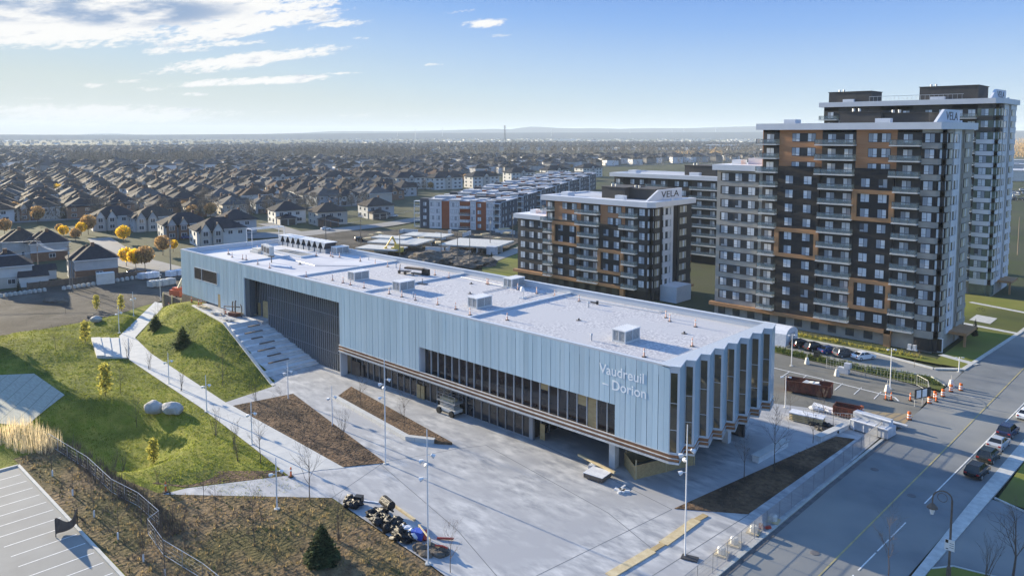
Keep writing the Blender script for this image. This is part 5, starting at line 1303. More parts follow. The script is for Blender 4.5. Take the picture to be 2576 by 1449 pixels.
BIG=tree_thing('street_tree','wide leafless street tree with dark limbs at the bottom right corner','tree',*bare_tree(5,6.2,.12,3,.7,low=.2),'bark','twig',cname='branches')
p=G(2548,1452); BIG.put((p.x,p.y,0),1.)
# evergreens and leafy shrubs
CF=tree_thing('spruce_tree','dark dense conical spruce in the dry bed at the bottom left','tree',*conifer(9,3.9,1.75,1500,'spruce'),'bark','spruce'); p=G(810,1408); CF.put((p.x,p.y,0),0)
PN=[tree_thing('pine_tree','x','tree',*conifer(12+i,3.6,1.5,520,'leaf_green'),'bark','leaf_green') for i in range(2)]
for k,(px,py,sc,l) in enumerate(((460,888,1.2,'open-branched young pine in the middle of the mound'),(392,838,1.,'young pine on the left shoulder of the mound, nearer the path'))):
    p=G(px,py,2.2); p=G(px,py,hz(p)); PN[k].put((p.x,p.y,hz(p)),0,l,'young pines on the mound',sc)
def column(seed): 
    rr=random.Random(seed); t,c=MB(),MB(); t.tube((0,0,0),(0,0,2.4),.05,.02,5)
    for z,r in ((1.,.75),(2.,.85),(2.9,.6)): leafcloud(c,(0,0,z),(r,r,.8),210,.13,rr,seed=seed+z,hollow=.1)
    return t,c
CS=[tree_thing('leafy_sapling','x','tree',*column(90+i),'bark','leaf_yellowgreen') for i in range(2)]
for k,(px,py,sc,l) in enumerate(((265,995,1.5,'yellow-green columnar sapling left of the two boulders'),(385,1142,1.,'yellow-green bushy sapling with mulch ring on the sunlit lower lawn'),(215,862,1.25,'yellowish leafy sapling on the far lawn before the slab steps'),(243,780,1.05,'yellowish leafy bush at the far lawn edge, left of two'),(305,782,1.1,'yellowish leafy bush at the far lawn edge, right of two'))):
    p=G(px,py); p=G(px,py,hz(p)); CS[k%2].put((p.x,p.y,hz(p)),k,l,'yellow-green saplings on the lawn',sc)
CD=tree_thing('cedar_column','x','tree',*conifer(31,3.4,.6,300,'cedar'),'bark','cedar')
for px,py,sc,l in ((2420,850,1.05,'dark narrow cedar left of two by the block entrance'),(2452,845,1.15,'dark narrow cedar right of two by the block entrance'),(48,735,1.1,'dark cedar in the yard at the left edge'),(1236,655,.9,'dark cedar by the hedge behind the big roof')):
    p=G(px,py); CD.put((p.x,p.y,0),0,l,'narrow dark cedars',sc)
def tufts(name,label,spots,h,n,cm,lean=.35,wd=.03):
    b=MB()
    for (x,y,z,k) in spots:
        for i in range(n):
            a=rr.random()*6.28; L=h*k*rr.uniform(.5,1.2); d=Vector((math.cos(a)*lean*rr.random(),math.sin(a)*lean*rr.random(),1)).normalized(); p=Vector((x+rr.gauss(0,.1*k),y+rr.gauss(0,.1*k),z)); s=Vector((-math.sin(a),math.cos(a),0))*wd*rr.uniform(.6,1.4)
            b.face([p-s,p+s,p+d*L])
    return tag(b.build(name,M[cm]),label,'plants',kind='stuff')
def inpoly(x,y,P):
    r=False
    for (a,b),(c,d) in zip(P,P[1:]+P[:1]):
        if (b>y)!=(d>y) and x<(c-a)*(y-b)/(d-b)+a: r=not r
    return r
def scatter(P,n,z=0.,kmin=.6,kmax=1.4):
    xs=[p[0] for p in P]; ys=[p[1] for p in P]; o=[]
    while len(o)<n:
        x,y=rr.uniform(min(xs),max(xs)),rr.uniform(min(ys),max(ys))
        if inpoly(x,y,P): o.append((x,y,z,rr.uniform(kmin,kmax)))
    return o
DRY=[(-112,25.6),(-112,30.2),(-101,31.2),(-89,33.6),(-73.3,46.6),(-55,45.4),(-45,43.5),(-45,25.4)]
tufts('dry_grass','dry straw-coloured grass over the unplanted bed at the bottom left','',0,0,'dry_grass') if False else None
tufts('dry_grass','dry straw-coloured grass over the rough bed at the bottom left',scatter(DRY,850),.32,6,'dry_grass',.8)
tufts('weeds','dark weeds in the rough bed at the bottom left',scatter(DRY,700),.4,6,'twig',.7)
tufts('weeds','green weeds in the rough bed at the bottom left',scatter(DRY,500),.28,6,'weed_green',.9)
gr=[]
while len(gr)<13000:
    x,y=rr.uniform(-190,-78),rr.uniform(26,70); px,py,w=PIX((x,y,hgt(x,y)))
    if px<-20 or py>1300: continue
    yl=pline(x,[(-193.2,75.2),(-165.3,56.9),(-146.3,52),(-112,49.9),(-81.9,47.)]); yr=pline(x,[(-188.9,76.2),(-161.7,58.9),(-147.6,56.6),(-112,53.8),(-78.6,53.)])
    if yl-.1<y<yr+.2 or (y>yr and (x>-114 or y>pline(x,EDGE)-.4)) or (y<31 and x>-118) or (x<-184) or (x>-90 and y<37+(x+88)*.4 ): continue
    if inpoly(x,y,[(-150,37.5),(-134,37.6),(-128.2,33.),(-123.4,29.5),(-128,26.8),(-133,25),(-160,25)]) or inpoly(x,y,[(-167,52),(-162.5,58),(-147,52.5),(-152,48)]): continue
    gr.append((x,y,hgt(x,y)-.07,rr.uniform(.6,1.5)))
tufts('grass','rough mown grass over the lawn and mound',gr,.2,5,'grass_blade',.9,.035)
tufts('reeds','feathery pale reeds beside the parking lot corner at the left edge',[(x,y,-.2,k) for x,y,z,k in scatter([(-124,23),(-124,29.5),(-112,31),(-110,28.6),(-113,26.5)],420)],1.9,5,'reed',.3,.035)
tufts('weeds','brown stems along the chain link fence',[(x,y,z,k) for x,y,z,k in scatter([(-112,29.8),(-112,32.2),(-78,33),(-78,30)],420)],1.1,5,'twig',.4)
for P,n in (([(-109.2,54),(-107.7,62.4),(-77,57),(-79.5,53.2)],500),([(-102.8,70.3),(-100.3,66.6),(-79.6,64.5),(-75,66.6)],260),([(-42.5,72.3),(-37,76.4),(-36,105),(-38.3,104)],260)):
    tufts('weeds','sparse brown stems in the mulch bed',scatter(P,n,.1),.22,4,'twig',.8)
tufts('hedge_plants','green and straw plants in the bed along the lane',scatter([(-63,139),(-63,141.7),(-46,140.6),(-40,141.6),(-36,142),(-33.4,138.6),(-41,137.6)],420,.05),.7,9,'weed_green',.9,.06)
tufts('hedge_plants','low yellow plants at the foot of the tallest block',scatter([(-90,154),(-50,153),(-40,153.2),(-40,154.4),(-90,155.5)],300,.05),.6,8,'leaf_yellowgreen',.9,.06)
tufts('weeds','rough grass and brush on the soil heap side behind the big roof',scatter([(-195,150),(-168,150),(-172,166),(-190,195),(-200,190)],500,0),1.2,6,'twig',.5,.05)
# ---------------------------------------------------------------- lamps
def plaza_lamp(h,heads):
    t=thing('lamp_post','x','lamp post')
    b=MB(); b.lathe((0,0,0),[(.16,0),(.16,.05),(.085,.1),(.075,h*.6),(.05,h),(.0,h+.02)],8); b.build('pole',M['white_paint'],t)
    b=MB(); b.lathe((0,0,-.05),[(.32,0),(.32,.14),(.2,.15)],10); b.build('base',M['light_concrete'],t)
    for i,(z,a) in enumerate(heads):
        c=Vector((math.cos(a)*.42,math.sin(a)*.42,z)); b=MB(); b.tube((0,0,z),tuple(c),.035,.035,5); d=Vector((math.cos(a),math.sin(a),-.5)).normalized(); b.tube(c-d*.05,c+d*.34,.13,.24,9); b.build('floodlight',M['white_paint'],t)
    return Proto(t)
LT=plaza_lamp(13.4,[(10.9,.4),(10.3,3.3),(9.7,2.2),(8.6,3.6)]); LS=plaza_lamp(6.2,[(4.6,.5),(4.2,3.4)]); LC=plaza_lamp(11.,[(10.6,.6),(10.6,3.6)])
lg='white tapering floodlight poles'
for p,px,py,sc,l in ((LT,1077,1418,1,'tall white floodlight pole beside the debris pile, bottom centre'),(LT,970,1166,1,'tall white floodlight pole at the tip of the left mulch bed'),(LT,1723,1400,1,'tall white floodlight pole near the street corner of the plaza'),
    (LS,697,1280,.95,'white path lamp by the lower path edge'),(LS,836,1072,.95,'white lamp between the two mulch beds'),(LS,725,1004,.98,'white lamp at the top corner of the left mulch bed below the stairs'),(LS,634,1118,.95,'white path lamp on lower lawn edge, middle of the path'),
    (LS,520,1035,.9,'white path lamp right of the two boulders'),(LS,425,965,.85,'white path lamp near the bend below the slab steps'),(LS,300,838,.95,'white lamp on the far lawn left of the mound path'),(LS,336,795,.9,'white lamp on the lawn edge by the gravel field'),
    (LT,404,757,.62,'tall white pole at the top end of the mound path'),(LC,1991,920,.53,'white double lamp beside the parked cars near the zigzag end'),(LC,1975,1025,.45,'white slim post beside the rust-red dumpster'),(LC,2239,978,.62,'white lamp post in the lot beyond the dumpster'),(LC,2412,935,.24,'short pale post at the mouth of the lane')):
    g=G(px,py); p.put((g.x,g.y,0 if g.x>-70 else max(0,hz(g)+.06)),rnd.random()*.5,l,lg,(1,1,sc) if p is not LT else sc)
t=thing('street_lamp','ornate dark curved street lamp with hanging lantern and white sign','street lamp',tuple(G(2386,1449)))
o=t.location.copy(); b=MB(); H=8.0
b.lathe(o,[(.22,0),(.2,.9),(.11,1.),(.09,H-.6)],8); 
arc=[o+Vector((-.75+.75*math.cos(a),-.3*(1-math.cos(a)),H-.6+.8*math.sin(a))) for a in [i*PI/8 for i in range(9)]]; arc.append(arc[-1]-Vector((0,0,.55))); b.path(arc,.07,6)
ring=[o+Vector((-.75+.42*math.cos(a),-.3,H-.45+.42*math.sin(a))) for a in [i*PI/6 for i in range(13)]]; b.path(ring,.03,4); b.build('pole',M['lumber_dark'],t)
q=arc[-1]; b=MB(); b.lathe(q-Vector((0,0,.55)),[(.5,.12),(.48,.2),(.2,.5),(.08,.6)],10); la=b.build('lantern_hood',M['lumber_dark'],t)
b=MB(); b.lathe(q-Vector((0,0,1.05)),[(.14,0),(.26,.5),(.28,.62)],8); b.build('lantern_glass',M['headlamp'],la)
b=MB(); b.box(o.x-.42,o.x+.42,o.y-.16,o.y-.12,o.z+2.6,o.z+3.65,0); b.box(o.x-.36,o.x-.12,o.y-.17,o.y-.16,o.z+3.3,o.z+3.6,1); b.box(o.x-.3,o.x-.1,o.y-.17,o.y-.16,o.z+2.7,o.z+2.78,1)
for i in range(3): b.box(o.x+.0,o.x+.36,o.y-.17,o.y-.16,o.z+2.9+i*.2,o.z+2.94+i*.2,2)
b.build('sign',[M['white_paint'],M['black'],M['car_grey']],t)
# ---------------------------------------------------------------- cars
def car(c,suv=False,pick=False):
    t=thing('parked_car','x','car'); L,Wd=4.5,1.8; h=1.65 if suv else 1.43; b=MB()
    prof=[(-2.2,.45),(-2.22,.8),(-2.05,.98),(-1.5 if not suv else -2.,1.02),(1.05,.98),(1.95,.82),(2.2,.62),(2.2,.35),(1.9,.25),(-1.9,.25)]
    n=len(prof); k=len(b.v)
    for s,sx in ((-1,.86),(-1,.9)): pass
    for y,sc in ((-Wd/2,.97),(-Wd/2+.06,1.),(Wd/2-.06,1.),(Wd/2,.97)):
        for (x,z) in prof: b.v.append((x*sc,y,z if sc==1. else .25+(z-.25)*.96))
    for r in range(3):
        for i in range(n):
            j=(i+1)%n; b.f.append((k+r*n+i,k+(r+1)*n+i,k+(r+1)*n+j,k+r*n+j)); b.m.append(0)
    b.f.append(tuple(k+i for i in range(n))); b.m.append(0); b.f.append(tuple(k+3*n+i for i in reversed(range(n)))); b.m.append(0)
    x0,x1,r0,r1=((-2.05,1.1,-1.75,.25) if suv else (-1.75,1.15,-1.1,.3)); y0,y1=Wd/2-.09,Wd/2-.26
    roof=MB(); roof.v=[(r0,-y1,h-.05),(r1,-y1,h-.05),(r1,y1,h-.05),(r0,y1,h-.05),(r0+.1,-y1+.12,h),(r1-.12,-y1+.12,h),(r1-.12,y1-.12,h),(r0+.1,y1-.12,h)]
    for f in ((4,5,6,7),(0,1,5,4),(1,2,6,5),(2,3,7,6),(3,0,4,7)): roof.f.append(f); roof.m.append(0)
    for sx in (-1,1):
        for (xa,xb) in ((x0,r0),(x1,r1),((x0+x1)/2-.15,(r0+r1)/2-.1)): roof.tube((xa,sx*y0,.98),(xb,sx*y1,h-.05),.045,.045,4)
    b.add(roof); bo=b.build('body',M['car_'+c],t)
    g=MB(); g.v=[(x0,-y0,.97),(x1,-y0,.97),(x1,y0,.97),(x0,y0,.97),(r0,-y1,h-.06),(r1,-y1,h-.06),(r1,y1,h-.06),(r0,y1,h-.06)]
    for f in ((0,1,5,4),(1,2,6,5),(2,3,7,6),(3,0,4,7)): g.f.append(f); g.m.append(0)
    g.build('windows',M['car_glass'],bo)
    for sx in (-1,1):
        for x in (-1.35,1.35):
            w=MB(); w.tube((x,sx*(Wd/2-.2),.33),(x,sx*(Wd/2+.01),.33),.33,.33,14); wo=w.build('wheel',M['rubber'],t)
            w=MB(); w.tube((x,sx*(Wd/2+.0),.33),(x,sx*(Wd/2+.03),.33),.2,.2,10); w.build('rim',M['galv'],wo)
        q=MB(); q.box(-2.24,-2.1,sx*.52-.2*0,sx*.84,.68,.86); q.build('tail_light',M['tail'],t)
        q=MB(); q.box(1.95,2.16,sx*.5,sx*.82,.62,.76); q.build('headlight',M['headlamp'],t)
    return Proto(t)
CARS={}
def put_car(c,suv,p,rz,l,grp,sc=None):
    if (c,suv) not in CARS: CARS[c,suv]=car(c,suv)
    CARS[c,suv].put((p[0],p[1],p[2] if len(p)>2 else .0),rz,l,grp,sc)
A=R(86); g1='cars parked along the right kerb of the street'
for px,py,c,suv,l in ((2470,1196,'black',True,'black hatchback parked nearest on the right side of the street'),(2508,1160,'dkgreen',True,'dark car second from nearest on the right side of the street'),(2533,1128,'silver',False,'silver white sedan parked on the right side of the street'),(2560,1098,'navy',True,'dark blue car behind the silver sedan at the right edge'),(2590,1052,'white',False,'white car cut by the right edge of the photo')):
    g=G(px,py); put_car(c,suv,(-20.9 if px<2580 else -20.2,g.y,0),A,l,g1)
g2='cars parked by the lane in front of the tallest block'
for px,py,c,suv,l in ((2014,874,'black',True,'black car farthest left in the lane, beside the white tent'),(2048,882,'black',True,'second black car in the lane, left of the blue one'),(2084,889,'blue',False,'blue car parked in the lane'),(2122,897,'grey',True,'dark grey car in the lane between the blue and white cars'),(2170,904,'white',False,'white sedan at the right end of the lane row')):
    g=G(px,py); put_car(c,suv,(g.x,g.y+.4,0),R(62),l,g2)
g3='cars in the suburb streets'
for px,py,c,suv,l in ((300,556,'silver',False,'silver car on the suburb street above the yellow trees'),(268,552,'white',True,'white car on the suburb street, upper left'),(345,566,'grey',False,'dark car left of the round yellow tree'),(340,690,'black',True,'black car under the brilliant yellow tree'),(470,600,'blue',False,'blue-grey car by the gabled houses'),(120,545,'white',True,'white van-like car at the far left street'),(78,548,'silver',False,'silver car at the left edge street'),
    (1183,565,'silver',True,'silver car on the far road right of the garage house'),(905,605,'black',True,'black pickup-like car on the site ground beyond the cooler row'),(820,578,'white',False,'white car near the hip-roofed garage house'),(990,545,'white',False,'white car on the far road bend'),(2500,685,'grey',True,'grey car at the far street beyond the tall blocks')):
    g=G(px,py); put_car(c,suv,(g.x,g.y,-.12),SUB+rnd.choice([0,PI/2])+rnd.uniform(-.1,.1),l,g3)
for i in range(26):
    g=G(rnd.uniform(2525,2610),rnd.uniform(478,505)); put_car(rnd.choice(['white','silver','grey','black']),True,(g.x,g.y,-.3),rnd.random()*3,'car in the packed far car park, right edge','cars in the far right car park')
uniq([o for o in COL.objects if o.get('group')=='cars in the far right car park'])
# ---------------------------------------------------------------- construction things on the plaza
def lift():
    t=thing('scissor_lift','grey four-wheel scissor lift with lumber on its deck, parked by the glass front','scissor lift',tuple(G(1132,1040)),R(-4)); o=t.location
    b=MB(); c=o; b.box(o.x-1.9,o.x+1.9,o.y-.8,o.y+.8,.55,1.0); 
    for i in range(4): b.tube((o.x-1.5,o.y-.6,1.+i*.22),(o.x+1.5,o.y-.6,1.22+i*.22),.05,.05,4); b.tube((o.x+1.5,o.y+.6,1.+i*.22),(o.x-1.5,o.y+.6,1.22+i*.22),.05,.05,4)
    t.rotation_euler=(0,0,0); b.build('chassis',M['offwhite'],t)
    for sx in (-1,1):
        for sy in (-1,1):
            w=MB(); w.tube((o.x+sx*1.4,o.y+sy*.75,.48),(o.x+sx*1.4,o.y+sy*1.1,.48),.48,.48,12); w.build('wheel',M['rubber'],t)
    b=MB(); b.box(o.x-2.,o.x+2.,o.y-.85,o.y+.85,1.9,2.05)
    b.build('deck',M['galv'],t); b=MB()
    for x in (-2.,-.7,.7,1.95):
        for y in (-.82,.82): b.tube((o.x+x,o.y+y,2.05),(o.x+x,o.y+y,3.1),.03,.03,4)
    for y in (-.82,.82):
        for z in (2.6,3.1): b.tube((o.x-2,o.y+y,z),(o.x+1.95,o.y+y,z),.03,.03,4)
    for x in (-2,1.95): b.tube((o.x+x,o.y-.82,3.1),(o.x+x,o.y+.82,3.1),.03,.03,4)
    b.build('guard_rail',M['galv'],t)
    b=MB(); b.box(o.x-1.6,o.x+1.2,o.y-.5,o.y+.4,2.05,2.35); b.build('load',M['lumber'],t)
lift()
# plywood hoarding box under the corner
t=thing('plywood_hoarding','plywood hoarding box around the column under the overhanging corner','hoarding',(-49,76,0))
b=MB(); p=[G(1571,1172),G(1596,1207),G(1743,1170)]; x0,y0=p[1].x,p[1].y
for a,c in ((p[0],p[1]),(p[1],p[2])):
    d=(c-a).normalized(); nn=Vector((-d.y,d.x,0))*.06; b.prism([(a.x,a.y),(c.x,c.y),(c.x+nn.x,c.y+nn.y),(a.x+nn.x,a.y+nn.y)],.0,1.75)
e=p[0]+(p[2]-p[1]); 
for a,c in ((p[0],e),(e,p[2])):
    d=(c-a).normalized(); nn=Vector((-d.y,d.x,0))*.06; b.prism([(a.x,a.y),(c.x,c.y),(c.x+nn.x,c.y+nn.y),(a.x+nn.x,a.y+nn.y)],.0,1.75)
b.build('panel',M['plywood'],t); b=MB()
for q in (p[0],p[1],p[2],(p[1]+p[2])/2): b.box(q.x+.05,q.x+.17,q.y+.1,q.y+.22,0,2.5)
b.build('post',M['lumber'],t)
def lumber(name,l,a,c,w,h,z=0.03,m='lumber'):
    a=G(*a);c=G(*c); mid=(a+c)/2; d=c-a; b=MB(); b.rbox(mid.x,mid.y,z,d.length,w,h,math.atan2(d.y,d.x)); return mesh_thing(name,b,M[m],l,'board')
lumber('wooden_beam','long pale wooden beam lying across the white crate under the overhang',(1455,1160),(1546,1206),.28,.25,.75)
g=G(1503,1202); b=MB(); b.rbox(g.x,g.y,.15,2.6,2.2,.55,.1,0); b.rbox(g.x,g.y,.7,2.7,2.3,.05,.1,1); b.rbox(g.x-.8,g.y,.02,.2,2.2,.14,.1,0); b.rbox(g.x+.8,g.y,.02,.2,2.2,.14,.1,0); mesh_thing('crate',b,[M['lumber_dark'],M['white_bag']],'low crate with white lid under the long wooden beam','crate')
g=G(1562,1232); b=MB()
for i in range(6): b.rbox(g.x+rnd.uniform(-.9,.9),g.y+rnd.uniform(-.6,.6),.03,1.3,.25,.2,rnd.random()*3)
mesh_thing('scrap_pile',b,M['white_paint'],'white scrap pieces on the plaza, right of the white-lidded crate','scrap')
g=G(1497,1178); b=MB(); b.rbox(g.x,g.y,.03,1.5,1.,.5,.4); b.blob((g.x,g.y,.6),(.6,.4,.2),2,.3); mesh_thing('equipment_box',b,M['wrap_grey'],'grey wrapped box behind the long wooden beam','box')
t=thing('wooden_ladder','dark ladder lying flat beside the plywood hoarding','ladder',tuple(G(1650,1185))); b=MB(); a=G(1612,1195);c=G(1680,1180); d=(c-a).normalized(); nn=Vector((-d.y,d.x,0))
for s in (0,.7): b.tube(a+nn*s+Vector((0,0,.1)),c+nn*s+Vector((0,0,.1)),.07,.07,4)
b.build('rail',M['lumber_dark'],t); b=MB()
for i in range(9): q=a+(c-a)*(i+.5)/9; b.tube(q+Vector((0,0,.12)),q+nn*.7+Vector((0,0,.12)),.05,.05,4)
b.build('rung',M['lumber_dark'],t)
# boardwalk of planks along the plaza edge
bg='plank mats laid end to end on the plaza'
pts=[(1533,1449,1640,1386,1.0,'lumber'),(1640,1386,1668,1369,.6,'plywood'),(1668,1369,1752,1309,1.05,'lumber'),(1752,1309,1775,1296,.7,'plywood')]
ll=['long pale plank mat running out of the bottom edge','narrow tan plank piece joining the two long mats','long pale plank mat in the middle of the row','short tan plank mat ending at the dark triangular bed']
for (xa,ya,xb,yb,w,m),l in zip(pts,ll): o=lumber('plank_mat',l,(xa,ya),(xb,yb),w,.09,.03,m); o['group']=bg
lumber('timber_baulk','pale timber lying on the plaza right of the black debris heap',(1538/1.0*0+1538,1988) if False else (1536.5,1981) if False else (985*1.0+553*0+0+0+(800+1900/2.576)/1.5625*0+(0),0) if False else ((800+1900/2.576)/1.5625,(1764+560/2.576)/1.5625),((800+2140/2.576)/1.5625,(1764+730/2.576)/1.5625),.25,.2)
t=thing('sawhorse','pale timber sawhorse leaning by the floodlight pole at the bottom','sawhorse',tuple(G(1064,1340))); b=MB(); a=G(1054,1345); c=G(1082,1382)
b.tube(a+Vector((0,0,1.1)),c+Vector((0,0,1.1)),.09,.09,4); b.tube(a,a+Vector((.1,.1,1.15)),.07,.07,4); b.tube(a+Vector((.5,-.4,0)),a+Vector((0,0,1.15)),.07,.07,4); b.tube(c,c+Vector((0,0,1.15)),.07,.07,4); b.build('beam',M['lumber'],t)
# debris heaps
t=thing('debris_heap','large heap of crumpled black plastic bags and sheets on the plaza edge','debris',tuple(G(985,1330))); b=MB(); rr=random.Random(5)
for i in range(75):
    u=rr.random(); g=G(945+95*u+rr.uniform(-18,18),1300+62*u+rr.uniform(-14,14)); b.blob((g.x,g.y,.2+rr.uniform(0,.6)*(1-abs(u-.45))),(rr.uniform(.25,.75),rr.uniform(.2,.6),rr.uniform(.18,.42)),2,.8,2.6,0,i)
b.build('plastic_sheet',M['black_plastic'],t,True)
g=G(978,1290); b=MB(); b.tube((g.x-.9,g.y,1.2),(g.x+.9,g.y-.3,1.2),.55,.5,12); b.tube((g.x-1.4,g.y-.2,.9),(g.x+1.6,g.y-.6,.95),.1,.1,6); b.build('roll',M['black_plastic'],t)
b=MB()
for i in range(4): g=G(1018+i*9,1338+i*7); b.blob((g.x,g.y,.5),(.55,.5,.5),2,.25,1.5,0,i)
b.build('white_bag',M['white_bag'],t)
g=G(1053,1358); b=MB(); b.rbox(g.x,g.y,.25,1.2,.9,.8,.3); b.build('blue_bin',M['blue_plastic'],t)
g=G(1069,1363); b=MB(); b.tube((g.x,g.y,.2),(g.x-.5,g.y+.5,.9),.28,.28,10); b.tube((g.x+.5,g.y+1.2,.15),(g.x+1.9,g.y+2.2,.2),.12,.12,8); b.build('striped_roll',M['red_paint'],t)
t=thing('debris_heap','small heap of dark rags and boxes at the plaza edge, left of the larger heap','debris',tuple(G(895,1272))); b=MB()
for i in range(16): g=G(868+rr.random()*45,1258+rr.random()*26); b.blob((g.x,g.y,.25+rr.random()*.3),(rr.uniform(.25,.6),.35,.28),2,.8,2.6,0,50+i)
b.build('plastic_sheet',M['black_plastic'],t,True); b=MB(); g=G(903,1268); b.rbox(g.x,g.y,.3,.9,.7,.7,.5); b.build('box',M['black'],t); b=MB(); g=G(925,1262); b.rbox(g.x,g.y,.05,2.6,.2,.08,.5); b.build('strip',M['white_bag'],t)
t=thing('rubble_pile','pile of earth rubble with red hose at the foot of the debris-side pole','rubble',tuple(G(1100,1395)))
b=MB()
for i in range(10): g=G(1030+rr.random()*85,1385+rr.random()*18-6); b.blob((g.x,g.y,.1),(rr.uniform(.5,1.1),rr.uniform(.4,.9),rr.uniform(.3,.6)),2,.4,2,0,i)
b.build('earth',M['dark_soil'],t); b=MB(); a=G(1095,1388)+Vector((0,0,.7)); b.path([a,a+Vector((.7,.3,.1)),a+Vector((1.3,.5,0))],.09,6); b.build('hose',M['red_paint'],t)
# delineators on the ground
def bollard():
    t=thing('orange_marker','x','marker post'); b=MB(); b.lathe((0,0,0),[(.34,0),(.34,.07),(.14,.09)],8); b.build('base',M['rubber'],t)
    b=MB(); b.lathe((0,0,.08),[(.12,0),(.1,1.0),(.06,1.15)],8); b.build('post',M['orange_plastic'],t); b=MB(); b.lathe((0,0,.75),[(.116,0),(.108,.2)],8); b.build('reflector',M['reflect_white'],t); return Proto(t)
OM=bollard(); og='orange marker posts'
for px,py,z,l in ((732,1199,.05,'orange marker post where the lower path meets the lawn tip'),(417,1237,.05,'orange marker post at the pointed left end of the lower path'),(2228,1005,.0,'orange marker at the kerb of the right lot, left of two'),(2242,1007,0,'orange marker at the kerb of the right lot, right of two'),(2290,1008,0,'orange marker beside the wire-fenced soil at the lot corner'),(2355,1010,0,'orange marker leaning by the notice boards at the street'),
    (425,775,1.5,'orange marker at the left end of the landing, outermost'),(445,775,2.2,'orange marker near the brown fence at the landing'),(482,760,5,'orange marker at the landing left of the tan door'),(500,768,5,'orange marker by the tan door, left of two'),(506,767,5,'orange marker by the tan door, right of two'),(568,790,5,'orange marker on landing by the bent pipe rack')):
    g=G(px,py,z); OM.put((g.x,g.y,z if z>1 else 0.05),rnd.random()*6,l,og)
def barrel():
    t=thing('traffic_barrel','x','barrel'); b=MB(); b.lathe((0,0,0),[(.38,0),(.38,.1),(.3,.12)],10); b.build('base',M['rubber'],t); b=MB(); b.lathe((0,0,.1),[(.29,0),(.27,.5),(.25,1.05),(.1,1.1)],10); b.build('drum',M['orange_plastic'],t)
    b=MB()
    for z in (.3,.65): b.lathe((0,0,z),[(.292,0),(.275,.16)],10)
    b.build('stripe',M['reflect_white'],t); return Proto(t)
BA=barrel()
for px,py,l in ((2417,982,'orange barrel with white stripes at the street end of the fence, nearest the road'),(2338,1014,'orange barrel on the corner by the notice boards'),(2352,1002,'orange barrel behind the notice boards'),(2372,997,'orange barrel right of the notice boards'),(2392,985,'orange barrel left of the outermost one'),(2168,1040,'orange barrel standing among fenced pallets'),(2287,1055+0,'striped orange barrel at the gate of the striped crossing') ):
    g=G(px,py); BA.put((g.x,g.y,0),0,l,'orange striped traffic barrels')
def conc_block():
    b=MB(); b.prism([(-.45,-.3),(.45,-.3),(.45,.3),(-.45,.3)],0,.8); b.box(-.2,.2,-.1,.1,.8,.95); return b
cbm=conc_block().mesh('concrete_block',[M['light_concrete']])
for i,(px,py) in enumerate(((2030,915),(2105,945),(2232,985),(2393,972))):
    g=G(px,py); t=thing('barrier_foot','x','fence weight',(g.x,g.y,0),0,'white barrier weights in the verge beyond the lot'); t['label']=['white tapered barrier foot nearest the zigzag end','white tapered barrier foot behind the dumpster','white tapered barrier foot beside the lot lamp','white tapered barrier foot at the street corner'][i]
    b=MB(); b.lathe((g.x,g.y,0),[(.5,0),(.28,1.1),(.2,1.15)],8); b.build('body',M['offwhite'],t); b=MB(); b.tube((g.x,g.y,1.1),(g.x,g.y,1.9),.05,.05,5); b.build('stem',M['galv'],t)
for i in range(30):
    f=i/29.; px=2+355*f; py=747-47*f if f<.36 else 733-(f-.36)*54
    if .33<f<.42: continue
    g=G(px,py); o=mesh_thing('concrete_block',cbm,None,'pale concrete block in the row bordering the gravel field','concrete block',(g.x,g.y,-.05),rnd.random(),'row of pale concrete blocks by the gravel field')
uniq([o for o in COL.objects if o.get('group')=='row of pale concrete blocks by the gravel field'])
# boulders
bog='boulders on the lower lawn'
for px,py,r,sd_,l in ((388,1026,(1.75,1.2,1.15),3,'pale angular boulder, left of the pair on the lower lawn'),(434,1036,(2.0,1.2,1.0),8,'pale long boulder, right of the pair on the lower lawn'),(242,815,(1.5,1.,.8),5,'small flat boulder on the far lawn among saplings')):
    g=G(px,py); b=MB(); b.blob((0,0,.45),r,3,.12,.9,0,sd_,-.5); o=mesh_thing('boulder',b,M['rock'],l,'boulder',(g.x,g.y,hz(g)+.15),.3,bog)
# stacked slab steps at the path junction
t=thing('slab_steps','white concrete slab steps fanning out beside the mound path','steps',(-156,52,0))
q=[G(238,868),G(258,856),G(278,848),G(300,843),G(252,902),G(283,907),G(308,907),G(330,906)]
for i in range(4):
    b=MB(); a=[(-164.5+i*4.2,51.2+i*.7),(-160.0+i*4.2,48.2+i*.9)]
    P4=[(-165.6,54.5),(-162.,57.2),(-150.,52.5),(-153.5,48.8)]
    s0,s1=i/4.,(i+1)/4.
    l=lambda A,B,t_:(A[0]+(B[0]-A[0])*t_,A[1]+(B[1]-A[1])*t_)
    b.prism([l((-166.5,52.0),(-162.5,57.6),s0),l((-166.5,52.0),(-162.5,57.6),s1),l((-152.0,48.3),(-147.6,52.3),s1),l((-152.0,48.3),(-147.6,52.3),s0)],-.3,.52-.13*i); b.build('slab',M['path_concrete'],t)
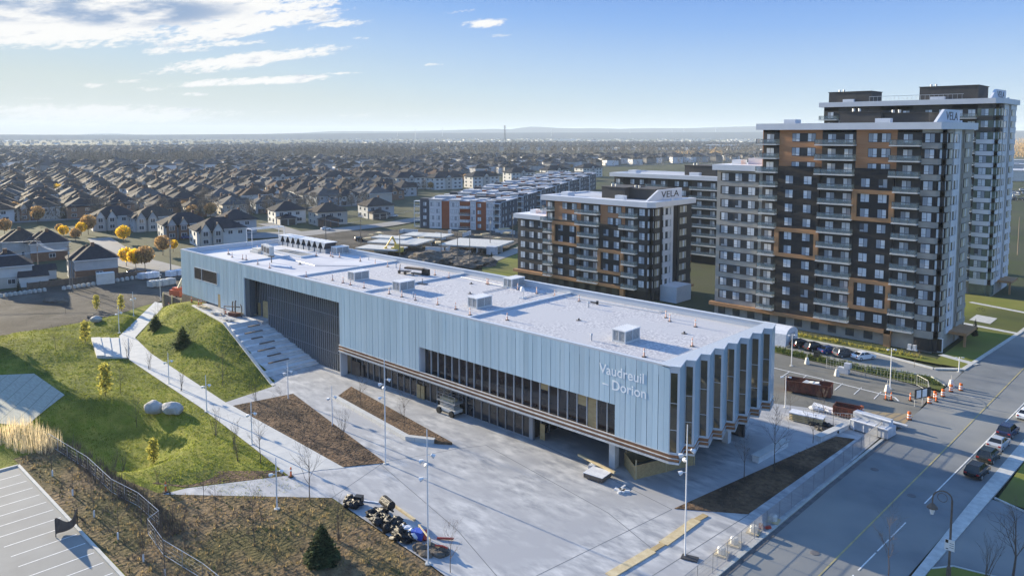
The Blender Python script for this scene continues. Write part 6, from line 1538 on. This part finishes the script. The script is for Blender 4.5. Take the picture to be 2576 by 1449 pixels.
# bench wall round the walled bed
t=thing('retaining_kerb','pale raised concrete kerb along the walled mulch bed','kerb',(-90,65,0))
b=MB(); b.prism([(-101.6,65.9),(-79.6,63.5),(-79.2,64.2),(-100.9,66.6)],0,.5,bot=True); b.prism([(-79.9,63.4),(-76.2,65.3),(-76.6,65.9),(-80.1,64.1)],0,.62,bot=True); b.build('wall',M['path_concrete'],t)
for (pa,pb,w,l,h) in (((2058,1109),(2148,1068),1.0,'long low concrete bench wall beside the triangular bed, near the street',.7),((1900,1163),(1975,1122),1.1,'concrete bench block by the tall bare tree at the zigzag end',.9)):
    a,c=G(*pa),G(*pb); d=c-a; m=(a+c)/2; t=thing('concrete_bench',l,'bench',(m.x,m.y,0)); b=MB(); b.rbox(m.x,m.y,.02,d.length,w*.8,h-.12,math.atan2(d.y,d.x)); b.build('base',M['stair_concrete'],t); b=MB(); b.rbox(m.x,m.y,h-.1,d.length+.2,w,.12,math.atan2(d.y,d.x)); b.build('seat',M['path_concrete'],t)
# pallets of pale boards and black plastic in the fenced yard
g=G(2030,1062); t=thing('panel_stack','stack of white insulation boards on pallets near the zigzag end','stack',(g.x,g.y,0)); b=MB()
for i in range(4): b.rbox(g.x,g.y,.15+i*.25,4.6,1.7,.16,.12,0)
b.build('boards',M['lumber'],t); b=MB(); b.rbox(g.x,g.y,1.13,4.8,1.8,.14,.12); b.build('top_sheet',M['white_bag'],t); b=MB()
for i in range(3): b.rbox(g.x-1.6+i*1.6,g.y,.0,.3,1.7,.15,.12)
b.build('skid',M['lumber_dark'],t)
for px,py,l,s in ((2066,1072,'black plastic-covered bundle right of the white board stack',1.),(2078,1085,'low black plastic sheet bundle beside the bench wall',.8)):
    g=G(px,py); b=MB()
    for i in range(3): b.blob((g.x+(i-1)*1.1*s,g.y+rnd.uniform(-.3,.3),.3),(1.*s,.7*s,.4*s),2,.4,1.5,0,i)
    mesh_thing('plastic_bundle',b,M['black_plastic'],l,'bundle')
g=G(2195,1088); t=thing('wrapped_pallet','big pallet of grey panels wrapped with white bands inside the wire fence','pallet',(g.x,g.y,0)); b=MB()
b.rbox(g.x,g.y,.2,5.2,2.6,1.3,-.12); b.rbox(g.x-.3,g.y+.8,1.5,5.,1.3,.7,-.12); b.build('panels',M['wrap_grey'],t); b=MB()
for i in range(4): b.rbox(g.x-2+i*1.35,g.y,.18,.12,2.66,1.36,-.12)
b.tube((g.x-2.6,g.y-1.3,1.6),(g.x+2.6,g.y-1.9,1.6),.12,.12,6); b.tube((g.x-2.5,g.y+.2,2.3),(g.x+2.5,g.y-.4,2.3),.12,.12,6); b.build('band',M['white_bag'],t)
for px,py,n,l in ((2085,1040,5,'white wrapped pipes and bags along the wire fence left of the big pallet'),(2230,1070,4,'grey scrap leaning at the gate end of the big pallet')):
    g=G(px,py); b=MB()
    for i in range(n): b.blob((g.x-2+i*1.1,g.y+rnd.uniform(-.4,.4),.4),(.9,.4,.35),2,.35,1.5,0,i+20); b.tube((g.x-2.5,g.y+i*.15,.7+.05*i),(g.x+2.8,g.y-.3+i*.1,.75),.09,.09,6)
    mesh_thing('wrapped_bundle',b,M['white_bag' if n==5 else 'wrap_grey'],l,'bundle')
# dumpsters
def dumpster(name,l,P,ang,Lx,Wy,H,fill=True):
    t=thing(name,l,'dumpster',(P.x,P.y,0)); c,s=math.cos(ang),math.sin(ang); tr=lambda x,y:(P.x+x*c-y*s,P.y+x*s+y*c)
    b=MB()
    for (x,y,lx,ly) in ((0,-Wy/2,Lx,.08),(0,Wy/2,Lx,.08),(-Lx/2,0,.08,Wy),(Lx/2,0,.08,Wy)): q=tr(x,y); b.rbox(q[0],q[1],.25,lx,ly,H-.25,ang)
    q=tr(0,0); b.rbox(q[0],q[1],.2,Lx,Wy,.15,ang); b.build('body',M['rust'],t)
    b=MB()
    for i in range(11):
        for y in (-Wy/2-.07,Wy/2+.07): q=tr(-Lx/2+.3+i*(Lx-.6)/10,y); b.rbox(q[0],q[1],.25,.16,.1,H-.3,ang)
    for y in (-Wy/2-.05,Wy/2+.05): q=tr(0,y); b.rbox(q[0],q[1],H-.14,Lx+.1,.16,.14,ang)
    b.build('rib',M['rust'],t)
    if fill:
        b=MB(); 
        for i in range(7): q=tr(rnd.uniform(-Lx/2+.8,Lx/2-.8),rnd.uniform(-.6,.6)); b.rbox(q[0],q[1],H*.55+rnd.random()*.5,1.2,.8,.3,rnd.random()*3,0,(.15,.1))
        b.build('rubbish',M['offwhite'],t)
    return t
dumpster('roll_off_dumpster','long rust-red ribbed dumpster loaded with white rubbish, in the lot past the zigzag end',(G(1985,1002)+G(2090,1012)+G(2095,980))/3+Vector((-1.7,.6,0)),R(8)*0+math.atan2(G(2090,1018).y-G(1982,1000).y,G(2090,1018).x-G(1982,1000).x),6.9,2.4,2.0)
g=G(2125,1052); dumpster('steel_skip','shorter rust-brown open skip behind the wire fence, right of the long dumpster',Vector((g.x,g.y+1.,0)),R(8),3.6,2.0,1.6,False)
# wire site fences (posts, rails and see-through mesh of wires)
def wire_fence(name,l,pts,h,step=.5,post=3.,m='galv',wr=.012):
    t=thing(name,l,'fence',(pts[0][0],pts[0][1],0)); ps=MB(); rl=MB(); ms=MB()
    for a,c in zip(pts,pts[1:]):
        a=Vector((a[0],a[1],0));c=Vector((c[0],c[1],0)); L=(c-a).length; d=(c-a)/L; n=max(1,round(L/post))
        for i in range(n+1): q=a+d*L*i/n; ps.tube(q,q+Vector((0,0,h)),.04,.04,5)
        for z in (h-.03,.12): rl.tube(a+Vector((0,0,z)),c+Vector((0,0,z)),.03,.03,4,0,False)
        k=int(L/step)
        for i in range(k):
            q=a+d*L*(i+.5)/k; ms.tube(q+Vector((0,0,.1)),q+Vector((0,0,h-.05)),wr,wr,3,0,False)
        for j in range(1,4): z=h*j/4.; ms.tube(a+Vector((0,0,z)),c+Vector((0,0,z)),wr,wr,3,0,False)
    ps.build('post',M[m],t); rl.build('rail',M[m],t); o=ms.build('wire_mesh',M[m],t); return t
wire_fence('site_fence','galvanised wire site fence along the pavement beside the street',[(-33.95,55.),(-33.85,75),(-33.7,90),(-33.6,111.5)],2.0,.16,2.9,'mullion',.02)
wire_fence('site_fence','wire site fence panels around the pallets near the striped crossing',[(-43.6,107.6),(-39.8,109.),(-35.6,111.6),(-34.2,113)],1.9,.35,2.5)
wire_fence('site_fence','light wire fence across the verge behind the lot',[(-51,135.5),(-44,134.6),(-36.5,136.4),(-34.2,134.2),(-33.3,131.4)],1.8,.5,3.2)
wire_fence('site_fence','low wire fence at the left end of the landing by the orange lift',[(-191,84),(-184,86),(-176,88)],1.6,.5,2.5,'white_paint')
cf=wire_fence('chain_link_fence','sagging chain link fence between rough bed and lower lawn, bottom left',[(-113.4,29.6),(-101.4,30.6),(-92.8,30.4),(-87,31.2),(-81.1,31.1),(-80.2,29.6),(-74.8,29.0),(-68,29.8),(-60,30)],1.7,.7,3.,'galv',.004)
# fence feet at the street corner
fg='white block feet of the site fence at the street corner'
for i,(px,py) in enumerate(((1815,1395),(1847,1370),(1896,1340),(1945,1312))):
    g=G(px,py); t=thing('fence_foot',['white block foot of the street fence, nearest the bottom edge','white block foot of the street fence, second from the bottom','white block foot of the street fence, third from the bottom','white block foot of the street fence, next to the red scrap'][i],'fence weight',(g.x,g.y,0),0,fg)
    b=MB(); b.rbox(g.x,g.y,.1,1.3,1.3,.1,.2); b.build('tray',M['lumber'],t); b=MB(); b.lathe((g.x,g.y,.2),[(.42,0),(.42,.5),(.3,.62)],10); b.build('weight',M['offwhite'],t)
g=G(1925,1330); b=MB(); b.rbox(g.x,g.y,.1,1.2,.35,.2,.8); b.rbox(g.x-.5,g.y,.1,.4,.4,.3,.3); mesh_thing('red_scrap',b,M['red_paint'],'small red plastic piece by the kerb of the street','scrap')
for i,(px,py) in enumerate(((2293,1246),(2050,1390),(2200,1180))):
    g=G(px,py); b=MB(); b.lathe((g.x,g.y,-.02),[(.48,0),(.46,.03),(.3,.035)],14); mesh_thing('manhole_cover',b,M['kerb_dark'],['dark manhole cover in the street left of the lantern','manhole cover low in the street','manhole cover in the middle of street beside the triangular bed'][i],'manhole')
g=G(1735,1405); b=MB(); b.rbox(g.x,g.y,.05,1.6,.9,.1,.3); mesh_thing('drain_grate',b,M['dark_metal'],'dark grate plate at the foot of the street-corner floodlight pole','grate')
# notice boards
g=G(2320,1018); t=thing('notice_board','black site notice board with two white sheets near the striped crossing','sign',(g.x,g.y,0)); b=MB(); b.rbox(g.x,g.y,1.1,3.6,.08,1.5,R(68)); b.build('board',M['black'],t)
b=MB(); c,s=math.cos(R(68)),math.sin(R(68))
for u in (-.95,.35): b.rbox(g.x+u*c+.06*s,g.y+u*s-.06*c,1.25,1.0,.03,1.2,R(68))
b.build('notice',M['white_paint'],t); b=MB()
for u in (-1.7,0,1.7): b.tube((g.x+u*c,g.y+u*s,0),(g.x+u*c,g.y+u*s,1.6),.05,.05,5)
b.build('post',M['galv'],t)
g=G(2360,885); t=thing('entrance_sign','dark upright sign with white frame on the verge before the tallest block','sign',(g.x,g.y,0)); b=MB(); b.box(g.x-.75,g.x+.75,g.y-.15,g.y+.15,0,2.7); b.build('frame',M['white_paint'],t); b=MB(); b.box(g.x-.6,g.x+.6,g.y-.19,g.y-.15,.15,2.55); b.build('panel',M['black'],t)
g=G(2295,880); b=MB(); b.box(g.x-.8,g.x-.2,g.y-.3,g.y+.3,0,1.0); b.box(g.x+.1,g.x+.7,g.y-.3,g.y+.3,0,1.); b.box(g.x-.9,g.x+.9,g.y-.35,g.y+.35,-.05,.1); mesh_thing('utility_box',b,M['white_paint'],'pair of small white utility boxes left of the dark upright sign','utility box')
g=G(2055,905); b=MB(); b.box(g.x-.5,g.x+.5,g.y-.4,g.y+.4,0,1.5); b.box(g.x-.55,g.x+.55,g.y-.45,g.y+.45,1.5,1.6); mesh_thing('utility_box',b,M['car_dkgreen'],'dark green utility cabinet in the planted bed near the parked cars','utility box')
g=G(2122,938); b=MB(); b.box(g.x-.9,g.x+.9,g.y-.5,g.y+.5,0,1.0); b.box(g.x+.2,g.x+1.2,g.y-.55,g.y+.45,1.0,1.9); mesh_thing('utility_box',b,M['wrap_grey'],'pale blue-grey cabinets on the verge behind the dumpster','utility box')
# white tent behind the zigzag end
t=thing('storage_tent','white ribbed fabric tent behind the zigzag end of the building','tent',(-62,143,0)); a=G(1975,872); b=MB(); n=9
x0,x1,yc,r=a.x-6,a.x+.2,a.y+2.6,2.9
for k,x in enumerate((x0,x1)):
    for i in range(n): th=PI*i/(n-1); b.v.append((x,yc-r*math.cos(th),1.7+1.8*math.sin(th) if 0<i<n-1 else 0))
for i in range(n-1): b.f.append((i,i+1,n+i+1,n+i)); b.m.append(0)
b.f.append(tuple(n+i for i in range(n))); b.m.append(0); b.build('cover',M['white_bag'],t); b=MB(); b.box(x1+.02,x1+.1,yc-1.2,yc+1.2,0,2.4); b.build('door',M['wrap_grey'],t)
# white service building between blocks
g=G(1645,750); t=thing('service_shed','low white walled service entrance in front of the mid-rise block','shed',(g.x,g.y,0)); b=MB(); b.box(g.x,g.x+6.5,g.y,g.y+7,-.5,3.6); b.box(g.x-.2,g.x+.6,g.y-.1,g.y+7.,-.5,4.2); b.build('wall',M['apt_white'],t); b=MB(); b.box(g.x+.7,g.x+1.9,g.y-.06,g.y,0,2.4); b.build('door',M['galv'],t)
# bent pipe rack and planks on the landing
g=G(590,795,5); t=thing('pipe_rack','dark machine frame with bent pipes standing on the stair landing','rack',(g.x,g.y,5)); b=MB(); b.rbox(g.x,g.y,5.02,2.4,1.2,.7,.2); b.build('base',M['rust'],t); b=MB()
b.path([Vector((g.x-3.2,g.y-.6,6.6)),Vector((g.x,g.y,6.9)),Vector((g.x+2,g.y+.2,7.1))],.12,6); b.path([Vector((g.x-.8,g.y,5.6)),Vector((g.x-.7,g.y,7.6)),Vector((g.x-.5,g.y,7.9))],.13,6); b.path([Vector((g.x+.3,g.y,5.6)),Vector((g.x+.4,g.y,7.8)),Vector((g.x+.7,g.y,8.2))],.15,6); b.path([Vector((g.x+2,g.y+.5,5.)),Vector((g.x+2,g.y+.5,7.2)),Vector((g.x+1.6,g.y+.5,7.5))],.09,6); b.path([Vector((g.x-3.2,g.y-.6,5.)),Vector((g.x-3.2,g.y-.6,6.6))],.08,6); b.build('pipe',M['lumber_dark'],t)
for i,(px,py,l) in enumerate(((515,775,'pale planks stacked at the left end of the stair landing'),(548,790,'scattered boards on the landing before the pipe rack'),(620,792,'yellowish boards on the landing in front of the plywood screen'),(575,806,'pale sheet lying at the top of the stairs'))):
    g=G(px,py,5.1); b=MB()
    for k in range(7): b.rbox(g.x+rnd.uniform(-1.2,1.2),g.y+rnd.uniform(-.5,.6),5.13+k*.05,rnd.uniform(2.2,4.),.3,.07,rnd.uniform(-.2,.5))
    mesh_thing('plank_pile',b,M['lumber' if i%2==0 else 'offwhite'],l,'planks',group='loose boards on the stair landing')
g=G(600,806,5.2); 
# boom lift and hoarding at the left end of the building
g=G(449,752); t=thing('boom_lift','orange boom lift with cream folded arm at the left end of the pale blue building','boom lift',(g.x,g.y,0)); b=MB(); b.rbox(g.x,g.y,.9,4.2,2.2,1.4,.2); b.rbox(g.x-.5,g.y,2.3,2.,1.6,.6,.2); b.build('turret',M['machine_orange'],t); b=MB()
for sx in (-1,1):
    for sy in (-1,1): b.tube((g.x+sx*1.4,g.y+sy*1.,.55),(g.x+sx*1.4,g.y+sy*1.4,.55),.55,.55,12)
b.build('wheel',M['rubber'],t); b=MB(); b.path([Vector((g.x,g.y,2.6)),Vector((g.x+1.5,g.y+1.,6.)),Vector((g.x+4.2,g.y+1.6,8.6))],.35,6); b.build('boom',M['boom_cream'],t)
t=thing('timber_hoarding','brown timber retaining hoarding below the left end of the building','hoarding',(-178,76,0)); b=MB(); b.box(-187,-172.8,74.5,74.8,-.5,3.2); b.box(-172.9,-172.6,74.8,80,-.5,4.5); b.box(-172.6,-160.5,YF-.1,YF+.5,2.,5.3); b.build('boards',M['lumber_dark'],t)
b=MB(); 
for x in (-186,-181,-176): b.box(x,x+.25,74.2,74.5,-.5,3.6)
b.build('post',M['lumber'],t)
for i,(px,py) in enumerate(((580/1.0*0+(575/2.634)/1.5625*0+585/2.634/1.5625+0,0),)): pass
wg='wrapped white pallets at the far end of the gravel field'
for i,(px,py,m,l) in enumerate(((374,701,'white_bag','white wrapped pallet, leftmost of the far row'),(388,699,'white_bag','white wrapped pallet, second of the far row'),(430,696,'white_bag','white wrapped pallet right of the tall pole'),(451,693,'white_bag','white wrapped pallet touching the left end of the building'),(360,702,'wrap_grey','grey wrapped pallet at the left end of the far row'),(385,722,'light_concrete','grey stone pallet, left of the nearer row'),(398,721,'light_concrete','grey stone pallet, second of the nearer row'),(412,719,'light_concrete','grey stone pallet, third of the nearer row'),(428,716,'light_concrete','grey stone pallet, right of the nearer row'))):
    g=G(px,py); t=thing('wrapped_pallet',l,'pallet',(g.x,g.y,0),0,wg); b=MB(); b.rbox(g.x,g.y,0,2.2,2.2,.2,.3); b.build('pallet_base',M['lumber_dark'],t); b=MB(); b.rbox(g.x,g.y,.2,2.2,2.1,1.5,.3); b.blob((g.x,g.y,1.6),(1.1,1.05,.3),2,.2); b.build('load',M[m],t)
# sheds and kiosk by the near houses
def shed(l,P,lx,ly,h,m,a=SUB):
    t=thing('garden_shed',l,'shed',(P.x,P.y,0)); b=MB(); b.rbox(P.x,P.y,-.2,lx,ly,h+.2,a); b.build('wall',M[m],t); b=MB(); q=MB(); hip(q,-lx/2,lx/2,-ly/2,ly/2,h,lx*.28,ov=.25,hipl=.2); b.add(q,(P.x,P.y,0),a); b.build('roof',M['roof_dark'],t)
shed('white garden shed with dark roof behind the concrete blocks',G(72,722)+Vector((-3,2,0)),4.5,7,2.7,'siding_white')
shed('cream gable shed between the utility poles',G(120,708)+Vector((-7,1,0)),5,6,2.6,'siding_white')
g=G(262,716); t=thing('site_kiosk','beige and white double-door kiosk in front of the brick-based house','kiosk',(g.x,g.y,0)); b=MB(); b.rbox(g.x-1.2,g.y+.8,0,2.2,4.4,3.1,SUB); b.build('body',M['offwhite'],t); b=MB(); b.rbox(g.x-.05,g.y+1.7,.1,.1,1.9,2.8,SUB); b.build('door',M['white_paint'],t)
t=thing('board_fence','dark low wooden fence between the near houses and gravel field','fence',(-236,72,0)); b=MB(); a=G(150,725); 
strip_pts=[(-234.5,58),(-233.5,73),(-232.,88)]
for (xa,ya),(xb,yb) in zip(strip_pts,strip_pts[1:]): b.prism([(xa,ya),(xb,yb),(xb-.12,yb),(xa-.12,ya)],-.2,1.6)
b.build('boards',M['lumber_dark'],t); b=MB()
for i in range(11): f=i/10.; b.box(-234.4+2.4*f,-234.2+2.4*f,58+30*f,58.2+30*f,-.2,1.8)
b.build('post',M['lumber_dark'],t)
# utility poles and wires
pg='wooden utility poles'
def upole(px,py,h,l,arm=True):
    g=G(px,py); t=thing('utility_pole',l,'utility pole',(g.x,g.y,-.1),0,pg); b=MB(); b.tube((g.x,g.y,-.3),(g.x,g.y,h),.17,.1,7); b.build('pole',M['bark_pale'],t)
    if arm: b=MB(); b.rbox(g.x,g.y,h-1.2,2.2,.12,.14,.7); b.rbox(g.x,g.y,h-.5,1.6,.12,.14,.7); b.build('crossarm',M['bark_pale'],t)
    if arm: b=MB(); b.tube((g.x+.3,g.y,h-2.6),(g.x+.3,g.y,h-1.7),.22,.22,8); b.build('transformer',M['galv'],t)
    return Vector((g.x,g.y,h))
U=[upole(97,690,11,'utility pole left of the near brick-based house, rear one'),upole(176,722,11.5,'utility pole in front of the near brick-based house, with wires'),upole(183,735,8,'shorter pole right beside the wired utility pole',False),upole(430,690,10.5,'utility pole left of the big roof corner'),upole(604/1.0*0+820,603,9,'bare pole behind the dry coolers, left',False),upole(908,612,9.5,'bare pole behind the dry coolers, right',False),upole(1110,648,9,'pole behind the roof, left of the excavator',False),upole(1006,645,9.5,'pole right of the excavator behind the roof',False) ,upole(1151,668,10.5,'tall pole in front of the soil heap',False),upole(1182,672,10.5,'second tall pole in front of the soil heap',False),upole(1233,628,12,'utility pole with crossarm in front of the brick blocks'),upole(1290,605,11,'utility pole with crossarm at the left of the mid-rise block'),upole(2519,600,12,'pole at the far street right of the tall blocks',False),upole(2560,640,13,'tall pole at the right edge street',False),upole(2490,655,10,'dark post by the far lawn at the right edge',False)]
def wires(l,pts,sag):
    b=MB()
    for a,c in zip(pts,pts[1:]):
        for o in (-.6,0,.6):
            P=[]
            for i in range(9): f=i/8.; q=a.lerp(c,f)+Vector((o,o*.6,-.9-sag*4*f*(1-f))); P.append(q)
            b.path(P,.03,3)
    mesh_thing('overhead_wires',b,M['galv'],l,'wires')
wires('pale overhead wires between the left utility poles',[Vector((-300,52,11)),U[0],U[1],Vector((-260,20,11))],1.6)
wires('pale overhead wires sagging across the left suburb roofs',[Vector((-420,90,10)),Vector((-380,160,11)),Vector((-335,215,11))],1.8)
wires('overhead wires beyond the dry coolers to the far road',[U[4],U[5],Vector((-290,260,10))],1.2)
# construction site behind the roof
g=G(1000,640); t=thing('excavator','yellow excavator with raised arm on the site behind the roof','excavator',(g.x,g.y,0)); b=MB(); b.rbox(g.x,g.y,.9,3.6,2.6,1.6,.4); b.rbox(g.x+.5,g.y-.6,2.5,1.5,1.2,1.2,.4); b.build('body',M['machine_yellow'],t); b=MB(); b.path([Vector((g.x,g.y,2.4)),Vector((g.x-1.2,g.y-1.2,6.2))],.32,5); b.path([Vector((g.x-1.2,g.y-1.2,6.2)),Vector((g.x-3.,g.y-2.6,2.6))],.26,5); b.blob((g.x-3.1,g.y-2.7,2.2),(.6,.6,.5),2,.2); b.build('arm',M['machine_yellow'],t); b=MB(); b.rbox(g.x-.9*.4,g.y-1.3,0,4.2,.7,.9,.4); b.rbox(g.x+.9*.4,g.y+1.3,0,4.2,.7,.9,.4); b.build('track',M['rubber'],t)
t=thing('foundation_works','pale flat concrete foundation slabs and formwork of the site behind the roof','foundation',(-222,186,0)); b=MB()
for (pa,z,lx,ly,m) in (((1010,605),2.6,20,15,0),((960,622),2.,16,9,0),((1075,590),2.8,18,10,0),((1200,610),2.4,22,18,0),((985,596),3.0,14,7,0)): 
    q=G(*pa,z); b.rbox(q.x,q.y,z-.5,lx,ly,.5,R(22)); 
b.build('slab',M['light_concrete'],t); b=MB(); rr=random.Random(8)
for i in range(26): q=G(rr.uniform(925,1280),rr.uniform(585,640)); b.rbox(q.x,q.y,-.2,rr.uniform(2,9),.35,rr.uniform(1.2,2.6),R(22)+rr.choice([0,PI/2]))
b.build('wall',M['stair_concrete'],t); b=MB()
for i in range(24): q=G(rr.uniform(925,1280),rr.uniform(588,635)); b.rbox(q.x,q.y,rr.uniform(0,2.5),rr.uniform(1.5,5),rr.uniform(1,2.5),.5,rr.random()*3)
b.build('formwork',M['lumber'],t)
for px,py,r,l in ((1090,655,(9,7,3.3),'big dark soil heap behind the roof, with weeds'),(1140,650,(8,7,2.9),'dark soil heap right of the larger one'),(1185,662,(9,8,2.2),'weedy soil bank left of the lane by the mid-rise block'),(1050,668,(6,5,2.4),'low dark soil heap nearest to the parapet')):
    g=G(px,py); b=MB(); b.blob((0,0,-.3),r,4,.25,1.6,0,int(px),-.1); mesh_thing('soil_heap',b,M['dark_soil'],l,'soil heap',(g.x,g.y,0),0,'soil heaps behind the roof')
for px,py,l in ((140,757,'brown soil mound on the gravel field, darker one'),(255,800,'low dirt pile on gravel field near the lawn edge')):
    g=G(px,py); b=MB(); b.blob((0,0,-.1),(3.6,1.8,1.0),3,.3,1.4,0,int(px),-.05); mesh_thing('soil_heap',b,M['dark_soil'],l,'soil heap',(g.x,g.y,0),.4,'soil mounds on the gravel field')
g=G(1238,640); b=MB(); b.rbox(g.x,g.y,0,3.4,2.4,2.6,.5); b.rbox(g.x,g.y,2.6,3.6,2.6,.2,.5); mesh_thing('utility_box',b,M['wrap_grey'],'grey equipment cabinet beside the lane hedge behind the roof','utility box')
# dark leaning sheet on the parking kerb
t=thing('banner_sheet','dark brown crumpled upright banner standing on the parking lot kerb','banner',tuple(G(180,1345))); a=G(150,1345)+Vector((.2,-.4,0)); c=G(196,1325); b=MB(); n=10; d=(c-a)
for th in (0,1):
    for i in range(n+1):
        f=i/n; q=a+d*f+Vector((0,0,0)); off=Vector((-d.y,d.x,0)).normalized()*(.22*math.sin(f*7)+th*.07)
        for z in (0.1+.5*(f<.12)*0+.55*abs(f-.35),1.55+.45*math.cos(f*5.5)): b.v.append((q.x+off.x,q.y+off.y,z))
k=2*(n+1)
for i in range(n):
    A=2*i; b.f+= [(A,A+2,A+3,A+1),(k+A,k+A+1,k+A+3,k+A+2),(A+1,A+3,k+A+3,k+A+1)]; b.m+=[0]*3
b.build('sheet',M['lumber_dark'],t); b=MB(); b.tube((c.x,c.y,0),(c.x,c.y,2.1),.05,.05,5); b.tube((a.x,a.y,0),(a.x,a.y,1.9),.05,.05,5); b.build('post',M['dark_metal'],t)
# bicycle rack pad and benches on the right lawn
g=G(2467,783); t=thing('parked_bicycle','bicycle parked on the concrete pad of the right lawn','bicycle',(g.x,g.y,.08)); b=MB()
for dx in (-.5,.5):
    P=[Vector((g.x+dx+.33*math.cos(a),g.y,.42+.33*math.sin(a))) for a in [i*PI/6 for i in range(13)]]; b.path(P,.03,4)
b.build('wheel',M['rubber'],t); b=MB(); b.path([Vector((g.x-.5,g.y,.42)),Vector((g.x-.2,g.y,.9)),Vector((g.x+.35,g.y,.95)),Vector((g.x+.5,g.y,.42))],.03,4); b.path([Vector((g.x-.2,g.y,.9)),Vector((g.x,g.y,.42)),Vector((g.x+.35,g.y,.95))],.03,4); b.build('frame',M['dark_metal'],t)
# horizon: cell tower, pylons, bridge
g=G(1270,372); t=thing('cell_tower','dark lattice cell tower rising over the middle of the horizon','cell tower',(g.x,g.y,0)); dd=PIX((g.x,g.y,0))[2]; h=(372-316)*dd/F; b=MB()
for i in range(3): a=i*2.1; b.tube((g.x+3*math.cos(a),g.y+3*math.sin(a),0),(g.x+1*math.cos(a),g.y+1*math.sin(a),h),.45,.35,4)
b.build('mast',M['dark_metal'],t); b=MB()
for z in (.97,.9,.8): b.rbox(g.x,g.y,h*z-2,5,5,2.4,.4)
b.build('antenna',M['offwhite'],t)
py_g='pylons and masts along the horizon'
for i,(px,top,base) in enumerate(((1045,326,352),(1113,322,350),(1387,325,350),(1530,327,349),(1585,326,349),(1690,325,347),(1720,322,347),(1800,318,346),(1853,318,345),(1000+0,329,350),(221,324,344),(703,330,345),(680,329,345),(710,328,345),(2540,400,432),(2497+40,330,344))):
    g=G(px,base); dd=PIX((g.x,g.y,0))[2]; h=(base-top)*dd/F; t=thing('power_pylon','thin pylon on the horizon','pylon',(g.x,g.y,0),0,py_g); w=h*.035; b=MB(); b.tube((g.x-w*1.5,g.y,0),(g.x,g.y,h),w*.55,w*.3,4); b.tube((g.x+w*1.5,g.y,0),(g.x,g.y,h),w*.55,w*.3,4); b.build('mast',M['galv'],t)
    if i<9: b=MB(); b.rbox(g.x,g.y,h*.8,h*.22,w*.5,w*.5,.7); b.rbox(g.x,g.y,h*.92,h*.16,w*.5,w*.5,.7); b.build('crossarm',M['galv'],t)
uniq([o for o in COL.objects if o.get('group')==py_g])
t=thing('arched_bridge','long low arched bridge on the far left horizon','bridge',tuple(G(275,346))); b=MB(); pp=[]
for i in range(17):
    px=195+160*i/16.; q=G(px,346); dd=PIX(tuple(q))[2]; z=(346-341.5)*dd/F+ (3.6*dd/F)*math.sin(PI*i/16.); pp.append(Vector((q.x,q.y,z)))
b.path(pp,9,4); b.build('deck',M['offwhite'],t); b=MB()
for q in pp[4:15]: b.tube((q.x,q.y,0),tuple(q),7,7,4)
b.build('pier',M['offwhite'],t)
# ---------------------------------------------------------------- haze
hb=MB(); hb.box(-13500,13500,-500,16500,-1.8,190); hz_=hb.build('haze',[])
hz_['kind']='stuff'; hz_['label']='thin pale blue haze over the far suburb'
m=bpy.data.materials.new('haze'); m.use_nodes=True; nt=m.node_tree; nt.nodes.clear(); out=nt.nodes.new('ShaderNodeOutputMaterial'); v=nt.nodes.new('ShaderNodeVolumePrincipled')
v.inputs['Color'].default_value=(.74,.87,1,1); v.inputs['Density'].default_value=HAZE; v.inputs['Anisotropy'].default_value=0; nt.links.new(v.outputs[0],out.inputs['Volume']); hz_.data.materials.clear(); hz_.data.materials.append(m)
